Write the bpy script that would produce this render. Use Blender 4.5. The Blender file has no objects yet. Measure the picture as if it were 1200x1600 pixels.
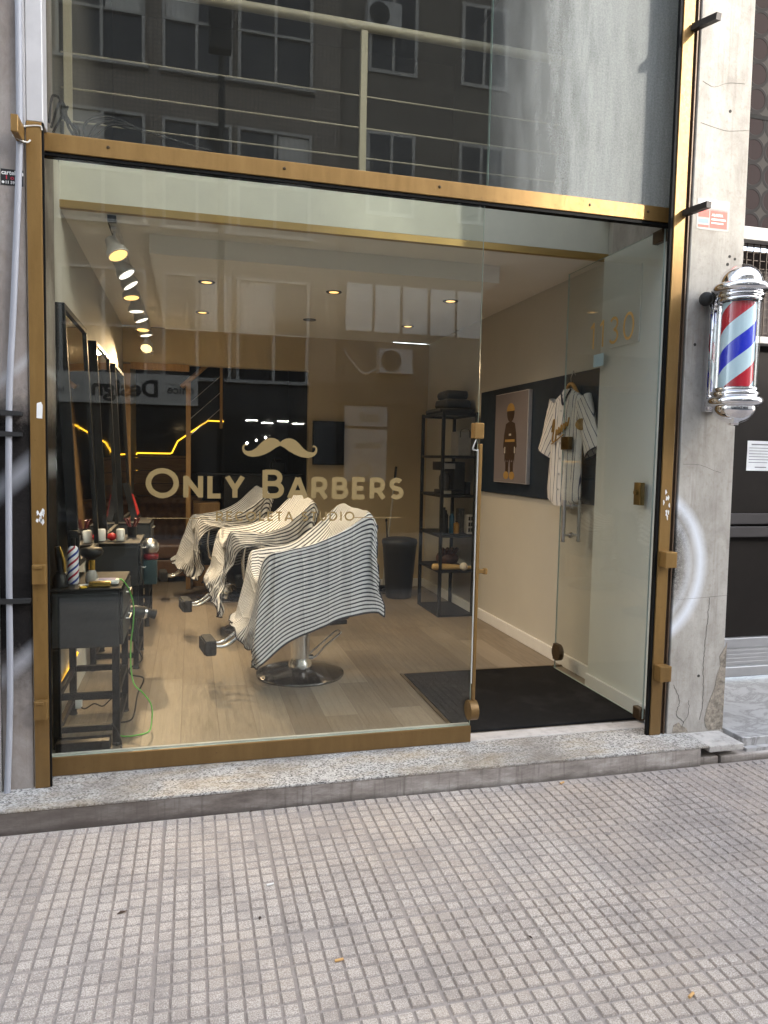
import bpy, bmesh, math, random
import numpy as np
from mathutils import Vector, Matrix
random.seed(7)
PI = math.pi
R = math.radians
scene = bpy.context.scene
COL = scene.collection

# ------------------------------------------------------------------ helpers
class B:
    """collects shapes in one bmesh and links them as ONE mesh object"""
    def __init__(s):
        s.bm = bmesh.new(); s.uv = s.bm.loops.layers.uv.new('UVMap'); s.mi = 0
    def _mat(s, faces):
        for f in faces: f.material_index = s.mi
    def box(s, x0, x1, y0, y1, z0, z1, bev=0.0, seg=2, rot=None, piv=None):
        vs = [s.bm.verts.new((x, y, z)) for x in (x0, x1) for y in (y0, y1) for z in (z0, z1)]
        q = [(0,1,3,2),(4,6,7,5),(0,4,5,1),(2,3,7,6),(0,2,6,4),(1,5,7,3)]
        fs = [s.bm.faces.new([vs[i] for i in f]) for f in q]
        s._mat(fs)
        if bev > 0:
            es = list({e for f in fs for e in f.edges})
            r = bmesh.ops.bevel(s.bm, geom=es, offset=bev, segments=seg, profile=.6, affect='EDGES')
            s._mat(r['faces'])
            vs = list({v for f in r['faces'] for v in f.verts} | {v for v in vs if v.is_valid})
        if rot is not None:
            p = Vector(piv) if piv else Vector(((x0+x1)/2, (y0+y1)/2, (z0+z1)/2))
            m = rot if isinstance(rot, Matrix) else Matrix.Rotation(rot[0], 3, rot[1])
            for v in vs: v.co = m @ (v.co - p) + p
        return vs
    def cyl(s, p0, p1, r0, r1=None, seg=16, caps=True):
        return s.tube([p0, p1], [r0, r1 if r1 is not None else r0], seg, caps)
    def tube(s, pts, r, seg=8, caps=True):
        pts = [Vector(p) for p in pts]; n = len(pts)
        rr = r if isinstance(r, (list, tuple)) else [r]*n
        t0 = (pts[1]-pts[0]).normalized()
        up = Vector((0,0,1)) if abs(t0.z) < .9 else Vector((1,0,0))
        a = t0.cross(up).normalized()
        rings = []
        for i, p in enumerate(pts):
            t = (pts[min(i+1,n-1)]-pts[max(i-1,0)]).normalized()
            a = (a - t*a.dot(t)).normalized(); b = t.cross(a)
            rings.append([s.bm.verts.new(p + (a*math.cos(2*PI*k/seg)+b*math.sin(2*PI*k/seg))*rr[i]) for k in range(seg)])
        fs = []
        for i in range(n-1):
            for k in range(seg):
                fs.append(s.bm.faces.new([rings[i][k], rings[i][(k+1)%seg], rings[i+1][(k+1)%seg], rings[i+1][k]]))
        if caps:
            fs.append(s.bm.faces.new(rings[0][::-1])); fs.append(s.bm.faces.new(rings[-1]))
        s._mat(fs); return rings
    def lathe(s, c, prof, seg=32, axis='z'):
        c = Vector(c); rings = []
        for r, z in prof:
            if r < 1e-6: rings.append([s.bm.verts.new(c+Vector((0,0,z)))])
            else: rings.append([s.bm.verts.new(c+Vector((r*math.cos(2*PI*k/seg), r*math.sin(2*PI*k/seg), z))) for k in range(seg)])
        fs = []
        for a, b in zip(rings, rings[1:]):
            for k in range(seg):
                k2 = (k+1) % seg
                if len(a) == 1 and len(b) == 1: continue
                if len(a) == 1: fs.append(s.bm.faces.new([a[0], b[k2], b[k]]))
                elif len(b) == 1: fs.append(s.bm.faces.new([a[k], a[k2], b[0]]))
                else: fs.append(s.bm.faces.new([a[k], a[k2], b[k2], b[k]]))
        s._mat(fs)
        return [v for r_ in rings for v in r_]
    def prism(s, poly, d, mapf):
        """poly: 2-D outline; mapf(u, v, w) -> 3-D; w runs 0..d"""
        a = [s.bm.verts.new(mapf(u, v, 0)) for u, v in poly]
        b = [s.bm.verts.new(mapf(u, v, d)) for u, v in poly]
        n = len(poly); fs = [s.bm.faces.new(a[::-1]), s.bm.faces.new(b)]
        for i in range(n): fs.append(s.bm.faces.new([a[i], a[(i+1)%n], b[(i+1)%n], b[i]]))
        s._mat(fs); return a+b
    def grid(s, P, uvf=None, closed_u=False):
        """P[i][j] 3-D points"""
        V = [[s.bm.verts.new(p) for p in row] for row in P]
        fs = []
        for i in range(len(V)-1 + (1 if closed_u else 0)):
            i2 = (i+1) % len(V)
            for j in range(len(V[0])-1):
                f = s.bm.faces.new([V[i][j], V[i2][j], V[i2][j+1], V[i][j+1]]); fs.append(f)
                if uvf:
                    for l, (a, b) in zip(f.loops, ((i,j),(i+1,j),(i+1,j+1),(i,j+1))): l[s.uv].uv = uvf(a, b)
        s._mat(fs); return V
    def blob(s, c, r, seg=16, rings=10, f=None):
        prof = [(math.sin(PI*i/rings), -math.cos(PI*i/rings)) for i in range(rings+1)]
        vs = s.lathe((0,0,0), [(0,-1)]+prof[1:-1]+[(0,1)], seg)
        for v in vs:
            co = v.co.copy()
            if f: co = f(co)
            v.co = Vector(c) + Vector((co.x*r[0], co.y*r[1], co.z*r[2]))
        return vs
    def build(s, name, mat, parent=None, smooth=None, recalc=True):
        if recalc: bmesh.ops.recalc_face_normals(s.bm, faces=s.bm.faces)
        if parent is not None:
            o = Vector((0,0,0)); p = parent
            while p is not None: o += p.location; p = p.parent
            for v in s.bm.verts: v.co -= o
        me = bpy.data.meshes.new(name); s.bm.to_mesh(me); s.bm.free()
        for m in (mat if isinstance(mat, (list, tuple)) else [mat]): me.materials.append(m)
        if smooth is not None:
            me.shade_smooth()
            if smooth < 180: me.set_sharp_from_angle(angle=R(smooth))
        ob = bpy.data.objects.new(name, me); COL.objects.link(ob)
        if parent is not None: ob.parent = parent
        return ob

def tag(o, label=None, cat=None, group=None, kind=None):
    if label: o['label'] = label
    if cat: o['category'] = cat
    if group: o['group'] = group
    if kind: o['kind'] = kind
    return o
def thing(name, label, cat, loc=(0,0,0), group=None):
    o = bpy.data.objects.new(name, None); COL.objects.link(o); o.location = loc
    o.empty_display_size = .05
    return tag(o, label, cat, group)
def copy_tree(o, parent=None):
    c = o.copy(); COL.objects.link(c)
    if parent is not None: c.parent = parent
    for ch in list(o.children): copy_tree(ch, c)
    return c

def catmull(P, n):
    """smooth a list of points"""
    P = [Vector(p) for p in P]; out = []
    for i in range(len(P)-1):
        p0, p1, p2, p3 = P[max(i-1,0)], P[i], P[i+1], P[min(i+2,len(P)-1)]
        for k in range(n):
            t = k/n
            out.append(.5*((2*p1)+(p2-p0)*t+(2*p0-5*p1+4*p2-p3)*t*t+(3*p1-p0-3*p2+p3)*t**3))
    out.append(P[-1]); return out

# stroke lettering: polylines in a unit cap height, drawn as ribbons
def arc(cx, cy, rx, ry, a0, a1, n=20):
    return [(cx+rx*math.cos(R(a0+(a1-a0)*i/n)), cy+ry*math.sin(R(a0+(a1-a0)*i/n))) for i in range(n+1)]
GL = {
 'O': (1.06, [arc(.53,.5,.46,.43,0,360,40)]),
 'N': (.84, [[(.09,0),(.09,1)],[(.09,.93),(.75,.07)],[(.75,0),(.75,1)]]),
 'L': (.60, [[(.09,1),(.09,.075),(.58,.075)]]),
 'Y': (.78, [[(.03,1),(.39,.42)],[(.75,1),(.39,.42)],[(.39,.45),(.39,0)]]),
 'B': (.76, [[(.09,0),(.09,1)],[(.09,.925)]+arc(.40,.72,.22,.205,90,-90,14)+[(.09,.515)],[(.09,.515)]+arc(.43,.295,.25,.22,90,-90,14)+[(.09,.075)]]),
 'A': (.86, [[(.03,0),(.43,.98)],[(.83,0),(.43,.98)],[(.2,.26),(.66,.26)]]),
 'R': (.76, [[(.09,0),(.09,1)],[(.09,.925)]+arc(.41,.67,.24,.255,90,-90,14)+[(.09,.415)],[(.4,.42),(.70,0)]]),
 'E': (.64, [[(.6,.925),(.09,.925),(.09,.075),(.6,.075)],[(.09,.5),(.55,.5)]]),
 'S': (.68, [arc(.34,.715,.245,.21,35,270,18)+arc(.34,.29,.26,.215,90,-145,18)[1:]]),
 'C': (.86, [arc(.5,.5,.42,.43,48,312,30)]),
 'T': (.66, [[(.02,.925),(.64,.925)],[(.33,.925),(.33,0)]]),
 'U': (.82, [[(.09,1),(.09,.36)]+arc(.41,.36,.32,.29,180,360,16)+[(.73,1)]]),
 'D': (.88, [[(.09,0),(.09,1)],[(.09,.925)]+arc(.38,.5,.42,.425,90,-90,20)+[(.09,.075)]]),
 'I': (.26, [[(.13,0),(.13,1)]]),
 '1': (.46, [[(.06,.8),(.26,.95)],[(.26,1),(.26,0)]]),
 '3': (.70, [arc(.33,.73,.23,.21,150,-80,16)+arc(.33,.285,.26,.23,80,-150,16)]),
 '0': (.80, [arc(.38,.5,.29,.44,0,360,36)]),
 ' ': (.40, []),
}
def ribbon(b, pts, w, mapf, d, closed=False, w0=0.0):
    P = [Vector((p[0], p[1])) for p in pts]; n = len(P)
    if closed: P = P[:-1]; n -= 1
    L, Rr = [], []
    for i in range(n):
        pa = P[i-1] if (i > 0 or closed) else P[i]
        pb = P[(i+1) % n] if (i < n-1 or closed) else P[i]
        d1 = (P[i]-pa); d2 = (pb-P[i])
        if d1.length < 1e-9: d1 = d2
        if d2.length < 1e-9: d2 = d1
        d1.normalize(); d2.normalize()
        n1 = Vector((-d1.y, d1.x)); n2 = Vector((-d2.y, d2.x)); m = n1+n2
        m = m/m.length; k = 1/max(.5, m.dot(n1))
        L.append(P[i]+m*w/2*k); Rr.append(P[i]-m*w/2*k)
    fs = []
    va = [(b.bm.verts.new(mapf(l.x, l.y, w0)), b.bm.verts.new(mapf(r.x, r.y, w0)),
           b.bm.verts.new(mapf(r.x, r.y, w0+d)), b.bm.verts.new(mapf(l.x, l.y, w0+d))) for l, r in zip(L, Rr)]
    m = n if closed else n-1
    for i in range(m):
        p, q = va[i], va[(i+1) % n]
        for k in range(4): fs.append(b.bm.faces.new([p[k], q[k], q[(k+1)%4], p[(k+1)%4]]))
    if not closed: fs.append(b.bm.faces.new(va[0][::-1])); fs.append(b.bm.faces.new(va[-1]))
    b._mat(fs)
def letters(b, text, x, z, h, w, mapf, sp=.1, d=.0006):
    """text in stroke lettering; returns the end x"""
    k = 0
    for ch in text:
        wd, st = GL[ch]
        for pl in st:
            cl = len(pl) > 3 and abs(pl[0][0]-pl[-1][0])+abs(pl[0][1]-pl[-1][1]) < 1e-6
            ribbon(b, [(x+u*h, z+v*h) for u, v in pl], w, mapf, d, cl, w0=-.00012*(k % 4)); k += 1
        x += (wd+sp)*h
    return x
def text_width(text, h, sp=.1): return sum((GL[c][0]+sp)*h for c in text)-sp*h
def font_text(b, s, size, mapf, bold=0.0, align='LEFT', d=.0008):
    """plain font lettering as geometry added to b"""
    cu = bpy.data.curves.new('lettering', 'FONT'); cu.body = s; cu.size = size; cu.align_x = align; cu.offset = bold
    cu.resolution_u = 4
    ob = bpy.data.objects.new('lettering', cu); COL.objects.link(ob)
    dg = bpy.context.evaluated_depsgraph_get(); me = bpy.data.meshes.new_from_object(ob.evaluated_get(dg))
    vs = [b.bm.verts.new(mapf(v.co.x, v.co.y, d)) for v in me.vertices]
    for p in me.polygons:
        try: f = b.bm.faces.new([vs[i] for i in p.vertices]); f.material_index = b.mi
        except ValueError: pass
    bpy.data.objects.remove(ob); bpy.data.curves.remove(cu); bpy.data.meshes.remove(me)

# ------------------------------------------------------------------ materials
class N:
    def __init__(s, name):
        s.m = bpy.data.materials.new(name); s.m.use_nodes = True
        s.t = s.m.node_tree; s.t.nodes.clear()
        s.out = s.n('ShaderNodeOutputMaterial')
    def n(s, typ, **kw):
        x = s.t.nodes.new(typ)
        for k, v in kw.items():
            if k.startswith('i_'): s.put(x, k[2:].replace('_', ' '), v)
            else: setattr(x, k, v)
        return x
    def put(s, node, key, v):
        sock = node.inputs[key]
        if hasattr(v, 'is_output') or isinstance(v, bpy.types.NodeSocket): s.t.links.new(v, sock)
        elif isinstance(v, bpy.types.Node): s.t.links.new(v.outputs[0], sock)
        else: sock.default_value = v
    def coord(s, which='Object'): return s.n('ShaderNodeTexCoord').outputs[which]
    def noise(s, vec, scale=5, detail=4, rough=.55, dist=0.0):
        x = s.n('ShaderNodeTexNoise'); s.put(x, 'Vector', vec); s.put(x, 'Scale', scale); s.put(x, 'Detail', detail)
        s.put(x, 'Roughness', rough); s.put(x, 'Distortion', dist); return x.outputs['Fac']
    def mapping(s, vec, scale=(1,1,1), loc=(0,0,0), rot=(0,0,0)):
        x = s.n('ShaderNodeMapping'); s.put(x, 'Vector', vec); s.put(x, 'Scale', scale); s.put(x, 'Location', loc); s.put(x, 'Rotation', rot); return x.outputs[0]
    def ramp(s, fac, stops, interp='LINEAR'):
        x = s.n('ShaderNodeValToRGB'); s.put(x, 'Fac', fac); cr = x.color_ramp; cr.interpolation = interp
        while len(cr.elements) < len(stops): cr.elements.new(.5)
        for e, (p, c) in zip(cr.elements, stops):
            e.position = p; e.color = (c, c, c, 1) if isinstance(c, (int, float)) else (*c, 1)
        return x.outputs['Color']
    def math(s, op, a, b=None, c=None, clamp=False):
        x = s.n('ShaderNodeMath', operation=op, use_clamp=clamp); s.put(x, 0, a)
        if b is not None: s.put(x, 1, b)
        if c is not None: s.put(x, 2, c)
        return x.outputs[0]
    def mix(s, fac, a, b, typ='MIX'):
        x = s.n('ShaderNodeMix', data_type='RGBA', blend_type=typ)
        s.put(x, 0, fac)
        for i, v in ((6, a), (7, b)):
            if isinstance(v, (tuple, list)): x.inputs[i].default_value = (*v[:3], 1)
            else: s.t.links.new(v, x.inputs[i])
        return x.outputs[2]
    def bump(s, h, strength=.3, dist=.01, normal=None):
        x = s.n('ShaderNodeBump'); s.put(x, 'Height', h); s.put(x, 'Strength', strength); s.put(x, 'Distance', dist)
        if normal is not None: s.put(x, 'Normal', normal)
        return x.outputs[0]
    def bsdf(s, col, rough=.5, metal=0.0, normal=None, spec=.5, coat=0.0, **kw):
        x = s.n('ShaderNodeBsdfPrincipled')
        if isinstance(col, (tuple, list)): x.inputs['Base Color'].default_value = (*col[:3], 1)
        else: s.t.links.new(col, x.inputs['Base Color'])
        s.put(x, 'Roughness', rough); s.put(x, 'Metallic', metal); s.put(x, 'Specular IOR Level', spec); s.put(x, 'Coat Weight', coat)
        if normal is not None: s.put(x, 'Normal', normal)
        for k, v in kw.items(): s.put(x, k.replace('_', ' '), v)
        return x.outputs[0]
    def done(s, shader): s.t.links.new(shader, s.out.inputs['Surface']); return s.m
    def sep(s, vec):
        x = s.n('ShaderNodeSeparateXYZ'); s.put(x, 0, vec); return x.outputs
    def comb(s, x_, y_, z_):
        x = s.n('ShaderNodeCombineXYZ'); s.put(x, 0, x_); s.put(x, 1, y_); s.put(x, 2, z_); return x.outputs[0]

_cache = {}
def pbr(name, col, rough=.5, metal=0.0, var=.12, scale=9, bump=0.0, bscale=120, spec=.5, coat=0.0, dirt=0.0, dirtcol=(.06,.05,.04)):
    if name in _cache: return _cache[name]
    s = N(name); co = s.coord()
    f = s.noise(co, scale, 5, .6)
    a = tuple(c*(1-var) for c in col); b = tuple(min(1, c*(1+var)) for c in col)
    c = s.mix(s.ramp(f, [(.3, 0.0), (.7, 1.0)]), a, b)
    if dirt > 0:
        d = s.noise(co, scale*2.3, 8, .7)
        c = s.mix(s.math('MULTIPLY', s.ramp(d, [(.5, 0.0), (.72, 1.0)]), dirt), c, dirtcol)
    r = s.math('ADD', rough-.08, s.math('MULTIPLY', s.noise(co, scale*3, 4), .16))
    nm = s.bump(s.noise(co, bscale, 3), bump, .002) if bump > 0 else None
    _cache[name] = s.done(s.bsdf(c, r, metal, nm, spec, coat)); return _cache[name]
def emit(name, col, strength):
    s = N(name); e = s.n('ShaderNodeEmission'); e.inputs[0].default_value = (*col, 1); e.inputs[1].default_value = strength
    return s.done(e.outputs[0])

def glass_mat(name, tint=(.93,.96,.94), dust=0.0, dustcol=(.8,.85,.85), refl=1.0, sun_ramp=None):
    """thin clear pane: transparent + mirror reflection by the angle, with a film of dust"""
    s = N(name); co = s.coord()
    lw = s.n('ShaderNodeLayerWeight'); lw.inputs['Blend'].default_value = .5
    f5 = s.math('POWER', lw.outputs['Facing'], 5.0)
    fr = s.math('MULTIPLY', s.math('ADD', .05, s.math('MULTIPLY', f5, .95)), refl, clamp=True)
    tr = s.n('ShaderNodeBsdfTransparent'); tr.inputs[0].default_value = (*tint, 1)
    gl = s.n('ShaderNodeBsdfGlossy'); gl.inputs['Roughness'].default_value = .002
    # float glass is never quite flat: reflected lines wobble a little
    wob = s.noise(s.mapping(co, (1.1,1.1,.5)), 1.6, 2, .5)
    s.put(gl, 'Normal', s.bump(wob, .025, .02))
    mx = s.n('ShaderNodeMixShader'); s.put(mx, 0, fr); s.put(mx, 1, tr); s.put(mx, 2, gl)
    sh = mx.outputs[0]
    if dust > 0:
        df = s.n('ShaderNodeBsdfDiffuse'); df.inputs[0].default_value = (*dustcol, 1)
        tl = s.n('ShaderNodeBsdfTranslucent'); tl.inputs[0].default_value = (*dustcol, 1)
        ad = s.n('ShaderNodeMixShader'); s.put(ad, 0, .5); s.put(ad, 1, df); s.put(ad, 2, tl)
        d1 = s.noise(s.mapping(co, (6,6,.8)), 3, 6, .7); d2 = s.noise(co, 110, 5, .8)
        d = s.math('MULTIPLY', s.math('MULTIPLY', s.ramp(d1, [(.25,.6),(.75,1.0)]), s.ramp(d2, [(.35,.62),(.68,1.0)])), dust)
        if sun_ramp:  # dust thinned towards the left, painting in the edge of the sunlight
            wr_ = s.n('ShaderNodeMapRange'); s.put(wr_, 'Value', s.math('ADD', s.sep(co)[0], s.math('MULTIPLY', s.math('SUBTRACT', d1, .5), .35))); s.put(wr_, 'From Min', sun_ramp[0]); s.put(wr_, 'From Max', sun_ramp[1]); s.put(wr_, 'To Min', .16)
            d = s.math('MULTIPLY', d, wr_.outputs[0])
        m2 = s.n('ShaderNodeMixShader'); s.put(m2, 0, d); s.put(m2, 1, sh); s.put(m2, 2, ad)
        sh = m2.outputs[0]
    return s.done(sh)

def gold_mat():
    s = N('bronze_gold_paint'); co = s.coord()
    st = s.noise(s.mapping(co, (3,3,.5)), 5, 6, .65)
    c = s.mix(s.ramp(st, [(.3,0.0),(.7,1.0)]), (.215,.122,.034), (.285,.168,.054))
    sp = s.noise(co, 55, 4, .7)
    c = s.mix(s.ramp(sp, [(.66,0.0),(.72,.75)]), c, (.13,.07,.03))
    scr = s.noise(s.mapping(co, (40,40,5)), 6, 6, .8)
    c = s.mix(s.math('MULTIPLY', s.ramp(scr, [(.66,0.0),(.70,1.0)]), .35), c, (.52,.38,.19))
    z = s.sep(co)[2]
    low = s.ramp(s.math('ADD', z, s.math('MULTIPLY', s.noise(co, 14, 5, .7), .6)), [(.42,.8),(.85,0.0)])
    c = s.mix(s.math('MULTIPLY', low, .55), c, (.10,.065,.035))
    r = s.math('ADD', .33, s.math('MULTIPLY', sp, .25))
    return s.done(s.bsdf(c, r, .5, s.bump(s.math('ADD', s.noise(co, 90, 4), s.math('MULTIPLY', s.noise(co, 9, 3), 1.5)), .14, .003), .5))

def pavement_mat():
    s = N('ribbed_pavement_tile'); co = s.coord(); x, y, z = s.sep(co)
    ci = s.comb(s.math('FLOOR', s.math('MULTIPLY', s.math('ADD', x, .105), 20)), s.math('FLOOR', s.math('MULTIPLY', s.math('ADD', y, .765), 20)), 0.0)
    ti = s.comb(s.math('FLOOR', s.math('MULTIPLY', s.math('ADD', x, .105), 2.5)), s.math('FLOOR', s.math('MULTIPLY', s.math('ADD', y, .765), 2.5)), 3.0)
    w1 = s.n('ShaderNodeTexWhiteNoise'); s.put(w1, 'Vector', ci)
    w2 = s.n('ShaderNodeTexWhiteNoise'); s.put(w2, 'Vector', ti)
    base = s.mix(w2.outputs[0], (.395,.342,.288), (.53,.468,.40))
    base = s.mix(s.math('MULTIPLY', w1.outputs[0], .6), base, (.58,.515,.44))
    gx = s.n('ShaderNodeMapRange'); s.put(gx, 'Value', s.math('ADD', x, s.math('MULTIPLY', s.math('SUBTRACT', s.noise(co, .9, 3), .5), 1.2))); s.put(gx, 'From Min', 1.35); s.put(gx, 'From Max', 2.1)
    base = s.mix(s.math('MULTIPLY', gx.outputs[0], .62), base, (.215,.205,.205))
    grain = s.noise(co, 260, 3, .75)
    base = s.mix(s.ramp(grain, [(.40,.8),(.55,0.0)]), base, (.20,.165,.155))
    base = s.mix(s.ramp(grain, [(.57,0.0),(.68,.7)]), base, (.72,.68,.64))
    warm = s.noise(co, 1.6, 4, .6)
    base = s.mix(s.math('MULTIPLY', s.ramp(warm, [(.45,0.0),(.7,1.0)]), .30), base, (.47,.37,.27))
    dirt = s.noise(co, 4.5, 8, .7)
    base = s.mix(s.math('MULTIPLY', s.ramp(dirt, [(.46,0.0),(.74,1.0)]), .6), base, (.17,.15,.14))
    spot = s.n('ShaderNodeTexVoronoi'); s.put(spot, 'Vector', s.mapping(co, (1,1,0))); s.put(spot, 'Scale', 2.6)
    sd_ = s.math('ADD', spot.outputs['Distance'], s.math('MULTIPLY', s.noise(co, 30, 4), .05))
    base = s.mix(s.ramp(sd_, [(.055,.65),(.075,0.0)]), base, (.14,.125,.12))
    gap = s.ramp(z, [(.0,1.0),(.4,1.0),(.7,0.0)])
    mr = s.n('ShaderNodeMapRange'); s.put(mr, 'Value', z); s.put(mr, 'From Min', -.0065); s.put(mr, 'From Max', -.0015)
    groove = s.math('SUBTRACT', 1.0, mr.outputs[0])
    base = s.mix(s.math('MULTIPLY', groove, .80), base, s.mix(warm, (.25,.218,.195), (.31,.272,.245)))
    return s.done(s.bsdf(base, .85, 0, s.bump(grain, .5, .002), .3))

def granite_mat():
    s = N('worn_granite_sill'); co = s.coord(); x, y, z = s.sep(co)
    v = s.n('ShaderNodeTexVoronoi'); s.put(v, 'Vector', co); s.put(v, 'Scale', 150.0)
    cc = s.sep(v.outputs['Color'])[0]
    c = s.ramp(cc, [(.0,(.06,.058,.055)),(.22,(.22,.215,.205)),(.5,(.37,.36,.34)),(.8,(.52,.51,.485))])
    d = s.noise(s.mapping(co, (1,3,1)), 3.2, 7, .65)
    c = s.mix(s.math('MULTIPLY', s.ramp(d, [(.47,0.0),(.72,1.0)]), .6), c, (.33,.25,.14))
    d2 = s.noise(co, 2.1, 8, .7)
    c = s.mix(s.math('MULTIPLY', s.ramp(d2, [(.46,0.0),(.66,1.0)]), .75), c, (.17,.15,.13))
    edge = s.ramp(s.math('ADD', y, s.math('MULTIPLY', s.noise(co, 9, 5), .12)), [(.0,0.0),(1.0,1.0)])
    return s.done(s.bsdf(c, .55, 0, s.bump(s.noise(co, 140, 3), .15, .002), .45))

def riser_mat():
    s = N('grimy_cement_riser'); co = s.coord(); x, y, z = s.sep(co)
    d = s.noise(s.mapping(co, (1.5,1,5)), 4, 8, .7)
    c = s.ramp(d, [(.25,(.10,.082,.072)),(.5,(.29,.255,.23)),(.7,(.52,.485,.45))])
    big = s.noise(s.mapping(co, (.5,1,1)), 1.7, 3)
    c = s.mix(s.math('MULTIPLY', s.ramp(big, [(.4,0.0),(.65,1.0)]), .4), c, (.36,.33,.30))
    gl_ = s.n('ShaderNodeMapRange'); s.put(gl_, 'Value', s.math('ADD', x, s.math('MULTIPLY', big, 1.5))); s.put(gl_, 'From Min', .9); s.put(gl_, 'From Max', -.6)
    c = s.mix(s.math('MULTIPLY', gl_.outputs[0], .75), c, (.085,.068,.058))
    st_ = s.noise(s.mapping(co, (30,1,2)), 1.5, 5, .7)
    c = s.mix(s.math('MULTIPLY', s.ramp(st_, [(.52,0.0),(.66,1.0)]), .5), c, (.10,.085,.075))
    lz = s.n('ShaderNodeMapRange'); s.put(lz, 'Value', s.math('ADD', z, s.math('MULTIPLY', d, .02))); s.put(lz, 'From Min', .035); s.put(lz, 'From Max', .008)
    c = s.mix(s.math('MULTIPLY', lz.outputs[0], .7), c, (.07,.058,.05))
    return s.done(s.bsdf(c, .85, 0, s.bump(d, .5, .006), .3))

def column_mat(side):
    s = N('aged_plaster_' + side); co = s.coord(); x, y, z = s.sep(co)
    a = s.noise(s.mapping(co, (2.2,2.2,1.2)), 3.2, 9, .68, .4)
    if side == 'light': base = s.ramp(a, [(.28,(.30,.278,.245)),(.5,(.41,.388,.35)),(.72,(.51,.488,.45))])
    else: base = s.ramp(a, [(.28,(.21,.18,.16)),(.5,(.295,.262,.24)),(.72,(.38,.352,.33))])
    fine = s.noise(co, 38, 8, .7)
    base = s.mix(s.math('MULTIPLY', s.ramp(fine, [(.52,0.0),(.7,1.0)]), .4), base, (.26,.22,.18))
    drip = s.noise(s.mapping(co, (24,24,.9)), 2, 4, .6)
    base = s.mix(s.math('MULTIPLY', s.ramp(drip, [(.55,0.0),(.72,1.0)]), .38), base, (.22,.19,.165))
    gr = s.noise(co, 420, 2, .8)
    if side == 'light':
        # sprayed white arc
        d = s.math('SQRT', s.math('ADD', s.math('POWER', s.math('SUBTRACT', x, 1.27), 2.0), s.math('POWER', s.math('SUBTRACT', z, .985), 2.0)))
        dd = s.math('ABSOLUTE', s.math('SUBTRACT', d, s.math('ADD', .407, s.math('MULTIPLY', s.noise(co, 3, 2), .02))))
        ringf = s.ramp(s.math('ADD', dd, s.math('MULTIPLY', s.math('SUBTRACT', gr, .5), .02)), [(.0,.75),(.012,.6),(.05,0.0)])
        d3 = s.math('ABSOLUTE', s.math('SUBTRACT', d, .345))
        ringf = s.math('MAXIMUM', ringf, s.ramp(s.math('ADD', d3, s.math('MULTIPLY', s.math('SUBTRACT', gr, .5), .02)), [(.0,.38),(.035,0.0)]))
        base = s.mix(ringf, base, (.80,.85,.92))
        # speckled black overspray near the post
        sp = s.math('MULTIPLY', s.ramp(s.math('ABSOLUTE', s.math('SUBTRACT', z, 1.03)), [(.1,1.0),(.3,0.0)]), s.ramp(x, [(0.0,1.0),(1.0,1.0)]))
        nx = s.n('ShaderNodeMapRange'); s.put(nx, 'Value', x); s.put(nx, 'From Min', 1.63); s.put(nx, 'From Max', 1.53)
        m = s.math('MULTIPLY', s.math('MULTIPLY', sp, nx.outputs[0]), s.ramp(s.math('ADD', gr, s.math('MULTIPLY', fine, .4)), [(.60,0.0),(.72,1.0)]))
        base = s.mix(m, base, (.05,.05,.05))
        lo = s.n('ShaderNodeMapRange'); s.put(lo, 'Value', s.math('ADD', z, s.math('MULTIPLY', a, .35))); s.put(lo, 'From Min', .62); s.put(lo, 'From Max', .2)
        base = s.mix(s.math('MULTIPLY', lo.outputs[0], .35), base, (.25,.235,.225))
    else:
        # black paint / soot from knee to head height, sprayed white above and below
        zz = s.math('ADD', z, s.math('MULTIPLY', s.math('SUBTRACT', fine, .5), .22))
        blk = s.n('ShaderNodeMapRange'); s.put(blk, 'Value', zz); s.put(blk, 'From Min', 1.78); s.put(blk, 'From Max', 1.62)
        blk2 = s.n('ShaderNodeMapRange'); s.put(blk2, 'Value', zz); s.put(blk2, 'From Min', .42); s.put(blk2, 'From Max', .72)
        m = s.math('MULTIPLY', blk.outputs[0], blk2.outputs[0])
        m = s.math('MULTIPLY', m, s.ramp(s.math('ADD', s.math('MULTIPLY', gr, .6), s.math('MULTIPLY', a, .5)), [(.30,.85),(.55,1.0)]))
        base = s.mix(m, base, s.mix(s.ramp(gr, [(.55,0.0),(.75,1.0)]), (.012,.011,.011), (.085,.08,.075)))
        for zc, wd in ((1.83,.018), (1.40,.035), (.62,.03)):
            b = s.math('ABSOLUTE', s.math('SUBTRACT', s.math('ADD', z, s.math('MULTIPLY', x, -.9)), zc + 1.45))
            f = s.math('MULTIPLY', s.ramp(s.math('ADD', b, s.math('MULTIPLY', s.math('SUBTRACT', gr, .5), .06)), [(.0,.9),(wd*.8,.6),(wd*2.2,0.0)]), .4)
            base = s.mix(f, base, (.70,.73,.80))
    nm = s.bump(s.math('ADD', s.math('MULTIPLY', a, .6), s.math('MULTIPLY', fine, .4)), .35, .01)
    return s.done(s.bsdf(base, .9, 0, nm, .08))

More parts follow.
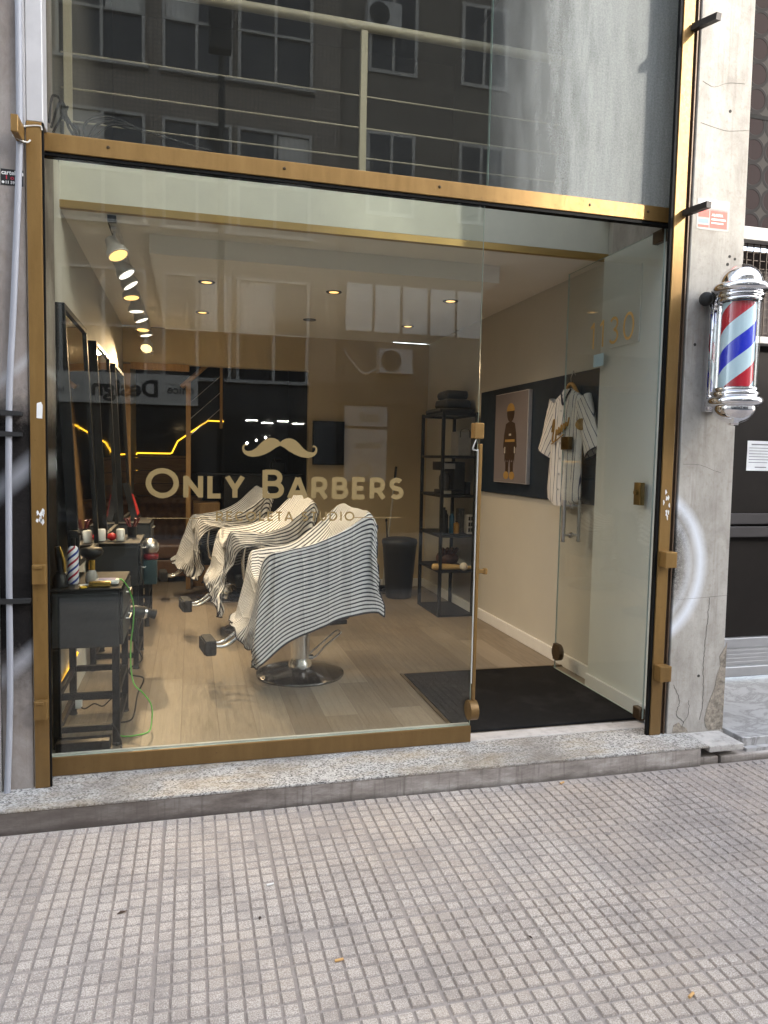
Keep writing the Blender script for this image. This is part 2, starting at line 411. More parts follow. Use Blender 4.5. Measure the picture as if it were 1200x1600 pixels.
def wood_floor_mat():
    s = N('grey_oak_laminate'); co = s.coord(); x, y, z = s.sep(co)
    row = s.math('FLOOR', s.math('DIVIDE', x, .19))
    wr = s.n('ShaderNodeTexWhiteNoise', noise_dimensions='1D'); s.put(wr, 'W', row)
    yy = s.math('ADD', s.math('DIVIDE', y, 1.25), s.math('MULTIPLY', wr.outputs[0], 3.7))
    idv = s.comb(row, s.math('FLOOR', yy), 1.0)
    w = s.n('ShaderNodeTexWhiteNoise'); s.put(w, 'Vector', idv)
    fx = s.math('FRACT', s.math('DIVIDE', x, .19)); fy = s.math('FRACT', yy)
    seam = s.math('MAXIMUM', s.math('GREATER_THAN', s.math('ABSOLUTE', s.math('SUBTRACT', fx, .5)), .493), s.math('GREATER_THAN', s.math('ABSOLUTE', s.math('SUBTRACT', fy, .5)), .4985))
    off = s.comb(s.math('MULTIPLY', w.outputs[0], 13.0), s.math('MULTIPLY', w.outputs[0], 7.0), 0.0)
    vm = s.n('ShaderNodeVectorMath', operation='ADD'); s.put(vm, 0, co); s.put(vm, 1, off)
    g = s.noise(s.mapping(vm.outputs[0], (16,1.3,1)), 2.6, 8, .7, .8)
    k = s.noise(s.mapping(vm.outputs[0], (5,1.6,1)), 1.8, 5, .6, 1.5)
    c = s.ramp(g, [(.25,(.09,.07,.049)),(.5,(.20,.164,.121)),(.75,(.30,.257,.20))])
    c = s.mix(s.math('MULTIPLY', s.ramp(k, [(.5,0.0),(.75,1.0)]), .5), c, (.17,.12,.08))
    c = s.mix(s.math('ADD', .15, s.math('MULTIPLY', s.math('ABSOLUTE', s.math('SUBTRACT', w.outputs[0], .5)), .9)), c, s.mix(w.outputs[0], (.14,.108,.076), (.36,.315,.255)))
    c = s.mix(s.math('MULTIPLY', seam, .7), c, (.08,.06,.04))
    r = s.math('ADD', .34, s.math('MULTIPLY', g, .2))
    return s.done(s.bsdf(c, r, 0, s.bump(s.math('SUBTRACT', g, seam), .06, .002), .45))

def wood_mat(name, dark, light, scale=(12,12,1.2)):
    s = N(name); co = s.coord()
    g = s.noise(s.mapping(co, scale), 2.5, 7, .65, 1.0)
    return s.done(s.bsdf(s.ramp(g, [(.25,dark),(.75,light)]), .45, 0, s.bump(g, .08, .002), .4))

def stripe_cape_mat(light=(.88,.89,.92), dark=(.028,.032,.055)):
    """UV in metres: stripes run along u; a dark binding along the hem is in the UV border"""
    s = N('striped_barber_cape'); uv = s.coord('UV'); u, v, _ = s.sep(uv)
    wob = s.math('MULTIPLY', s.noise(uv, 5, 2), .001)
    fr = s.math('FRACT', s.math('DIVIDE', s.math('ADD', v, wob), .0238))
    st = s.ramp(fr, [(.0,1.0),(.33,1.0),(.38,0.0),(.95,0.0),(1.0,1.0)])
    weave = s.noise(s.mapping(uv, (900,900,1)), 1, 2)
    c = s.mix(st, light, dark)
    c = s.mix(s.math('MULTIPLY', weave, .12), c, (.4,.4,.42))
    d = s.n('ShaderNodeBsdfTranslucent'); s.put(d, 0, c)
    wr = s.noise(s.mapping(uv, (5,9,1)), 3, 5, .55, .6)
    cre = s.math('ABSOLUTE', s.math('SUBTRACT', s.math('FRACT', s.math('ADD', s.math('DIVIDE', u, .165), s.math('MULTIPLY', s.noise(uv, 2, 2), .15))), .5))
    crv = s.math('ABSOLUTE', s.math('SUBTRACT', s.math('FRACT', s.math('DIVIDE', v, .31)), .5))
    wr = s.math('ADD', wr, s.math('ADD', s.math('MULTIPLY', s.ramp(cre, [(.0,1.0),(.05,.35),(.16,0.0)]), .7), s.math('MULTIPLY', s.ramp(crv, [(.0,1.0),(.03,.3),(.09,0.0)]), .4)))
    b = s.bsdf(c, .62, 0, s.bump(wr, .45, .02), .35, Sheen_Weight=.15)
    mx = s.n('ShaderNodeMixShader'); s.put(mx, 0, .13); s.put(mx, 1, b); s.put(mx, 2, d.outputs[0])
    return s.done(mx.outputs[0])

def pole_stripe_mat():
    s = N('barber_pole_stripes'); co = s.coord(); x, y, z = s.sep(co)
    a = s.math('DIVIDE', s.math('ARCTAN2', y, x), 2*PI)
    t = s.math('FRACT', s.math('ADD', s.math('ADD', s.math('DIVIDE', z, .385), s.math('MULTIPLY', a, -1.0)), .36))
    white, red, blue = (.62,.80,.86), (.56,.012,.03), (.012,.03,.62)
    c = s.ramp(t, [(.0,red),(.25,white),(.5,blue),(.75,white)], 'CONSTANT')
    return s.done(s.bsdf(c, .25, 0, None, .5, .3))
def bottle_stripe_mat():
    s = N('spray_bottle_stripes'); co = s.coord(); x, y, z = s.sep(co)
    a = s.math('DIVIDE', s.math('ARCTAN2', y, x), 2*PI)
    t = s.math('FRACT', s.math('ADD', s.math('DIVIDE', z, .066), s.math('MULTIPLY', a, -2.0)))
    c = s.ramp(t, [(.0,(.35,.02,.05)),(.2,(.78,.80,.84)),(.5,(.03,.05,.28)),(.7,(.78,.80,.84))], 'CONSTANT')
    return s.done(s.bsdf(c, .35))
def mosaic_mat():
    """small glazed tiles of the house across the street"""
    s = N('mosaic_tile_facade'); co = s.coord(); x, y, z = s.sep(co)
    br = s.n('ShaderNodeTexBrick'); s.put(br, 'Vector', s.comb(x, z, 0.0)); s.put(br, 'Scale', 1.0)
    br.offset = 0.0; br.inputs['Brick Width'].default_value = .075; br.inputs['Row Height'].default_value = .075; br.inputs['Mortar Size'].default_value = .010
    br.inputs['Color1'].default_value = (.27,.215,.16,1); br.inputs['Color2'].default_value = (.33,.27,.205,1); br.inputs['Mortar'].default_value = (.10,.09,.08,1)
    d = s.noise(s.mapping(co, (3,3,.6)), 1.3, 6, .65)
    c = s.mix(s.math('MULTIPLY', s.ramp(d, [(.45,0.0),(.7,1.0)]), .4), br.outputs[0], (.17,.15,.13))
    return s.done(s.bsdf(c, .5))
def circle_tile_mat():
    """dark ornamental tiling of interlocking circles by the neighbour's door"""
    s = N('circle_pattern_tile'); co = s.coord(); x, y, z = s.sep(co)
    def ring(ox, oz):
        fx = s.math('SUBTRACT', s.math('FRACT', s.math('ADD', s.math('DIVIDE', x, .15), ox)), .5)
        fz = s.math('SUBTRACT', s.math('FRACT', s.math('ADD', s.math('DIVIDE', z, .15), oz)), .5)
        return s.math('SQRT', s.math('ADD', s.math('MULTIPLY', fx, fx), s.math('MULTIPLY', fz, fz)))
    d = ring(0.0, 0.0)
    line = s.ramp(s.math('ABSOLUTE', s.math('SUBTRACT', d, .47)), [(.0,1.0),(.045,1.0),(.08,0.0)])
    inner = s.ramp(d, [(.44,1.0),(.5,0.0)])
    c = s.mix(inner, (.045,.042,.038), (.022,.014,.014))
    c = s.mix(line, c, (.02,.018,.018))
    return s.done(s.bsdf(c, .7, 0, s.bump(line, .5, .004), .1))

GOLD = gold_mat()
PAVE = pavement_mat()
GRANITE = granite_mat()
RISER = riser_mat()
COL_L = column_mat('sooty')
COL_R = column_mat('light')
FLOORWOOD = wood_floor_mat()
STRIPE = stripe_cape_mat()
CHROME = pbr('polished_chrome', (.80,.80,.82), .10, 1.0, .04, 6)
STEEL = pbr('brushed_steel', (.52,.52,.52), .32, 1.0, .06, 20)
BLACK = pbr('black_vinyl', (.009,.009,.010), .42, 0, .2, 12, .1, 300, spec=.35)
BLACKM = pbr('black_powder_coated_metal', (.006,.0065,.0075), .5, .0, .2, 15, spec=.3)
RUBBER = pbr('black_rubber', (.015,.015,.015), .75)
DARKGREY = pbr('dark_grey_cabinet_laminate', (.020,.023,.027), .45, 0, .12, 6, .05, 200)
CREAM = pbr('cream_wall_paint', (.54,.52,.46), .8, 0, .03, 2, .06, 160)
WHITEWALL = pbr('white_entrance_paint', (.70,.72,.68), .7, 0, .03, 2, .06, 160)
CEIL = pbr('ceiling_paint', (.80,.77,.70), .85, 0, .03, 2)
TEAL = pbr('dark_teal_panel', (.009,.021,.040), .55, 0, .08, 4)
MAT = None
GLASS = glass_mat('shop_window_glass', (.94,.95,.915), .003, (.7,.72,.68))
GLASS_UP = glass_mat('upper_light_glass', (.82,.82,.78), .022, (.80,.80,.76))
GLASS_DUST_SUN = glass_mat('dusty_sun_painted_upper_glass', (.80,.82,.80), .58, (.76,.79,.79), sun_ramp=(.50,1.02))  # real dust, thickened and faded along x to paint the sunlit part
GLASS_DOOR = glass_mat('door_glass', (.93,.94,.925), .03, (.78,.81,.79), .8)
GLASS_EDGE = pbr('polished_glass_edge', (.45,.55,.50), .2, 0, .05)
CLEAR = glass_mat('clear_plastic', (.96,.97,.97), 0.0)
BLACKSEAL = pbr('black_window_seal', (.004,.004,.004), .7, spec=.15)
WHITE = pbr('white_paint', (.78,.78,.76), .5, 0, .03)
DECAL = pbr('gold_vinyl_lettering', (.25,.178,.072), .5, 0, .03)
BULB = emit('warm_bulb', (1.0,.55,.17), .34)
BULB_COOL = emit('cool_bulb', (1,.93,.82), .32)
NEON = emit('yellow_light_line', (1.0,.50,.03), .40)
MIRROR = pbr('mirror_silver', (.88,.88,.87), .03, 1.0, .01, 3)

# ================================================================== STREET GROUND
def make_pavement():
    p = .05; vs = []; fs = []; rnd = random.Random(3)
    X0, X1, Y0, Y1 = -2.105, 4.295, -4.365, -.305
    x = X0; nx = int(round((X1-X0)/p)); ny = int(round((Y1-Y0)/p))
    for i in range(nx):
        for j in range(ny):
            ax, ay = X0+i*p, Y1-(j+1)*p
            ti = round((ax+.105)/p) % 8; tj = round((ay+.765)/p) % 8
            l = .0021 + (.0030 if ti == 0 else 0); r = .0021 + (.0030 if ti == 7 else 0)
            bt = .0027 + (.0024 if tj == 0 else 0); tp = .0027 + (.0024 if tj == 7 else 0)
            h = rnd.uniform(-.0012, .0006) ; b = .0030 + rnd.uniform(0, .0012)
            tile = (int((ax+2.105)//.4)*37 + int((ay+4.365)//.4)*91) % 17
            h += (tile-8)*.00022-(.0035 if rnd.random() < .012 else 0)
            jx, jy = rnd.uniform(-.0007,.0007), rnd.uniform(-.0007,.0007)
            o = [(ax+l+jx, ay+bt+jy), (ax+p-r+jx, ay+bt+jy), (ax+p-r+jx, ay+p-tp+jy), (ax+l+jx, ay+p-tp+jy)]
            k = len(vs)
            for (u, v) in o: vs.append((u, v, -.0066))
            cx, cy = ax+p/2, ay+p/2
            for (u, v) in o:
                vs.append((u+(b if u < cx else -b), v+(b if v < cy else -b), h+rnd.uniform(-.0005,.0005)))
            fs.append((k+4,k+5,k+6,k+7))
            for q in range(4): fs.append((k+q, k+(q+1)%4, k+4+(q+1)%4, k+4+q))
    k = len(vs)
    vs += [(-14,-4.55,-.0065),(16,-4.55,-.0065),(16,-.285,-.0065),(-14,-.285,-.0065)]
    fs.append((k,k+1,k+2,k+3))
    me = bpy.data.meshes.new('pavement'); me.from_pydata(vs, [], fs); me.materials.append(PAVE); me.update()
    o = bpy.data.objects.new('pavement', me); COL.objects.link(o); return tag(o, kind='structure')
make_pavement()
ASPH = pbr('asphalt', (.045,.045,.047), .85, 0, .2, 3, .4, 90)
CONC = pbr('kerb_concrete', (.17,.165,.16), .85, 0, .15, 4, .3, 60)
b = B(); b.box(-40,40,-4.75,-4.56,-.3,.0,.01); tag(b.build('kerb', CONC), kind='structure')
b = B(); b.box(-60,60,-9.0,-4.76,-.4,-.13); tag(b.build('road', ASPH), kind='structure')
b = B(); b.box(-60,60,-40,-9.01,-.4,.0); tag(b.build('opposite_pavement', CONC), kind='structure')

# ================================================================== THE SHOP BUILDING
FZ = .10
shop = thing('shop_building', 'pale plastered building shell round the barber shop with cream walls and grey wood floor inside', 'building', (.9,0,0))
PLASTER_UP = pbr('upper_plaster', (.42,.39,.36), .85, 0, .12, 2, .2, 50)
b = B(); b.box(-.762,-.645,-.10,.55,-.05,5.9); b.build('column', COL_L, shop)
b = B(); vs = b.box(2.431,2.770,-.11,.62,-.05,5.9, .004, 1)
for v in vs:
    if v.co.x > 2.6: v.co.x -= .0075*(v.co.z+.05)
cr = b.build('column', COL_R, shop)
# cracks and broken plaster on the right column
CRK = pbr('crack_shadow', (.05,.045,.04), .9)
rn = random.Random(5)
def crack(pts, w, amp=.006, y=-.1105):
    b = B(); P = catmull([(x, 0, z) for x, z in pts], 9)
    P = [(p.x+rn.uniform(-amp,amp)*.5, p.z) for p in P]
    ribbon(b, P, w*.65, lambda u, v, d: Vector((u, y-d, v)), .0006)
    return b.build('crack', CRK, cr)
crack([(2.651,.82),(2.648,.70),(2.640,.56),(2.637,.44),(2.644,.28),(2.634,.16)], .0035)
crack([(2.46,.36),(2.50,.27),(2.485,.2),(2.53,.15),(2.50,.10)], .003)
crack([(2.53,.15),(2.56,.20),(2.555,.27)], .0025)
crack([(2.452,1.52),(2.55,1.518),(2.64,1.49),(2.68,1.48)], .0018, .003)
crack([(2.455,3.42),(2.52,3.40),(2.6,3.43),(2.70,3.44)], .0018, .003)
crack([(2.455,3.22),(2.55,3.205),(2.62,3.20),(2.74,3.22)], .0016, .003)
crack([(2.46,.815),(2.6,.82),(2.77,.83)], .0014, .002)
b = B()
ROUGHP = pbr('broken_plaster', (.27,.235,.19), .95, 0, .5, 40, .9, 60, dirt=.6)
poly = [(2.776,.575),(2.770,.555),(2.735,.50),(2.742,.45),(2.725,.40),(2.715,.33),(2.69,.27),(2.672,.22),(2.66,.16),(2.672,.115),(2.69,.1),(2.776,.1)]
b.prism(poly, .0022, lambda u, v, d: Vector((u, -.1102-d, v)))
b.prism([(2.465,.1),(2.47,.14),(2.50,.155),(2.52,.135),(2.55,.12),(2.56,.1)], .002, lambda u, v, d: Vector((u, -.1102-d, v)))
b.build('exposed_render', ROUGHP, cr)
b = B()
for (x, z) in ((2.623,3.297),(2.697,2.575),(2.665,2.585),(2.655,2.545),(2.485,2.13),(2.61,.40)):
    b = B(); b.cyl((x,-.1103,z),(x,-.1118,z),.007+rn.random()*.004,seg=10); b.build('plug_hole', CRK, cr)

# walls, floor and ceilings of the room
b = B(); b.box(-.75,-.66,.56,6.3,-.1,3.0); b.box(-.75,-.66,.03,.555,.0,3.0); b.build('side_wall', CREAM, shop)
b = B(); b.box(2.518,2.62,.63,4.5,-.1,5.4); b.build('side_wall', CREAM, shop)
b = B(); b.box(2.43,2.515,.02,.70,.101,2.765); b.box(2.422,2.43,.29,.585,2.2,2.63,.002,1); b.build('entrance_wall', WHITEWALL, shop)
b = B()
b.box(2.498,2.5175,.71,4.395,.101,.19,.004,2); b.box(2.412,2.4295,.06,.70,.101,.19,.004,2); b.box(1.3,2.495,4.376,4.396,.101,.19,.004,2)
b.build('skirting_board', WHITE, shop)
b = B(); b.box(1.2,2.7,4.4,4.5,-.1,2.77); b.build('back_wall', pbr('tan_wall_paint', (.56,.46,.30), .8, 0, .04, 2, .06, 160), shop)
b = B(); b.box(-.66,1.2,4.4,4.5,2.42,2.77); b.build('alcove_header', pbr('tan_wall_paint', (.56,.46,.30), .8, 0, .04, 2, .06, 160), shop)
ALC = pbr('alcove_black_paint', (.008,.0075,.007), .6, 0, .1, 3)
b = B(); b.box(-.66,1.21,6.2,6.3,-.1,2.9); b.box(1.21,1.3,4.5,6.3,-.1,2.9); b.box(-.66,1.21,4.501,6.2,2.75,2.85); b.build('alcove_wall', ALC, shop)
b = B(); b.box(-.66,1.334,.037,6.2,.0,FZ); b.box(1.3345,2.517,.1035,6.2,.0,FZ); b.build('wood_floor', FLOORWOOD, shop)
b = B(); b.box(-.659,2.517,.83,4.4,2.775,2.99); b.build('ceiling', CEIL, shop)
LINT = pbr('lintel_paint', (.66,.66,.58), .65, 0, .05, 5, .05, 60)
b = B(); b.box(-.659,2.516,.806,.83,2.818,3.02); b.build('mezzanine_edge', LINT, shop)
b = B(); b.box(-.659,2.516,.796,.83,2.775,2.816,.002,1); b.build('edge_trim', pbr('brass_trim', (.50,.34,.13), .38, .8, .03, 6), shop)
b = B(); b.box(-.235,1.93,1.13,3.75,2.665,2.774); b.build('ceiling_panel', CEIL, shop)
# mezzanine room behind the upper glass
MEZ = pbr('mezzanine_dark_paint', (.115,.11,.10), .8, 0, .1, 2)
b = B(); b.box(-.659,2.517,.83,4.4,2.991,3.01); b.box(-.659,2.517,3.6,3.7,3.01,5.4); b.box(-.659,2.517,.03,3.6,5.3,5.4); b.box(-.75,-.66,.03,4.4,3.001,5.4); b.build('mezzanine_room', MEZ, shop)
b = B(); b.box(2.45,2.517,.03,3.6,3.03,5.3); b.build('mezzanine_wall', pbr('mezzanine_side_paint', (.30,.30,.28), .8, 0, .1, 2), shop)
b = B(); b.box(-1.0,2.77,-.10,.55,5.4,5.9); b.build('upper_facade', PLASTER_UP, shop)

# entrance step
step = thing('entrance_step', 'long worn grey granite doorstep with a grimy cement riser below the shop window', 'doorstep', (.9,-.2,0))
b = B(); b.box(-.80,2.545,-.300,-.001,.085,.096,.003,2); b.build('granite_tread', GRANITE, step)
b = B(); b.box(2.549,2.752,-.302,-.112,.062,.094,.004,2); b.box(2.549,2.78,-.111,.0,.04,.091); b.build('end_slab', pbr('end_slab_stone', (.42,.40,.375), .8, 0, .15, 12, .3, 60, dirt=.5), step)
b = B(); b.box(-.80,2.50,-.298,-.02,-.03,.0845,.002,1); b.box(2.50,2.62,-.280,-.02,-.03,.030,.006,2); b.box(2.63,2.95,-.290,-.02,-.03,.032,.006,2)
b.build('riser', RISER, step)
b = B(); b.box(1.368,2.235,0.0,.102,.05,.099,.002,1); b.box(2.238,2.43,0.0,.10,.05,.0975,.002,1); b.box(-.62,1.366,0.0,.03,.05,.0985); b.build('threshold', pbr('threshold_marble', (.50,.48,.46), .6, 0, .12, 7, .1, 60, dirt=.35), step)

# ================================================================== SHOPFRONT FRAME AND GLASS
sf = thing('shopfront', 'gold painted metal shopfront frame holding the big barber shop window and glass upper light', 'shopfront', (.9,0,.1))
b = B(); b.box(-.637,-.580,-.112,-.090,.0965,2.826,.003,2); b.build('post', GOLD, sf)
b = B(); b.box(-.5795,-.573,-.107,-.092,.0965,2.826); b.build('window_seal', BLACKSEAL, sf)
b = B(); b.box(2.3285,2.392,-.112,-.086,.0965,4.9,.003,2); b.build('post', GOLD, sf)
b = B(); b.box(2.3925,2.4285,-.098,-.07,.0965,4.9,.002,1); b.box(2.410,2.4175,-.110,-.0985,.0965,4.9,.001,1); b.build('shutter_rail', pbr('dark_bronze_rail', (.10,.065,.04), .5, .4, .2, 10), sf)
b = B(); b.box(2.313,2.328,-.106,-.086,.0965,4.9); b.build('window_seal', BLACKSEAL, sf)
b = B(); b.box(-.637,-.575,-.10,-.004,2.83,5.0,.003,1); b.box(-.6455,-.6385,-.108,-.02,2.80,5.0); b.build('upper_channel', pbr('pale_grey_channel', (.50,.49,.49), .5, .2, .08, 8), sf)
b = B(); b.box(-.636,2.428,-.004,.045,2.757,2.832,.003,2); b.build('crossbar', GOLD, sf)
b = B(); b.box(-.636,2.428,.002,.042,2.742,2.7565); b.build('crossbar_seal', BLACKSEAL, sf)
b = B(); b.box(-.636,1.368,-.004,.032,.0975,.180,.003,2); b.build('bottom_rail', GOLD, sf)
b = B(); b.box(-.636,1.366,.020,.036,.1805,.186); b.build('glazing_bead', pbr('white_silicone_bead', (.55,.55,.53), .6), sf)
# pivot blocks of the old shutter on both posts
for (x0, x1, z, yy) in ((-.633,-.582,.972,.03),(-.633,-.582,.40,.03),(2.334,2.402,.99,.055),(2.334,2.402,.396,.055)):
    b = B(); b.box(x0, x1, -.1125-yy, -.1125, z, z+.082, .004, 2)
    if x0 < 0: b.box(x0+.008, x1-.012, -.118-yy, -.113-yy, z+.066, z+.079, .001, 1)
    b.build('shutter_block', GOLD, sf)
b = B(); b.prism([(-.612+u, 1.655+v) for u, v in [(0,0),(.022,-.002),(.024,.052),(.018,.066),(.002,.06)]], .0012, lambda u, v, d: Vector((u, -.1124-d, v))); b.build('sticker_residue', WHITE, sf)
def fleck(x0, z0, a, c):
    b = B(); b.prism([(x0+rn.uniform(.3*a,a)*math.cos(t), z0+rn.uniform(.3*c,c)*math.sin(t)) for t in [i*.7 for i in range(9)]], .0008, lambda u, v, d: Vector((u, -.1124-d, v)))
    b.build('sticker_residue', WHITE, sf)
for k in range(8): fleck(-.615+rn.random()*.025, 1.19+rn.random()*.10, .008, .016)
for k in range(9): fleck(2.345+rn.random()*.035, rn.choice((1.30,1.24,1.47,1.35))+rn.random()*.05, .008, .018)
for x in (-.34,.40,1.13,1.92,2.25):
    b = B(); b.lathe((0,0,0), [(0,.004),(.006,.003),(.007,0),(.007,-.001)], 12)
    for v in b.bm.verts: v.co = Vector((x+v.co.x, -.004-v.co.z, 2.80+v.co.y))
    b.build('screw', pbr('dark_screw', (.06,.04,.02), .4, .6), sf)

pane = B(); pane.box(-.636,1.366,.008,.018,.1805,2.742)
for f in pane.bm.faces: f.material_index = 0 if abs(f.normal.y) > .5 else 1
pane.bm.normal_update()
for f in pane.bm.faces: f.material_index = 0 if abs(f.normal.y) > .5 else 1
pane = pane.build('window_pane', [GLASS, GLASS_EDGE], sf)
def pane_box(name, *a, mats=None):
    p = B(); p.box(*a); p.bm.normal_update()
    dims = [a[1]-a[0], a[3]-a[2], a[5]-a[4]]; thin = dims.index(min(dims))
    for f in p.bm.faces: f.material_index = 0 if abs(f.normal[thin]) > .5 else 1
    return p.build(name, mats, sf)
pane_box('upper_pane', -.636,1.374,.008,.018,2.8325,4.9, mats=[GLASS_UP, GLASS_EDGE])
pane_box('upper_pane', 1.380,2.425,.008,.018,2.8325,4.9, mats=[GLASS_DUST_SUN, GLASS_EDGE])
# gold vinyl lettering on the outside of the window
YT = .0072
mapw = lambda u, v, d: Vector((u, YT-d, v))
b = B()
H1, H2, W = .128, .0965, .0225
x = -.192
words = [('O',H1),('N',H2),('L',H2),('Y',H2),(' ',H2),('B',H1),('A',H2),('R',H2),('B',H2),('E',H2),('R',H2),('S',H2)]
tot = sum(GL[c][0]*h for c, h in words); sp = (1.178-tot)/(len(words)-1)
for c, h in words:
    z = 1.327
    if c == 'O': z -= .001
    x = letters(b, c, x, z, h, W if h == H2 else .0235, mapw, sp=0)+sp
H3 = .043
tw = text_width('RECOLETA STUDIO', H3, .0); sp3 = (.64-tw)/14/H3
letters(b, 'RECOLETA STUDIO', .108, 1.221, H3, .0075, mapw, sp=sp3)
ribbon(b, [(-.19,1.2335),(.075,1.2335)], .0032, mapw, .0006); ribbon(b, [(.745,1.2365),(.972,1.2365)], .0032, mapw, .0006)
half = [(0,1.583),(.012,1.594),(.028,1.6015),(.048,1.6025),(.068,1.595),(.088,1.578),(.108,1.556),(.128,1.5425),(.146,1.5395),(.158,1.543),(.1635,1.552),(.1625,1.561),(.156,1.565),(.1495,1.562),(.1475,1.5665),(.153,1.5715),(.162,1.571),(.170,1.563),(.1725,1.552),(.170,1.538),(.161,1.526),(.146,1.5175),(.124,1.514),(.098,1.5175),(.070,1.527),(.044,1.541),(.020,1.558),(0,1.568)]
full = [(.395+u, z) for u, z in half] + [(.395-u, z) for u, z in half[::-1][1:-1]]
b.prism(full, .0006, mapw)
b.build('window_lettering', DECAL, pane)

# glass door, standing open against the wall
door = thing('glass_door', 'frameless glass door standing open, numbered 1130 in gold, with a steel pull handle', 'door', (2.39,.05,.12))
p = B(); p.box(2.384,2.394,.045,1.055,.125,2.742); p.bm.normal_update()
for f in p.bm.faces: f.material_index = 0 if abs(f.normal.x) > .5 else 1
dp = p.build('door_pane', [GLASS_DOOR, GLASS_EDGE], door)
# number reads from the room side of the open leaf, i.e. facing -X
mapd = lambda u, v, d: Vector((2.3832-d, u, v))
b = B()
letters(b, '1130', 0, 0, .160, .0165, lambda u, v, d: Vector((2.3834-d, .752-u, 2.212+v)), sp=.2)
b.build('door_number', pbr('gold_door_number', (.55,.35,.11), .5, 0, .03), dp)
b = B(); b.box(2.3825,2.3836,.585,.70,2.10,2.175,.0004,1); b.build('notice_sticker', pbr('pale_blue_sticker', (.36,.52,.58), .5), dp)
b = B()
for x in (2.335,2.443):
    b.cyl((x,.905,1.0),(x,.905,1.275),.0125,seg=14)
for z in (1.045,1.235): b.cyl((2.335,.905,z),(2.443,.905,z),.0075,seg=10); b.cyl((2.380,.905,z),(2.398,.905,z),.018,seg=14)
b.build('pull_handle', STEEL, door, 40)
b = B(); b.box(2.374,2.404,.14,.20,1.29,1.415,.003,2); b.cyl((2.372,.17,1.36),(2.36,.17,1.36),.014,seg=12); b.build('door_lock', pbr('old_brass_lock', (.20,.14,.05), .35, .8, .2, 15), door, 40)
b = B(); b.box(2.374,2.404,.955,1.058,1.60,1.685,.003,2); b.build('strike_box', pbr('dark_brass_strike', (.12,.08,.03), .3, .8, .2, 15), door, 40)
b = B(); b.cyl((2.372,1.02,.24),(2.406,1.02,.24),.055,seg=24); b.box(2.373,2.405,1.02,1.062,.185,.295,.003,1); b.build('corner_patch', pbr('dark_bronze_patch', (.09,.06,.035), .4, .7, .2, 15), door, 40)
b = B(); b.box(2.372,2.406,.046,.13,2.68,2.745,.003,1); b.build('pivot_patch', pbr('dark_bronze_patch', (.09,.06,.035), .4, .7), door, 40)
b = B(); b.box(2.372,2.406,.046,.115,.115,.18,.003,1); b.build('pivot_patch', pbr('dark_bronze_patch', (.09,.06,.035), .4, .7), door, 40)
# lock rail on the free edge of the big pane
lr = thing('lock_rail', 'slim gold strike rail clipped to the free edge of the shop window', 'lock rail', (1.37,.02,.2))
b = B(); b.box(1.3695,1.386,-.004,.030,.235,1.60,.003,2); b.build('rail', GOLD, lr)
b = B(); b.box(1.3395,1.388,-.014,.040,1.625,1.702,.004,2); b.build('strike_plate', GOLD, lr)
b = B(); b.cyl((1.35,.0,.262),(1.392,.0,.262),.05,seg=24); b.build('bottom_patch', GOLD, lr, 40)
b = B(); b.box(1.386,1.42,.004,.022,.955,.975,.002,1); b.lathe((1.425,.013,.965), [(0,-.016),(.012,-.014),(.014,0),(.012,.014),(0,.016)], 14); b.build('bolt_knob', GOLD, lr, 40)
b = B(); b.tube(catmull([(1.350,-.006,1.62),(1.335,-.008,1.585),(1.334,-.008,1.570),(1.355,-.008,1.565),(1.361,-.006,1.54),(1.360,-.006,1.2),(1.362,-.004,.4)], 6), .0035, 6); b.build('wire', pbr('pale_cable', (.45,.45,.42), .5), lr, 60)

# black brackets sticking out of the posts
def bracket(p0, p1, label, r=.015):
    o = B(); p0, p1 = Vector(p0), Vector(p1); d = (p1-p0).normalized(); a = d.cross(Vector((0,0,1))).normalized()*r; c = a.cross(d).normalized()*r
    q = []
    for p in (p0, p1): q.append([o.bm.verts.new(p+a*s+c*t) for s, t in ((-1,-1),(1,-1),(1,1),(-1,1))])
    for i in range(4): o.bm.faces.new([q[0][i], q[0][(i+1)%4], q[1][(i+1)%4], q[1][i]])
    o.bm.faces.new(q[0][::-1]); o.bm.faces.new(q[1])
    return tag(o.build('awning_bracket', pbr('black_bracket_iron', (.03,.025,.022), .5, .5, .2, 12)), label, 'bracket', 'iron brackets on the shopfront posts')
bracket((2.385,-.113,3.66),(2.412,-.262,3.637), 'upper black iron bar sticking out of the sunlit right hand post', .0155)
bracket((2.385,-.113,2.772),(2.410,-.262,2.770), 'lower black iron bar sticking out beside the red alarm sticker')
o = B(); o.box(-.668,-.642,-.225,-.113,2.735,2.80,.002,1); tag(o.build('awning_bracket', GOLD), 'flat bronze bracket tied with cord at the top of the left gold post', 'bracket', 'iron brackets on the shopfront posts')
o = B(); o.tube(catmull([(-.672,-.15,2.775),(-.64,-.118,2.80),(-.585,-.114,2.81),(-.577,-.114,2.795)], 6), .003, 6); o.tube(catmull([(-.672,-.17,2.74),(-.635,-.13,2.735),(-.62,-.116,2.75)], 6), .0035, 6)
tag(o.build('cord', pbr('pale_cord', (.6,.58,.52), .8)), 'short pale cord knotted round the bronze bracket', 'cord')

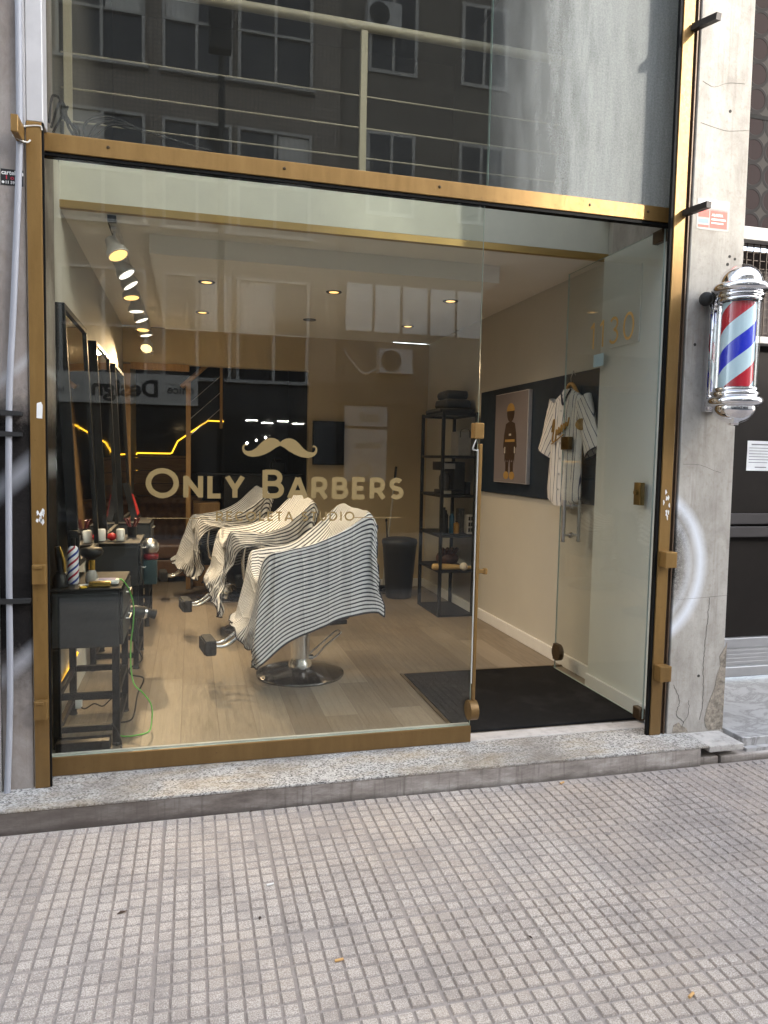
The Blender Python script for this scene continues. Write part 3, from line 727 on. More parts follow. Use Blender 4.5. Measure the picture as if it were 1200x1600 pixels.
# conduit down the left column with black straps
o = B(); o.tube(catmull([(-.655,-.118,3.9),(-.657,-.118,2.9),(-.664,-.118,2.6),(-.690,-.118,2.1),(-.712,-.118,1.7),(-.722,-.118,1.1),(-.727,-.118,.5),(-.742,-.122,.12),(-.748,-.318,.06),(-.752,-.322,.0)][:8]+[(-.748,-.13,-.02)], 10), .0125, 12)
tag(o.build('conduit_pipe', pbr('pale_grey_conduit', (.30,.31,.345), .45, 0, .06, 10), smooth=60), 'pale grey plastic conduit pipe running down the sooty left column', 'pipe')
for z, x1, lab in ((1.672,-.665,'upper black strap round the conduit pipe'),(1.588,-.667,'second black strap just below the upper one on the conduit pipe'),(.905,-.643,'low black strap holding the conduit at knee height')):
    o = B(); o.prism([(-.762,z+.012),(x1,z+.006),(x1,z-.010),(-.762,z-.012)], .003, lambda u, v, d: Vector((u, -.133-d, v)))
    o.box(-.762,x1,-.131,-.1005,z-.009,z+.006)
    tag(o.build('strap', RUBBER), lab, 'strap', 'straps on the conduit')

# stickers on the columns
st = thing('sticker', 'small black sticker with white phone lettering on the left column', 'sticker', (-.69,-.1,2.6))
o = B(); o.box(-.732,-.650,-.1016,-.1004,2.572,2.634); o.build('sheet', pbr('black_sticker', (.012,.012,.013), .4), st)
o = B(); font_text(o, 'cartelera', .024, lambda u, v, d: Vector((-.730+u*.95, -.1017-d*.3, 2.613+v)), .0006); font_text(o, '11 5913 1', .0155, lambda u, v, d: Vector((-.717+u, -.1017-d*.3, 2.578+v)), .0004); o.cyl((-.724,-.1017,2.583),(-.724,-.1021,2.583),.0052,seg=12); o.build('lettering', WHITE, st)
o = B(); font_text(o, '1 o s', .022, lambda u, v, d: Vector((-.718+u*1.2, -.1017-d*.3, 2.595+v)), .0006); o.build('lettering', pbr('red_ink', (.45,.02,.05), .5), st)
st = thing('alarm_sticker', 'faded red and grey alarm sticker reading VIGILADO on the sunlit column', 'sticker', (2.53,-.11,2.77))
o = B(); o.box(2.458,2.648,-.1116,-.1104,2.705,2.855); o.build('sheet', pbr('faded_grey_sticker', (.42,.40,.37), .6, 0, .1, 20), st)
o = B(); o.box(2.535,2.638,-.1121,-.1117,2.716,2.80); o.box(2.466,2.53,-.1121,-.1117,2.765,2.80); o.box(2.466,2.53,-.1121,-.1117,2.716,2.728)
for k in range(24): o.prism([(2.466+k*.0072,2.80),(2.4715+k*.0072,2.80),(2.469+k*.0072,2.812)], .0004, lambda u, v, d: Vector((u, -.1117-d, v)))
o.build('red_field', pbr('faded_red_ink', (.62,.10,.07), .6, 0, .15, 30), st)
o = B(); font_text(o, 'VIGILADO', .036, lambda u, v, d: Vector((2.463+u*1.02, -.1118-d*.5, 2.822+v)), .0016); font_text(o, 'ALARMA', .017, lambda u, v, d: Vector((2.545+u, -.1122-d*.5, 2.775+v)), .0006)
o.box(2.545,2.628,-.1126,-.1122,2.755,2.763); o.box(2.545,2.615,-.1126,-.1122,2.738,2.744); o.build('lettering', WHITE, st)
o = B(); o.box(2.468,2.528,-.1121,-.1117,2.735,2.757); o.build('blue_field', pbr('faded_blue_ink', (.20,.28,.36), .6), st)

# ================================================================== BARBER POLE
px, py = 2.583, -.300
bp = thing('barber_pole', 'chrome capped barber pole with red white and blue spiral stripes on the right column', 'barber pole', (px,py,1.74))
o = B(); o.lathe((px,py,0), [(0,1.90),(.078,1.90),(.078,2.305),(0,2.305)], 40)
o = o.build('striped_cylinder', pole_stripe_mat(), bp, 40)
o = B(); o.lathe((px,py,0), [(.098,1.885),(.098,2.318)], 40); o.build('glass_tube', glass_mat('pole_glass', (.93,.95,.96), 0.0, refl=1.2), bp, 180)
def cap(sgn, z0):
    pr = [(.092,-.002),(.101,-.002),(.103,.006),(.101,.013),(.096,.016),(.108,.019),(.111,.027),(.108,.035),(.103,.038),(.118,.042),(.128,.050),(.131,.062),(.128,.074),(.119,.082),(.104,.085),(.098,.088)]
    pr += [(.098*math.cos(t), .088+.092*math.sin(t)) for t in [PI/2*i/9 for i in range(1,9)]] if sgn > 0 else [(.101*math.cos(t), .088+.080*math.sin(t)) for t in [PI/2*i/9 for i in range(1,8)]]+[(.026,.168),(.024,.176),(.012,.180)]
    pr += [(0, pr[-1][1]+.001)]
    q = B(); q.lathe((px,py,0), [(r, z0+sgn*z) for r, z in pr], 48)
    q.box(px-.045,px+.045,py+.06,-.135,z0+sgn*.062-.018,z0+sgn*.062+.018,.006,2)
    return q.build('chrome_cap', CHROME, bp, 50)
cap(1, 2.312); cap(-1, 1.893)
o = B(); o.box(px-.045,px+.045,-.150,-.1112,1.79,2.395,.006,2); o.box(px-.034,px+.034,-.158,-.150,1.80,2.385,.003,1); o.build('wall_plate', CHROME, bp, 40)
o = B(); o.blob((px-.075,-.15,2.352), (.034,.036,.036), 10, 7); o.cyl((px-.05,-.15,2.352),(px-.035,-.15,2.352),.02,seg=10); o.build('cable_gland', RUBBER, bp, 30)
o = B()
o.bm.free()
for z in (1.87,2.05,2.2,2.30): o = B(); o.cyl((px-.037,-.157,z),(px-.037,-.161,z),.004,seg=8); o.build('rivet', STEEL, bp)

# ================================================================== NEIGHBOUR'S DOORWAY
nb = thing('neighbour_doorway', 'dark recessed entrance next door with aluminium kick plates and patterned tiles above', 'doorway', (3.6,.4,.1))
MB_ = N('veined_marble_floor'); _mc = MB_.coord(); _v = MB_.noise(_mc, 2.5, 9, .7, 1.5); _s = MB_.noise(_mc, 1.3, 6, .65)
_mcol = MB_.mix(MB_.ramp(_v, [(.44,0.0),(.5,.75),(.56,0.0)]), MB_.mix(_s, (.26,.255,.25), (.52,.515,.51)), (.17,.16,.155))
MARB = MB_.done(MB_.bsdf(_mcol, .4))
o = B(); o.box(2.80,6.0,-.235,.72,.0,.095,.003,1); o.box(2.80,6.0,-.27,-.236,.0,.05); o.build('marble_floor', MARB, nb)
DD = pbr('dark_brown_door_metal', (.012,.0095,.008), .6, .0, .1, 4, spec=.15)
o = B(); o.box(2.776,6.0,.70,.78,.37,2.30); o.build('door_panel', DD, nb)
o = B(); o.box(2.776,6.0,.655,.70,1.05,1.12,.004,1); o.box(2.776,6.0,.66,.70,1.135,1.205,.004,1); o.build('door_rail', pbr('dark_door_rail', (.06,.055,.055), .4, .3, .1, 5), nb)
ALU = pbr('dull_aluminium', (.42,.42,.43), .42, .8, .1, 4, .05, 30)
o = B(); o.box(2.776,6.0,.66,.70,.31,.375,.003,1); o.box(2.776,6.0,.668,.70,.185,.305,.003,1); o.box(2.776,6.0,.66,.70,.115,.18,.003,1)
for k in range(4): o.box(2.776,6.0,.664,.668,.20+k*.026,.214+k*.026)
o.build('kick_plate', ALU, nb)
o = B(); o.box(2.776,6.0,.62,.72,2.302,2.345,.003,1); o.box(2.776,6.0,.58,.72,2.925,3.005,.003,1); o.build('crossbeam', pbr('white_painted_beam', (.42,.41,.39), .6, 0, .1, 5), nb)
o = B()
for k in range(44): o.box(2.80+k*.05,2.804+k*.05,.64,.646,2.346,2.924)
for k in range(12): o.box(2.78,5.0,.647,.652,2.37+k*.05,2.374+k*.05)
o.build('wire_grille', pbr('rusty_grille', (.07,.055,.045), .6, .5), nb)
o = B(); o.box(2.776,6.0,.80,.86,2.30,2.93); o.build('transom_recess', pbr('dark_recess', (.05,.035,.03), .7), nb)
o = B(); o.box(2.776,6.0,.60,.80,3.006,6.2); o.build('tiled_wall', circle_tile_mat(), nb)
o = B(); o.box(2.776,6.0,.597,.5995,3.66,3.685); o.build('tile_joint', BLACKSEAL, nb)
NBW = pbr('neighbour_plaster', (.46,.43,.40), .85, 0, .12, 2, .2, 50)
o = B(); o.box(2.776,16,-.09,.58,5.2,5.9); o.box(6.01,16,-.09,.9,-.1,5.19); o.build('facade', NBW, nb)
nl = B(); nl.box(-14,-.765,-.115,.5,-.05,5.9); tag(nl.build('neighbour_wall', pbr('pale_neighbour_plaster', (.42,.40,.37), .85, 0, .2, 1.4, .25, 50, dirt=.3)), 'pale plaster wall of the house adjoining the sooty left column', 'wall')
nt = thing('paper_notice', 'white printed notice taped to the dark door next door', 'notice', (3.6,.69,1.58))
o = B(); o.box(3.535,3.745,.6975,.6992,1.487,1.683); o.build('sheet', pbr('white_paper', (.62,.64,.66), .6), nt)
o = B(); o.box(3.565,3.715,.6968,.6974,1.655,1.663)
for k in range(6): o.box(3.55,3.72-(k%3)*.012,.6968,.6974,1.634-k*.019,1.638-k*.019)
o.box(3.60,3.69,.6968,.6974,1.507,1.513); o.build('lettering', pbr('grey_ink', (.12,.12,.14), .6), nt)

# ================================================================== INSIDE THE SHOP
# door mat in its well
o = B(); o.box(1.352,2.410,.104,1.150,.1005,.113,.004,1)
MATM = N('black_coir_mat'); _c = MATM.coord(); _f = MATM.noise(_c, 320, 3, .8)
_d = MATM.math('MAXIMUM', MATM.ramp(MATM.noise(_c, 420, 2), [(.70,0.0),(.75,1.0)]), MATM.math('MULTIPLY', MATM.ramp(MATM.noise(_c, 3.5, 6, .7), [(.5,0.0),(.75,1.0)]), .16))
MATMAT = MATM.done(MATM.bsdf(MATM.mix(_d, MATM.mix(_f, (.004,.004,.004), (.015,.015,.016)), (.12,.12,.12)), .95, 0, MATM.bump(_f, .9, .006), .2))
dm = thing('doormat', 'large black ribbed doormat filling the floor inside the open glass door', 'doormat', (1.9,.6,.1))
o.build('mat', MATMAT, dm)
o = B(); o.box(1.33,1.350,.104,1.17,.1005,.110,.002,1); o.box(1.33,2.50,1.151,1.172,.1005,.110,.002,1); o.build('edge_strip', pbr('bronze_strip', (.16,.12,.07), .4, .7), dm)

# downlights in the dropped ceiling
DLR = pbr('downlight_ring', (.05,.045,.04), .4, .5)
def downlight(x, y, on, label):
    t = thing('downlight', label, 'ceiling light', (x,y,2.665), 'recessed ceiling downlights')
    o = B(); o.lathe((x,y,2.665), [(.034,-.004),(.052,-.006),(.056,-.001),(.056,.0)], 24); o.build('trim_ring', DLR, t, 60)
    o = B(); o.lathe((x,y,2.662), [(0,0),(.034,0)], 20); o.build('lamp', BULB if on else pbr('unlit_lamp', (.12,.11,.10), .4), t)
    if on:
        l = bpy.data.lights.new('downlight_lamp', 'SPOT'); l.energy = 3.6; l.color = (1,.70,.38); l.spot_size = R(120); l.spot_blend = .8; l.shadow_soft_size = .04
        lo = bpy.data.objects.new('downlight_lamp', l); COL.objects.link(lo); lo.parent = t; lo.location = (0,0,-.02)
for x, y, on, lab in ((.097,1.74,1,'lit downlight in the front row of the dropped ceiling, nearest the track lights'),
    (.957,1.74,1,'lit downlight in the middle of the front row above the moustache emblem'),
    (1.815,1.74,1,'lit downlight at the door end of the front row'),
    (.085,2.83,1,'small lit downlight in the rear row beside the track lights'),
    (.957,2.83,0,'the one unlit downlight, dark in the rear row'),
    (1.815,2.83,1,'lit downlight in the rear row above the shelving rack')):
    downlight(x, y, on, lab)

# track with adjustable spots
tr = thing('track_light', 'white ceiling track carrying ten tilted spotlights above the mirrors', 'track light', (-.41,.9,2.775))
TRW = pbr('track_white_metal', (.60,.60,.60), .35, .3)
o = B()
o.box(-.428,-.392,.86,4.36,2.745,2.7745,.003,1)
o.build('rail', TRW, tr)
o = B(); o.tube([(-.43,.86,2.742),(-.43,1.45,2.742)], .004, 6); o.box(-.432,-.388,.84,.87,2.74,2.774,.002,1); o.build('feed', BLACKM, tr)
HEADS = [(.98,1,-.5,-.3),(1.42,0,-.7,-.1),(1.72,0,-.75,.0),(2.08,1,-.15,-.1),(2.58,0,-.1,.0),(2.98,0,-.45,.0),(3.45,1,.0,-.1),(3.75,0,-.2,.0),(4.05,2,.1,-.9),(4.25,3,.2,.1)]
for y, kind, tx, ty in HEADS:
    z = 2.645 if kind < 2 else 2.55
    c = Vector((-.41, y, z)); ax = Vector((-tx*.9, ty, -1)).normalized()
    o = B(); o.cyl((-.41,y,2.746),c,.007,seg=8); o.box(-.425,-.395,y-.04,y+.04,2.728,2.746,.003,1)
    o.tube([c-ax*.055, c-ax*.05, c-ax*.02, c+ax*.0, c+ax*.02, c+ax*.05, c+ax*.054], [.026,.033,.036,.040,.054,.060,.058], 24)
    sp = o.build('spotlight', TRW, tr, 35)
    o = B(); q = c+ax*.0545
    o.tube([q, q+ax*.003], [.050,.046], 24)
    o.build('bulb', [BULB, BULB_COOL, emit('bright_warm_bulb', (1,.66,.26), .42), pbr('unlit_bulb', (.35,.28,.2), .2)][kind if kind != 1 else 0] if kind != 0 else BULB_COOL, sp)
    if kind != 3:
        l = bpy.data.lights.new('spotlight_lamp', 'SPOT'); l.energy = 5.0 if kind < 2 else 30.0; l.color = (1,.70,.40) if kind else (1,.88,.72); l.spot_size = R(110); l.spot_blend = .9; l.shadow_soft_size = .04
        lo = bpy.data.objects.new('spotlight_lamp', l); COL.objects.link(lo); lo.parent = tr; lo.location = (q+ax*.03)-tr.location
        lo.rotation_euler = ax.to_track_quat('-Z', 'Y').to_euler()

# mirrors leaning on the left wall
def mirror(y0, y1, label):
    t = thing('mirror', label, 'mirror', (-.6,(y0+y1)/2,.94), 'black framed mirrors along the left wall')
    za, zb = .945, 2.25
    def X(z, d): return -.656+.060*(zb-z)/(zb-za)+d
    def slab(o, ya, yb, z0, z1, d0, d1):
        vs = [o.bm.verts.new((X(z, d), y, z)) for y in (ya, yb) for z in (z0, z1) for d in (d0, d1)]
        for f in ((0,1,3,2),(4,6,7,5),(0,4,5,1),(2,3,7,6),(0,2,6,4),(1,5,7,3)): o.bm.faces.new([vs[i] for i in f])
    o = B(); w = .028
    slab(o, y0, y0+w, za, zb, 0, .052); slab(o, y1-w, y1, za, zb, 0, .052); slab(o, y0+w, y1-w, za, za+w, 0, .052); slab(o, y0+w, y1-w, zb-w, zb, 0, .052); slab(o, y0+w, y1-w, za+w, zb-w, 0, .02)
    o.build('frame', BLACKM, t)
    o = B(); slab(o, y0+w, y1-w, za+w, zb-w, .0205, .040); o.build('mirror_glass', MIRROR, t)
mirror(.56,1.36,'nearest black framed mirror leaning on the left wall beside the window post')
mirror(1.82,2.62,'middle black framed mirror in the row along the left wall')
mirror(3.06,3.86,'farthest black framed mirror, the smallest looking one in the row')

# workstations
def workstation(y0, label, zt, stuff):
    x0, x1, y1 = -.635, -.335, y0+.52
    t = thing('workstation', label, 'workstation', ((x0+x1)/2,(y0+y1)/2,FZ), 'barber workstations along the left wall')
    o = B(); o.box(x0,x1,y0,y1,zt-.275,zt,.004,2); o.box(x0,x1-.002,y0-.006,y0-.0005,zt-.268,zt-.012,.003,1); o.build('cabinet', DARKGREY, t)
    o = B(); o.box(x0-.004,x1+.012,y0-.012,y1+.004,zt+.0005,zt+.012,.003,1); o.build('top', pbr('black_worktop', (.014,.014,.015), .6, spec=.15), t)
    for k in range(2):
        o = B(); z0 = zt-.268+k*.134
        o.box(x1+.001,x1+.016,y0+.012,y1-.012,z0,z0+.124,.003,1); d = o.build('drawer', DARKGREY, t)
        o = B(); o.tube([(x1+.016,y0+.2,z0+.09),(x1+.032,y0+.2,z0+.09),(x1+.032,y1-.2,z0+.09),(x1+.016,y1-.2,z0+.09)], .004, 6); o.build('handle', STEEL, d)
    for (xa, ya) in ((x0,y0),(x1-.034,y0),(x0,y1-.034),(x1-.034,y1-.034)):
        o = B(); o.box(xa,xa+.034,ya,ya+.034,FZ+.016,zt-.276,.002,1); leg = o.build('leg', BLACKM, t)
        o = B(); o.cyl((xa+.017,ya+.017,FZ),(xa+.017,ya+.017,FZ+.0155),.022,.017,12); o.build('foot', RUBBER, leg, 40)
    o = B()
    for z in (.175,.335):
        o.box(x0+.035,x1-.035,y0+.004,y0+.03,z,z+.03,.002,1); o.box(x0+.004,x0+.03,y0+.035,y1-.035,z,z+.03,.002,1); o.box(x1-.03,x1-.004,y0+.035,y1-.035,z,z+.03,.002,1); o.box(x0+.035,x1-.035,y1-.03,y1-.004,z,z+.03,.002,1)
    o.build('frame_rail', BLACKM, t)
    return t
workstation(.30,'dark grey workstation nearest the window, with a striped spray bottle and clippers on top',.862,1)
workstation(1.62,'middle dark grey workstation with two white pots on its top',.925,0)
workstation(2.86,'farthest grey workstation with a red panelled bag on top at the end of the row',.945,0)
zt = .8755
sbm = bottle_stripe_mat()
t = thing('spray_bottle', 'white spray bottle with red and blue barber stripes on the nearest workstation', 'spray bottle', (-.560,.45,zt))
o = B(); o.lathe((-.560,.45,0), [(0,zt),(.025,zt),(.027,zt+.005),(.027,zt+.160),(.023,zt+.176),(.012,zt+.186),(0,zt+.187)], 24); ob = o.build('bottle', sbm, t, 50)
o = B(); o.cyl((-.560,.45,zt+.186),(-.560,.45,zt+.225),.012,seg=14); o.box(-.578,-.535,.441,.459,zt+.225,zt+.262,.006,2); o.box(-.537,-.529,.446,.454,zt+.19,zt+.24,.002,1); o.cyl((-.535,.45,zt+.245),(-.520,.45,zt+.245),.006,seg=8); o.build('trigger_head', BLACK, t, 40)
t = thing('perfume_brush', 'glass bottle with gold collar and a wide black brush head on the nearest workstation', 'neck brush', (-.478,.47,zt))
o = B(); o.lathe((-.478,.47,0), [(0,zt),(.028,zt),(.031,zt+.008),(.030,zt+.035),(.018,zt+.060),(.013,zt+.066)], 20); o.build('bottle', pbr('smoky_glass', (.35,.33,.30), .12, .0, .05), t, 60)
o = B(); o.cyl((-.478,.47,zt+.064),(-.478,.47,zt+.112),.0165,seg=18); o.build('collar', pbr('polished_brass', (.55,.34,.07), .22, .9), t, 40)
o = B(); o.lathe((-.478,.47,0), [(.014,zt+.112),(.05,zt+.136),(.056,zt+.154),(.05,zt+.170),(.02,zt+.176),(0,zt+.176)], 24); o.build('brush_head', BLACK, t, 60)
t = thing('clipper_stand', 'black charging stand holding gold hair clippers beside the left window post', 'clippers', (-.607,.36,zt))
o = B(); o.lathe((-.607,.37,0), [(0,zt),(.036,zt),(.036,zt+.015),(.028,zt+.05),(.018,zt+.075),(0,zt+.076)], 20); o.build('stand', BLACK, t, 50)
o = B(); o.tube([(-.600,.36,zt+.062),(-.604,.36,zt+.11),(-.612,.36,zt+.165),(-.618,.36,zt+.195)], [.014,.018,.017,.012], 14); o.build('clipper_body', BLACK, t, 60)
o = B(); o.tube([(-.584,.355,zt+.07),(-.586,.350,zt+.12),(-.596,.348,zt+.165),(-.606,.348,zt+.195)], [.006,.008,.007,.005], 10); o.build('gold_trim', pbr('polished_brass', (.55,.34,.07), .22, .9), t, 60)
t = thing('wipes_packet', 'white packet with a blue label lying behind the gold clipper box', 'packet', (-.40,.42,zt))
o = B(); o.box(-.455,-.345,.385,.45,zt,zt+.024,.008,2); o.build('packet', WHITE, t, 60)
o = B(); o.box(-.44,-.36,.39,.445,zt+.0242,zt+.0252); o.build('label', pbr('blue_label', (.05,.06,.35), .4), t)
o = B(); o.box(-.475,-.375,.318,.360,zt,zt+.026,.005,2); tag(o.build('gold_clipper', pbr('clipper_gold', (.45,.30,.07), .25, .8), smooth=40), 'gold cordless clipper lying flat at the front edge of the workstation', 'clipper')
o = B(); o.box(-.512,-.484,.297,.335,zt,zt+.007,.002,1, rot=(.4,'Z')); tag(o.build('comb_guard', pbr('yellow_plastic', (.70,.45,.03), .4)), 'small yellow clipper comb on the front corner of the workstation', 'clipper comb')
o = B(); o.box(-.525,-.465,.36,.385,zt,zt+.008,.003,1, rot=(.5,'Z')); tag(o.build('tissue', WHITE), 'small white tissue in front of the striped spray bottle', 'tissue')
# hair dryer hooked on the side of the nearest workstation
t = thing('hair_dryer', 'black hair dryer with a silver ring hanging from the side of the nearest workstation', 'hair dryer', (-.26,.78,.62))
o = B(); o.tube([(-.335,.72,.665),(-.31,.74,.665),(-.275,.75,.660),(-.25,.76,.655)], [.030,.036,.036,.032], 18); o.tube([(-.305,.745,.65),(-.30,.76,.58),(-.305,.765,.50)], [.018,.017,.014], 12); o.build('body', BLACK, t, 50)
o = B(); o.tube([(-.251,.7605,.655),(-.240,.764,.653)], [.034,.034], 18); o.build('ring', CHROME, t, 40)
o = B(); o.tube([(-.239,.765,.653),(-.215,.77,.648),(-.190,.775,.640)], [.029,.024,.028], 14); o.build('nozzle', BLACK, t, 40)
def cable(pts, r, m, label, n=10):
    o = B(); o.tube(catmull(pts, n), r, 8); return tag(o.build('power_cable', m, smooth=80), label, 'cable', 'cables by the workstations')
cable([(-.352,.43,zt+.012),(-.335,.44,zt+.016),(-.305,.47,.84),(-.285,.52,.74),(-.290,.55,.64),(-.302,.56,.54),(-.302,.55,.42),(-.285,.52,.335),(-.24,.50,.29),(-.20,.51,.22),(-.197,.49,.14),(-.21,.44,.106),(-.27,.40,.106),(-.33,.40,.106),(-.37,.42,.12)], .0036, pbr('green_cable', (.16,.55,.10), .45), 'bright green cable looping from the workstation down to the floor')
cable([(-.305,.765,.50),(-.29,.78,.46),(-.26,.74,.40),(-.32,.72,.36),(-.31,.70,.33),(-.25,.72,.30),(-.28,.70,.22),(-.30,.62,.12),(-.36,.6,.107)], .004, RUBBER, 'black coiled dryer cable hanging under the hair dryer')
cable([(-.37,.30,.20),(-.345,.26,.19),(-.325,.24,.14),(-.318,.22,.106),(-.27,.19,.106),(-.235,.14,.106),(-.24,.105,.106),(-.29,.10,.106)], .0036, RUBBER, 'black cable end curling on the floor just inside the window')
cable([(-.38,.24,.14),(-.372,.20,.12),(-.372,.15,.106),(-.395,.09,.106),(-.43,.08,.106),(-.46,.11,.106),(-.42,.15,.106)], .0036, RUBBER, 'short black cable loop on the floor below the power strip')
cable([(-.62,.5,.30),(-.57,.48,.28),(-.52,.46,.24),(-.47,.45,.265),(-.43,.45,.25),(-.40,.47,.27),(-.37,.46,.30)], .0034, RUBBER, 'black cable sagging across under the lower rail of the nearest workstation')
cable([(-.535,.2,.125),(-.545,.16,.112),(-.55,.12,.106),(-.553,.06,.106)], .0034, RUBBER, 'straight black cable running from the power strip towards the window')
o = B(); o.box(-.612,-.372,.20,.285,.105,.165,.008,2); tag(o.build('power_strip', BLACK, smooth=40), 'black power strip lying on the floor under the nearest workstation', 'power strip')
o = B(); o.box(-.56,-.53,.46,.50,.24,.285,.005,2); tag(o.build('plug', WHITE, smooth=40), 'white plug hanging under the nearest workstation', 'plug')
# pots on the second workstation and clutter
zt2 = .9385
for x, y, lab in ((-.575,1.75,'white pot next to the mirror on the middle workstation'),(-.455,1.75,'white jar with a small print at the edge of the middle workstation')):
    o = B(); o.lathe((x,y,0), [(0,zt2),(.026,zt2),(.028,zt2+.004),(.028,zt2+.07),(.024,zt2+.078),(0,zt2+.08)], 20); tag(o.build('jar', WHITE, smooth=50), lab, 'jar', 'white jars on the middle workstation')
o = B(); o.blob((-.51,1.76,zt2+.026), (.03,.03,.026), 12, 8); tag(o.build('red_puff', pbr('red_plastic', (.55,.02,.02), .4), smooth=180), 'small red puff between the two white jars', 'powder puff')
t = thing('brush_cup', 'dark cup of brushes on the middle workstation', 'brush cup', (-.40,2.0,zt2))
o = B(); o.lathe((-.40,2.0,0), [(0,zt2),(.03,zt2),(.034,zt2+.07),(.030,zt2+.07),(.028,zt2+.01)], 16); o.build('cup', BLACK, t, 50)
o = B()
for k in range(6):
    a = k*1.05; o.tube([(-.40,2.0,zt2+.02),(-.40+.05*math.cos(a),2.0+.05*math.sin(a),zt2+.13)], [.005,.008], 6)
o.build('brush', pbr('dark_red_handles', (.12,.02,.02), .4), t)
t = thing('appliance', 'small round steel appliance with a red band on the side of the middle workstation', 'appliance', (-.29,1.9,.80))
o = B(); o.blob((-.275,1.92,.875), (.06,.07,.06), 18, 12); o.build('steel_bowl', STEEL, t, 180)
o = B(); o.lathe((-.275,1.92,0), [(0,.79),(.05,.79),(.056,.80),(.056,.825),(.05,.83),(0,.83)], 18); o.build('red_band', pbr('dark_red_plastic', (.20,.01,.015), .35), t, 50)
o = B(); o.box(-.318,-.23,1.86,1.98,.62,.788,.01,2); o.build('base', pbr('dark_teal_plastic', (.02,.05,.06), .5), t, 50)
# black bag with a red panel on the farthest workstation
t = thing('stool_cover', 'black upright bag with a red panel leaning behind the farthest workstation top', 'bag', (-.5,3.0,.96))
o = B(); o.prism([(3.06,.958),(3.46,.958),(3.40,1.10),(3.22,1.25),(3.10,1.27)], .05, lambda u, v, d: Vector((-.56+d+(1.27-v)*.25, u, v))); o.build('bag', BLACK, t)
o = B(); o.prism([(3.10,1.0),(3.34,1.0),(3.30,1.08),(3.18,1.17),(3.12,1.18)], .004, lambda u, v, d: Vector((-.508+d+(1.27-v)*.25, u, v))); o.build('red_panel', pbr('red_fabric', (.45,.01,.015), .6), t)
# yellow light line down the wall behind the nearest workstation
o = B(); o.tube([(-.648,.62,.30),(-.648,1.16,.345)], .009, 8); tag(o.build('light_tube', NEON), 'yellow glowing light tube on the wall behind the nearest workstation', 'light tube')

# ------------------------------------------------------------------ barber chairs
def make_chair(loc, rz, label):
    x, y, z = 0, 0, 0
    t = thing('barber_chair', label, 'barber chair', (0,0,0), 'barber chairs in a row under striped capes')
    o = B(); o.lathe((0,0,0), [(0,.0),(.283,.0),(.287,.008),(.284,.016),(.262,.024),(.20,.040),(.10,.055),(.075,.060),(.0,.061)], 56); o.build('base_plate', pbr('dark_chrome', (.22,.22,.23), .16, 1.0, .1, 6), t, 40)
    o = B(); o.lathe((0,0,0), [(.078,.060),(.074,.085),(.064,.10),(.062,.12),(.062,.26),(.068,.262),(.068,.355),(.05,.36),(0,.361)], 32); o.build('pump_column', pbr('satin_chrome', (.85,.85,.86), .22, 1.0, .03, 6), t, 35)
    o = B(); o.tube(catmull([(.05,-.02,.12),(.09,-.03,.115),(.16,-.05,.19),(.25,-.06,.262),(.262,-.03,.268),(.25,.02,.262),(.15,.02,.185),(.06,.02,.12)], 6), .006, 8); o.cyl((.045,-.03,.118),(.075,-.035,.118),.016,seg=12); o.build('foot_lever', CHROME, t, 60)
    o = B(); o.box(-.24,.24,-.22,.22,.361,.39,.006,2); o.box(-.26,.26,-.255,.255,.392,.505,.045,4); o.build('seat', BLACK, t, 50)
    o = B()
    vs = o.box(-.035,.035,-.24,.24,.50,.985,.030,4)
    for v in vs: v.co.x += .272+(v.co.z-.5)*.16+ -.9*v.co.y*v.co.y
    o.build('backrest', BLACK, t, 60)
    for s in (-1, 1):
        o = B(); o.box(-.24,.25,s*.31-.035,s*.31+.035,.72,.765,.018,3); am = o.build('armrest', BLACK, t, 60)
        o = B(); o.tube(catmull([(-.20,s*.31,.725),(-.215,s*.31,.60),(-.19,s*.30,.45),(-.10,s*.265,.40)], 6), .014, 10); o.tube([(.22,s*.31,.73),(.24,s*.29,.55),(.24,s*.262,.44)], .014, 10); o.build('arm_support', CHROME, am, 60)
    o = B()
    for s in (-1, 1): o.tube(catmull([(-.22,s*.06,.40),(-.30,s*.055,.385),(-.40,s*.05,.31),(-.49,s*.05,.245),(-.565,s*.05,.242)], 6), .012, 10)
    o.build('footrest_frame', CHROME, t, 60)
    o = B(); o.box(-.628,-.560,-.10,.10,.195,.292,.014,2); [o.box(-.634,-.627,-.085+.034*k,-.063+.034*k,.203,.280,.002,1) for k in range(6)]; o.build('footrest_pad', RUBBER, t, 50)
    t.location = loc; t.rotation_euler = (0,0,rz); return t

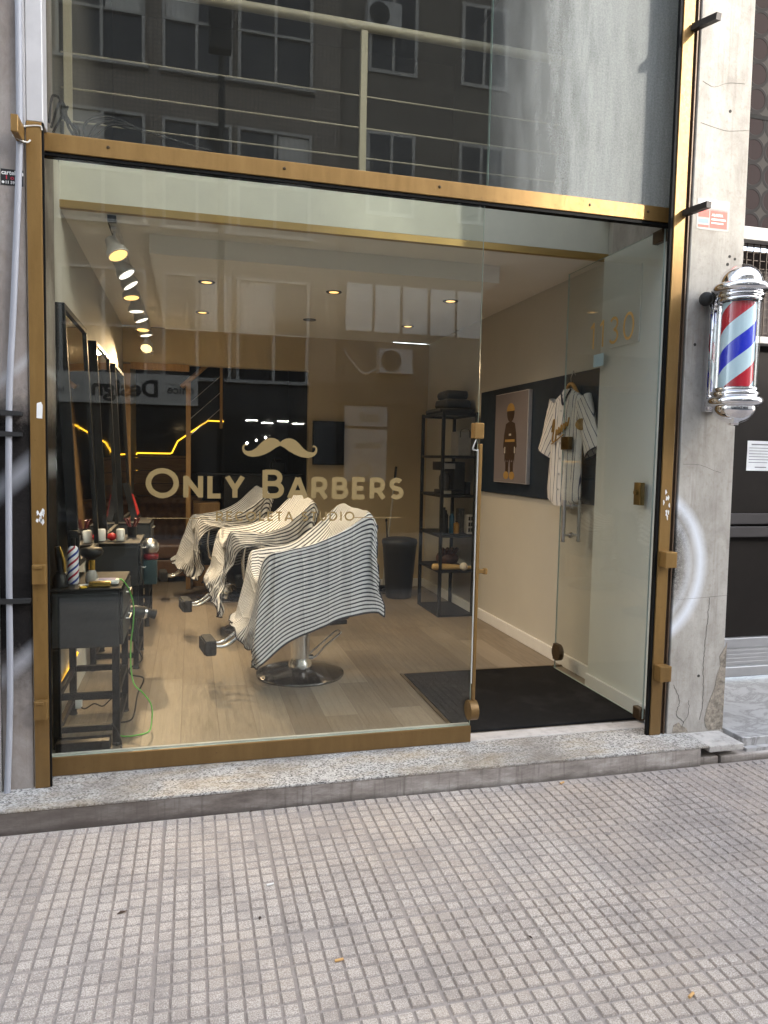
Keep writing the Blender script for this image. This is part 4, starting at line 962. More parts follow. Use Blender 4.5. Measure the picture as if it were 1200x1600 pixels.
# settled cloth shapes of the three capes, in steps of 0.8 mm (the two rear ones at half the points).
# Plain numbers: for x, y and z in turn, each point's step on from its neighbours along both directions.
CLOTH = [
[
592,2,-1,-2,-7,-15,-11,-15,3,-1,-13,3,-3,-14,8,-1,6,-1,-8,7,13,2,-16,-6,-10,-8,-8,-7,-8,-6,3,-2,-2,0,-1,0,-1,-2,-3,-4,-4,-6,-9,-10,-9,-6,-3,2,12,17,-18,-13,-12,-10,-9,-9,-9,-5,-4,-5,-2,-4,-3,-2,-2,-2,-1,-1,0,-2,-2,-4,-5,2,-1,3,-4,0,1,0,5,8,-13,2,4,-6,7,-8,7,11,-10,-7,4,8,-10,-1,1,2,0,1,0,-4,3,0,1,2,1,0,0,-1,-1,1,1,-1,-2,0,1,0,-1,-1,0,0,-1,0,0,-1,2,0,-3,1,-1,-1,3,-1,-1,0,1,1,0,-2,1,-1,
-9,3,-4,3,0,1,-4,4,-2,-1,6,2,-9,16,-5,-9,7,-5,7,9,-14,-7,7,0,-4,0,1,0,2,3,-2,-2,2,0,0,3,2,-1,-2,-1,1,1,0,-1,-2,1,-1,-1,-1,1,1,-1,0,0,0,-2,1,0,-3,2,-2,-1,3,0,1,0,0,0,1,-1,1,-9,0,1,-2,1,-2,10,-4,-3,0,0,4,0,-4,2,4,-5,2,0,1,9,-13,-3,3,0,1,3,0,4,3,-2,-2,-2,0,1,0,2,-2,-3,6,-5,2,1,-1,-1,6,-3,-6,-1,0,2,1,-1,0,-1,0,-1,0,-1,-2,2,-1,-1,1,1,1,0,0,0,1,-1,
-11,-1,2,5,-7,2,4,6,-8,-1,-1,-1,7,-5,1,3,5,-3,-2,-3,2,7,-8,-4,6,6,-9,7,5,-3,0,0,-3,0,0,2,-1,-6,9,-2,-2,0,0,1,-1,2,4,-7,-5,1,2,-1,4,-1,-1,0,0,0,-2,-1,-3,1,0,0,-1,1,0,1,1,0,1,-12,0,9,-11,0,3,3,0,0,-2,-2,2,0,1,4,-1,0,6,-7,-1,2,4,-9,3,9,-3,1,5,-3,-2,1,0,-1,-1,1,0,-1,-1,2,0,0,-2,2,0,-2,0,4,-3,-5,0,1,4,-2,-1,1,-2,-2,-1,-1,1,0,-1,-1,0,0,0,1,1,0,0,1,
-12,12,-14,0,0,12,-9,0,3,-2,-1,0,1,3,-1,3,1,-4,7,-6,-1,0,1,2,6,-4,2,3,-2,0,0,0,-1,0,3,-10,5,0,-4,6,-1,0,1,0,-1,-4,6,0,-6,-2,1,-2,1,1,-2,-2,0,-1,2,-1,1,-1,0,0,1,0,0,0,0,1,0,-2,-12,-1,0,5,-3,-1,0,4,-1,2,0,3,-5,2,5,-6,10,-3,-1,-2,0,1,1,3,-1,1,1,-1,1,0,0,-1,0,-1,-1,0,1,-3,3,1,-1,1,0,0,-2,2,6,-8,-6,1,2,-3,-1,-1,0,0,1,0,1,0,-1,0,1,0,0,0,0,1,-1,1,
-13,-4,0,1,1,-1,1,4,5,1,-2,2,-1,5,3,-11,3,-3,3,0,-2,1,9,-4,1,1,0,0,-3,2,1,0,-1,1,-1,-2,0,5,-5,0,1,0,2,-1,11,-12,-1,3,2,-10,-2,1,0,-2,0,1,1,0,1,-1,-1,1,1,0,0,0,0,0,0,1,-1,-19,1,1,1,-1,2,4,5,0,3,2,1,3,2,-5,1,-1,-7,-4,3,-2,1,6,2,-2,3,1,-1,-1,2,-2,1,1,2,-5,-1,0,0,1,0,1,1,-8,11,-10,15,-14,-2,5,-9,1,0,0,0,3,2,0,-1,-1,-1,1,0,0,-1,0,-1,0,0,0,1,1,
-18,0,0,1,1,3,5,0,0,0,1,1,-3,-2,-2,0,-1,0,0,1,2,0,3,12,-9,3,3,-9,2,-2,2,0,5,-4,-1,4,-7,2,4,-9,1,0,3,-3,5,-8,-1,-1,1,0,2,0,2,3,1,1,0,0,-2,0,0,1,-1,-1,-1,0,-1,0,0,-1,0,-20,0,1,2,3,5,-2,-1,-2,-2,0,-1,1,-1,0,2,2,0,-3,1,0,1,1,-1,-1,0,-1,-1,1,7,-4,1,-4,-1,4,-3,-2,7,-4,-3,2,7,-2,-2,-3,2,6,-7,-1,1,0,2,-1,2,-1,0,1,3,1,0,0,-1,-1,0,-1,0,1,-1,0,0,1,
-20,0,1,3,4,-3,-1,-1,-1,0,0,0,-1,1,0,0,-1,1,0,0,1,1,-2,11,-1,-5,3,0,-1,-3,1,-7,6,0,-2,-2,2,-2,0,2,0,-2,7,-7,11,3,-12,7,8,-15,0,0,4,-1,1,0,0,0,3,0,1,-3,1,0,0,-1,0,0,-1,1,0,-20,1,1,2,-3,-1,0,0,0,1,-1,1,0,-1,0,-1,1,0,0,0,1,3,8,-7,2,2,-5,2,2,-7,-5,8,-1,0,-4,1,0,-2,1,0,1,-2,3,3,-3,6,2,7,-9,-4,-2,4,-1,1,0,1,2,0,1,2,-2,0,0,3,0,-1,-2,0,0,1,-1,
-21,1,2,-3,0,0,0,0,1,0,1,-1,1,0,-1,-1,0,-2,1,2,-1,-2,1,5,-1,-2,5,-2,-3,-4,2,2,-2,-2,0,0,-1,0,1,0,-1,-1,1,8,-4,2,9,-4,-4,0,-1,0,1,2,2,1,0,1,0,0,1,3,1,-3,2,2,-2,-2,0,-1,0,-21,1,-1,0,0,0,0,0,0,-1,1,0,0,1,0,-1,-2,2,1,-4,2,0,4,-4,2,2,-5,2,-4,-2,9,-7,-2,-1,0,4,-2,-3,3,-1,0,-1,-2,5,4,0,1,1,0,0,-1,1,3,-1,1,1,2,2,-2,1,1,1,0,3,-2,0,3,-1,-4,-1,2,
-23,1,0,1,-1,0,0,1,-1,1,-1,0,0,0,2,1,-2,-3,0,4,-2,-1,-1,1,-1,-1,4,-2,-1,2,2,-2,3,1,1,-2,3,-2,1,-1,2,-3,1,-8,5,-3,2,1,0,1,-1,1,1,3,3,1,1,-2,1,1,1,0,1,-1,1,-1,0,4,-1,-3,-2,-23,0,1,-1,1,0,0,0,0,0,0,0,-1,0,-1,1,2,1,-4,-2,2,0,-1,0,0,2,-3,2,-1,8,-3,4,-1,0,0,2,-3,0,0,0,-1,1,0,1,2,-6,0,-1,0,1,0,4,1,1,0,1,-1,1,2,1,1,1,-1,-1,0,0,-1,0,6,3,1,
-23,0,0,0,0,0,0,0,0,0,0,1,0,0,-1,-1,0,1,2,1,-4,0,-4,2,0,0,1,1,7,-3,-1,0,2,0,-1,0,0,1,-1,1,-1,2,-1,4,-3,1,-4,-2,1,1,0,0,1,1,1,1,2,1,1,1,1,0,0,0,-1,-1,1,-1,1,2,1,-22,0,0,0,-1,1,0,-1,1,0,0,-1,0,0,1,-1,-1,-1,0,0,1,-1,2,-3,1,1,2,-4,0,1,1,1,0,1,1,-1,0,1,0,0,0,1,-1,0,0,-1,-1,1,0,2,-1,1,2,0,1,0,1,1,1,1,0,0,1,0,0,1,-1,1,0,0,-1,
-21,-1,0,1,0,-1,1,0,-1,0,-1,0,1,-1,0,1,1,0,0,-1,-1,1,-2,0,0,0,-1,-1,0,1,0,2,1,0,0,1,-1,0,0,0,1,-1,0,1,-1,0,0,1,-3,8,-3,-1,0,2,0,1,0,2,0,1,1,0,0,1,1,0,1,0,-1,-1,0,-21,0,0,-1,1,0,-1,0,1,-1,1,0,-1,1,-1,0,0,-1,0,-1,1,-1,-1,2,-2,0,-2,0,-1,-3,0,2,4,1,0,1,1,0,0,1,-1,0,0,0,0,0,0,0,3,-5,4,2,0,-1,0,1,1,0,2,0,0,1,0,0,1,1,-1,0,-1,0,-1,
-22,1,0,1,-1,0,1,0,0,2,0,1,0,0,0,-1,-2,0,-1,-1,-2,0,3,-6,-1,0,0,-3,1,7,1,-1,-5,1,2,0,1,1,1,0,0,0,0,-1,0,0,0,0,2,5,-2,-2,1,1,1,0,-1,1,1,0,-1,1,1,0,0,0,1,-1,0,-1,0,-21,0,0,-1,1,1,-1,1,1,-1,0,-2,0,-1,-1,0,1,-1,-1,0,0,5,-7,-2,3,-4,0,7,2,-4,-1,0,1,0,0,1,0,1,0,0,1,0,-1,0,0,0,-1,1,1,-1,4,1,2,1,0,0,0,-3,1,0,0,0,0,0,0,1,0,0,-1,-1,0,
-20,-1,0,0,0,0,1,0,-1,0,-1,1,-1,-1,0,-1,0,0,0,-1,0,-3,-1,5,-4,4,2,-4,-1,0,1,-1,2,0,-1,1,1,0,1,1,0,-1,0,0,-1,-1,1,0,2,0,2,3,-2,0,0,0,0,1,-1,1,0,0,0,1,-1,0,0,0,0,0,-1,-20,1,-1,1,-1,0,-1,0,0,0,0,-1,0,0,0,0,-1,0,-1,0,-1,-1,4,-4,1,-1,-2,1,0,0,0,2,-1,0,1,0,1,1,0,0,0,1,-1,-1,0,0,0,1,1,5,-2,-1,0,0,0,0,0,0,1,0,0,-1,0,0,1,-1,0,0,1,0,0,
-19,0,0,-1,1,-1,0,0,-1,-1,0,0,-1,1,0,0,-1,-1,0,-1,0,3,-4,-1,0,-1,0,-1,-2,0,2,2,0,1,1,0,1,0,1,0,0,0,0,0,-1,0,0,0,1,-1,4,-2,1,0,0,0,0,2,-1,0,0,0,0,0,0,0,0,0,0,0,1,-20,-1,1,0,-1,1,0,-1,0,0,-1,0,0,-1,-1,0,0,0,-1,0,0,-3,0,1,-1,-1,0,0,4,3,-1,-4,0,1,0,1,1,0,0,1,0,0,0,-1,1,0,-1,0,1,4,-1,2,-3,0,0,0,0,2,-1,-1,1,-1,0,0,0,0,0,0,0,0,0,
-23,1,0,1,0,-1,0,0,0,-1,1,-1,0,0,0,-1,0,0,1,0,-1,-1,-1,-1,0,1,3,2,-1,-3,-1,0,1,-1,1,1,-1,1,1,0,0,0,0,0,-1,0,1,0,0,1,1,0,2,-2,-1,0,2,-2,1,0,-1,0,0,0,0,0,0,0,0,0,1,-23,0,0,1,0,1,0,-1,0,0,-1,0,0,0,0,0,-1,0,0,0,0,-1,0,1,2,1,-1,-2,-1,0,0,1,-1,1,0,0,0,1,-1,0,1,0,0,0,0,0,0,-1,0,0,2,0,1,1,0,-2,0,0,0,0,-1,1,0,0,0,0,-1,0,0,1,0,
-22,0,0,0,0,0,-1,1,-1,1,0,0,0,-1,0,-1,1,0,-1,0,0,2,1,0,-1,-1,-1,1,0,0,0,-1,0,0,0,0,1,-1,1,0,0,0,0,0,0,0,-1,1,0,1,0,0,-1,0,0,0,0,1,-1,-1,1,0,0,0,0,0,0,0,0,0,0,-21,0,0,-1,0,-1,1,-1,1,-1,0,0,0,0,0,0,0,-1,0,0,1,-1,-1,0,1,0,0,-1,0,0,0,2,0,0,0,-1,0,0,0,0,0,0,1,0,0,-1,1,-1,0,0,1,0,-1,0,-1,1,1,-1,0,0,0,-1,1,0,0,0,1,0,0,0,-1,
-21,-1,0,-1,1,-1,0,0,0,0,0,0,0,0,0,0,-1,1,0,0,0,0,0,0,-1,0,2,1,1,0,-1,-2,0,-1,0,1,-1,0,0,0,0,0,-1,0,0,0,0,0,0,0,1,-2,1,-1,-1,2,0,-1,-1,0,0,1,0,0,0,0,0,1,0,0,0,-22,0,0,0,-1,0,0,0,-1,0,0,0,0,0,0,0,1,-1,1,-1,0,0,0,0,0,1,0,1,0,0,0,0,-1,0,0,-1,0,0,-1,0,0,0,0,0,0,0,-1,0,0,0,0,-1,0,0,0,0,-1,0,0,0,0,1,0,1,0,0,0,-1,1,-1,-1,
-22,0,-1,0,-1,1,-1,0,0,0,0,0,1,0,0,0,-1,0,0,1,0,0,0,0,1,0,0,0,0,1,-1,0,0,0,-1,0,0,-1,0,-1,0,0,0,0,-1,0,0,0,-1,0,1,-1,-1,-1,1,0,0,0,0,-1,1,1,0,-1,0,1,0,0,-2,0,1,-23,0,0,-1,1,-1,0,0,0,0,1,0,0,0,-1,0,0,0,0,0,2,-1,0,0,0,1,0,0,1,-1,1,-1,0,0,-1,0,-1,0,0,0,0,-1,0,0,0,-1,0,0,0,0,0,-1,-1,0,-1,0,0,0,0,1,1,0,-1,0,1,0,0,-1,-1,0,0,
-23,0,-1,1,-1,0,0,0,0,1,-1,1,-1,0,0,0,1,0,0,1,-1,0,1,0,1,0,0,1,-1,1,-1,0,0,0,0,-1,0,-1,0,-1,0,0,0,-1,0,0,-1,0,0,0,0,-1,0,-1,0,0,0,-1,0,2,0,-1,0,2,0,-2,-1,0,0,0,0,-23,0,0,0,0,0,0,0,1,-1,0,-1,0,0,1,1,0,1,0,0,0,-1,0,1,-1,1,1,-1,1,0,0,0,0,-1,0,-1,0,0,-1,0,-1,0,0,0,-1,0,0,0,1,0,0,-1,-2,0,0,0,-1,1,1,0,-1,1,2,-1,-2,-1,0,-1,1,0,-1,
-23,-1,1,0,0,0,0,0,0,0,0,0,1,0,0,0,0,1,0,0,-1,2,0,-1,1,0,1,1,1,0,0,-1,-2,0,-1,0,-1,0,0,1,-1,0,1,-2,0,0,0,-1,0,0,0,-1,0,-1,1,-1,0,0,2,-2,2,2,-2,-2,-1,1,-1,1,0,0,0,-25,1,0,-1,1,1,0,0,0,0,0,1,0,0,0,0,1,0,1,0,1,-1,0,1,0,0,0,2,0,-1,0,-1,0,-1,0,0,0,0,-1,-1,3,-1,-2,1,-1,0,0,0,0,0,0,1,-2,0,-1,0,0,3,-3,5,-1,-3,-2,0,1,-1,1,-1,0,0,1,
-25,-1,0,1,0,0,2,0,0,1,0,0,0,0,1,1,1,-1,0,1,-1,1,0,1,0,1,0,-1,-1,1,0,0,0,0,0,-1,0,-1,0,0,0,0,0,0,0,0,0,1,0,0,0,-1,1,-2,1,-1,2,-3,7,-5,-2,0,1,0,0,0,0,1,0,-1,0,-26,0,0,0,1,1,-1,2,0,1,1,0,0,1,0,0,0,2,1,-1,1,0,0,-1,0,0,0,0,0,0,0,0,0,0,-1,1,0,0,0,1,-2,1,0,0,1,-1,1,-1,0,1,1,-1,-2,0,0,2,-2,7,-7,0,1,0,0,0,0,0,0,-1,-1,1,-1,
-27,-1,1,1,0,0,2,0,1,0,0,1,1,0,1,1,0,1,-1,1,1,0,0,3,3,-4,-2,-1,1,-1,0,0,0,0,0,0,0,1,0,-1,1,0,0,0,-1,1,0,1,1,0,0,0,0,-1,0,-1,7,-7,1,0,-1,-1,0,-1,0,0,0,0,1,0,1,-28,0,0,1,1,1,0,1,1,0,2,0,0,1,1,2,2,0,0,-1,0,1,2,-2,-2,7,3,-6,-3,0,-1,-1,1,-1,1,0,0,-1,1,1,-1,1,0,2,-1,0,-1,1,0,2,0,2,-4,0,0,6,-6,0,-1,0,0,1,1,2,1,2,2,2,1,1,0,
-28,1,1,0,0,1,0,1,1,1,0,0,1,2,2,1,-1,0,0,1,-1,2,-1,1,2,-3,-1,10,0,-7,-1,-1,-3,3,0,-1,0,1,-1,0,1,0,3,-3,1,2,10,-4,-3,-1,-1,0,-2,0,0,2,2,3,2,2,2,1,0,1,0,0,-1,0,0,0,0,-27,1,0,0,1,0,1,1,0,1,0,2,2,1,0,-1,1,0,3,0,-1,0,1,-2,0,2,1,-3,1,8,1,0,-3,-10,1,1,0,1,1,-1,0,0,-2,3,2,9,-11,2,3,-1,1,0,-1,0,0,-1,0,0,-1,-1,0,0,1,-1,1,0,0,0,0,0,1,
-27,1,0,1,0,1,1,0,1,0,3,1,0,0,1,1,1,1,-1,0,1,-1,1,1,-2,-1,0,1,1,-2,-1,-1,1,3,-2,0,2,1,0,9,4,-1,-7,-3,8,-11,1,2,0,2,-1,0,0,3,1,5,-2,-8,-2,2,1,2,0,1,-2,-1,0,-1,0,-1,-1,-26,1,1,0,1,0,1,0,1,4,-1,0,0,1,0,1,0,1,0,0,0,5,4,-9,0,0,0,-1,0,0,-1,0,1,4,3,9,-1,-1,0,-9,-8,4,7,0,-7,2,2,0,1,3,-3,-2,4,8,-6,-3,3,9,-6,-7,-2,0,1,1,3,2,0,1,1,1,0,
-22,0,0,0,1,0,0,2,2,-2,1,0,1,0,1,1,0,1,2,3,-4,3,-2,9,-9,-2,-1,1,0,2,2,0,8,2,-2,-13,-1,-1,0,0,3,-3,2,3,0,0,1,2,5,-4,-1,-2,6,-1,0,-1,-1,2,11,-3,-8,-5,1,0,-3,-1,0,1,0,2,0,-4,-8,-3,-3,-1,1,1,0,-1,1,1,0,1,0,1,0,3,2,0,-4,1,1,-4,5,8,-4,-7,-1,1,0,0,3,-3,-1,0,3,-1,-1,-1,0,1,0,-1,1,1,1,2,5,-4,-2,1,1,4,4,1,-3,-5,-1,5,6,3,-8,-9,1,3,-1,-3,-1,1,1,-4,
12,-9,-9,5,-14,1,-2,0,1,0,0,1,0,2,2,2,-1,-2,-2,-1,3,-5,6,-6,1,4,4,-5,0,1,1,2,-2,0,-3,2,1,-2,0,0,0,0,0,0,0,6,0,-4,-2,9,-5,1,8,-8,2,6,-1,-8,-1,8,4,4,-5,-12,-2,1,1,0,4,-5,9,-6,11,-9,-3,3,-8,2,-3,-1,1,0,1,1,1,-1,-1,0,-1,-1,7,-3,6,-13,2,0,0,2,4,-1,-1,3,0,1,-2,3,-2,-1,2,1,0,-2,-2,-1,-1,0,0,1,2,6,-1,-4,4,0,-3,2,2,5,-3,-9,1,6,4,6,-2,-11,-6,0,5,-4,7,-3,
-6,-1,12,1,-8,-4,-5,1,-2,0,1,1,1,-1,-1,-1,0,1,9,-7,1,3,7,-10,-3,-1,-1,0,0,2,1,-1,1,3,-2,0,1,2,0,2,2,3,1,1,1,-3,1,2,2,-16,3,4,-2,-1,2,0,4,4,-5,-8,0,3,3,9,2,-8,-4,-8,1,2,2,-3,-3,9,-5,1,-1,-2,5,4,-6,-4,-1,-1,1,-1,1,1,6,-10,6,-2,-6,12,4,-3,-2,-2,-2,-1,-4,-3,2,0,-1,4,3,2,2,2,2,1,2,1,2,0,0,-1,-3,-15,0,4,2,-2,0,1,-1,5,-3,8,-2,-6,-6,-2,1,8,11,2,-10,-7,-5,6,
1,4,-7,2,-6,0,1,-3,-2,3,4,1,1,-2,1,1,3,-8,7,-7,2,-4,-3,14,6,0,0,-1,-1,1,-3,-3,0,1,1,1,1,0,0,-2,0,0,2,0,1,-3,-4,-9,-1,7,-1,-1,-1,2,0,1,1,-4,-3,9,4,3,-9,-6,-3,9,2,10,-3,-9,-6,-3,5,3,0,0,-2,-4,5,5,-2,-2,-1,-3,0,1,1,-5,5,-8,0,0,-1,-5,-1,7,7,4,3,1,0,0,-1,-2,1,-1,0,-1,-2,-2,0,-1,-1,-2,-1,-2,-2,-4,0,9,-4,1,0,-1,1,1,-1,2,7,-7,-7,4,5,9,-4,-6,-8,3,5,9,0,-10,
-5,5,1,-2,3,-7,18,0,3,-5,-7,-2,1,1,0,-2,0,-8,0,1,1,-1,-1,-6,-1,1,4,2,3,2,4,4,2,-2,-1,-3,-3,-1,0,-1,-1,-2,0,-2,-2,-2,2,8,-5,1,1,-1,-1,0,6,-3,-1,5,-2,-5,-2,0,7,8,-1,-7,-7,2,3,9,0,-3,-4,8,-7,-3,10,7,5,-18,-9,22,-2,0,-1,-3,-3,-4,0,0,0,1,-1,-1,0,-5,-1,-1,2,1,1,2,1,0,1,-1,0,1,0,0,-1,0,0,-1,0,-1,2,4,-5,0,1,1,0,-1,2,0,1,1,2,6,-6,-9,1,0,7,6,2,-9,-5,1,7,7,
0,-4,-3,4,1,8,4,-31,3,43,-19,-10,0,1,0,-2,0,-1,0,1,1,-2,0,1,0,-3,-2,-1,1,1,0,0,2,0,1,0,0,0,0,0,0,0,-1,0,2,1,-3,0,0,1,1,-1,1,1,-1,3,-2,2,2,6,-10,-4,1,0,2,3,9,-8,-6,3,6,2,-1,-1,0,1,10,-23,8,32,-45,13,3,-6,0,3,0,-1,-1,1,-1,1,0,-1,-1,1,1,-1,-3,-2,-1,2,1,1,1,0,0,1,0,-1,0,0,-1,1,-1,0,0,0,1,0,0,2,-1,1,1,0,-1,2,0,-7,7,3,-1,-6,0,-2,4,4,10,-11,-5,8,
-3,8,-2,4,-4,-9,-4,30,-40,41,-39,18,-7,4,-2,0,-1,0,0,0,0,1,-1,-1,1,1,1,2,-1,-2,-4,1,0,0,0,1,-1,0,0,-1,-1,1,-1,2,0,-1,1,0,1,-1,1,1,0,2,0,1,-2,2,-3,-7,17,1,-11,-2,1,-2,0,-1,11,1,-2,-2,-5,1,5,8,1,2,10,9,-53,37,-13,-4,-6,4,1,-1,1,-1,0,1,-1,-1,-1,-2,0,1,1,1,2,1,-2,-2,0,-1,0,0,-1,-1,0,0,0,1,0,0,1,0,0,0,0,1,2,0,1,2,1,-3,1,6,-9,-1,5,6,-12,1,0,-1,6,11,-2,-6,
-11,6,4,2,6,0,5,-29,-11,45,-21,-1,11,-18,4,0,2,0,0,-1,2,1,-2,-2,-1,-2,-1,0,1,0,1,0,0,-1,1,-1,-1,0,0,0,0,0,1,0,0,0,1,0,-2,1,3,2,0,1,2,1,2,-11,4,0,-1,2,0,4,-6,-3,9,9,0,-2,-3,-12,1,6,-7,19,-3,-5,-19,12,-12,21,2,-1,6,-27,6,4,1,0,0,-4,4,3,-1,-3,0,-2,-2,-1,1,0,1,0,1,-1,0,0,-1,0,-1,1,0,1,-2,0,1,1,-2,1,2,4,0,0,3,2,1,-3,0,-4,2,-2,-1,7,3,-5,4,-4,2,3,6,1,
-7,9,0,-2,0,-3,-2,16,3,1,-30,8,0,-1,7,-21,1,6,6,1,-3,3,2,0,1,-4,2,-2,-2,-2,0,0,1,-1,0,-1,0,-1,-1,1,0,2,-3,1,0,3,-3,0,1,6,-1,4,1,1,2,-1,-8,-9,2,16,-8,1,1,3,0,3,1,-3,-1,2,5,24,-17,-7,-15,9,10,1,1,11,-41,24,-16,4,6,-2,3,-12,3,1,1,1,0,3,4,-6,5,-4,2,-1,-1,-1,-2,-1,-1,-1,-1,-1,0,0,0,1,1,-2,0,5,-3,-2,3,5,-1,4,2,1,6,-5,-15,4,-2,2,1,10,-11,1,5,17,-5,-2,1,0,-5,-4,
-9,-3,-5,15,-6,-3,4,25,-50,33,-7,18,-19,-6,18,0,-6,-16,4,0,-1,-4,1,-7,16,-3,2,-2,0,0,-2,-2,-2,0,-1,0,-1,-1,-1,-3,3,4,6,1,-6,3,4,2,-5,6,5,-1,4,-17,-3,-5,6,7,-4,1,3,6,-6,-1,8,-1,13,-1,-1,-6,0,-10,3,12,5,-11,-4,25,-56,27,19,1,-4,-3,-5,-7,-2,13,-7,-5,3,-3,-2,-6,-5,-9,9,1,1,1,0,-1,1,-1,0,0,-1,0,0,-2,2,-1,3,2,2,3,-3,1,6,1,6,-2,-6,-6,1,-15,11,0,4,3,0,2,5,10,-9,-7,21,8,0,-27,15,-8,
1,17,-5,-1,-10,-6,-24,13,16,-7,3,3,1,-3,-7,5,-18,33,-24,-3,9,-5,-6,4,-9,-4,2,1,1,-1,1,0,1,-1,1,0,-1,-1,2,1,2,-2,2,1,2,6,5,-1,7,-10,-9,-4,-4,-3,13,7,-6,7,0,-2,0,1,0,8,12,8,-7,-28,16,0,4,20,-13,-13,-3,15,-3,-18,22,15,-23,6,-8,-1,9,15,-13,10,-32,12,-4,-11,-5,-2,-1,5,-5,0,1,0,1,1,0,1,1,-1,0,0,1,1,2,-2,2,-3,-2,-1,0,0,-1,0,1,0,0,1,8,7,-6,-7,-2,12,4,2,2,3,10,6,-14,-33,21,11,-11,8,
2,-18,1,7,5,12,3,14,-37,18,-6,-17,18,11,-15,-4,-5,4,10,-4,-2,-3,-4,0,-1,-2,-2,-2,-1,0,-1,1,0,0,-1,-2,-3,-3,5,23,-10,-6,-2,-7,-2,1,1,0,0,0,3,3,7,3,-10,-13,24,15,4,-6,5,1,3,5,-11,-25,18,1,-5,7,-3,-416,-4,-2,-2,4,6,-8,7,-16,-7,1,0,4,12,5,0,12,18,10,12,7,13,13,18,17,19,19,20,20,21,20,19,18,18,17,18,18,19,20,23,24,28,31,33,35,37,36,36,31,26,13,5,5,6,6,5,3,7,4,4,8,1,1,0,0,-2,-1,-2,-2,-1,-2,
-8,7,-2,0,-4,5,6,-8,1,-6,3,6,-3,-3,6,9,-9,-7,9,-5,6,-6,7,-5,-1,1,1,0,1,-1,1,0,0,0,1,-1,0,1,0,-1,0,0,0,-1,0,0,0,0,0,0,1,0,1,0,0,2,1,-3,3,-1,-2,4,1,2,0,0,-2,0,0,0,2,-2,-6,6,-2,-1,-3,5,-4,7,-3,-5,0,8,-5,-1,7,9,-9,-7,5,-2,9,-4,2,-4,-1,1,0,1,1,-1,1,0,0,0,0,1,-1,-1,0,1,0,-1,0,-1,-1,0,0,0,0,1,1,1,1,0,-1,3,1,-3,3,-2,0,4,0,0,1,0,-1,0,0,0,
-4,1,-4,5,-2,3,-10,2,4,2,-1,-2,2,3,0,-4,8,6,-10,-2,1,2,0,1,-1,1,1,1,0,0,0,-1,1,0,0,0,-1,0,0,0,-1,0,0,-1,0,0,-1,-1,1,-1,2,2,0,2,1,0,0,0,2,-1,2,0,-1,2,1,-1,1,0,0,0,-1,-6,7,2,-13,7,-2,-4,-2,4,2,5,1,-6,8,-1,7,-16,5,1,6,-4,1,0,-7,8,1,-3,2,-1,1,0,0,0,0,0,0,0,-3,2,0,-1,0,1,0,-2,0,0,-2,1,-1,2,0,5,1,0,3,0,2,-1,0,-1,1,0,-1,0,1,0,1,0,0,0,
-2,0,-13,19,-8,-3,-3,1,0,6,5,1,1,-2,9,-13,0,-5,18,-7,-3,-1,-6,6,2,1,0,-1,1,-1,1,0,-1,1,-1,1,0,0,-1,1,-1,0,-1,0,0,-1,0,-2,0,1,2,5,0,0,2,0,0,0,0,2,1,0,-1,-1,0,1,0,0,0,0,1,3,-19,23,-13,11,-19,7,1,-3,15,-1,0,1,2,-7,-7,2,12,-14,5,1,0,2,2,-1,-2,1,0,0,0,0,1,0,-1,1,0,0,-1,1,-1,1,-1,0,0,-1,0,-1,-1,0,2,-1,-1,4,3,-2,-2,1,2,3,2,1,0,-1,1,-1,0,0,1,0,0,0,
-17,26,-15,11,-18,6,3,3,10,-1,1,1,1,-8,-4,12,-8,-10,3,0,4,0,1,1,-1,0,1,-1,0,1,0,0,0,1,-1,0,0,2,-1,-1,0,1,0,-1,-1,0,-1,3,-4,3,-1,4,-4,1,0,1,3,2,3,0,0,0,1,-1,1,-1,1,0,0,0,-1,12,-17,7,-7,0,2,5,8,3,1,-1,-1,0,1,0,-7,3,-10,-5,0,4,-1,7,-4,0,0,1,0,0,0,0,0,0,0,1,0,0,2,-2,1,0,0,0,0,3,-5,1,0,1,1,-2,2,1,-4,1,5,2,1,0,1,1,-1,1,0,0,0,0,0,0,0,1,
0,-2,-4,1,1,8,6,4,0,1,-1,1,0,-2,1,-1,0,-3,-12,-2,1,0,0,1,0,1,0,1,0,0,0,1,0,-1,1,0,0,1,1,0,1,0,-2,2,-2,2,-1,0,1,-4,2,1,-1,1,6,2,0,0,0,0,0,1,-1,0,-1,0,0,0,1,0,0,0,-1,-3,-3,14,4,4,-2,1,-1,2,-1,-2,-2,-5,-1,-4,-3,0,0,0,-1,-3,3,1,0,0,1,1,0,-1,-1,1,1,0,0,1,0,1,1,-1,-1,1,0,0,1,0,-1,-1,-1,4,0,4,3,1,0,1,-1,0,-1,0,1,-1,-1,-1,-1,0,-1,0,0,-2,
1,0,1,7,3,4,-2,-1,-3,-3,-2,-1,-2,-1,0,-9,-3,1,11,-6,0,-2,-2,2,1,1,1,0,0,0,1,0,-1,1,0,0,1,1,0,0,2,1,0,0,0,2,2,-3,1,4,-6,-6,3,-1,0,2,4,5,0,0,0,-1,-3,-1,0,0,0,0,0,-2,5,1,2,5,4,3,-3,-2,-2,-3,-2,-3,-2,-2,0,0,6,3,-6,1,-3,-3,4,-3,-2,0,0,0,1,0,1,0,-1,2,0,1,0,1,0,1,0,1,1,2,-3,4,1,-2,4,1,-8,5,1,-11,0,1,1,1,3,8,-1,0,-9,-3,-1,3,3,0,1,0,3,-8,
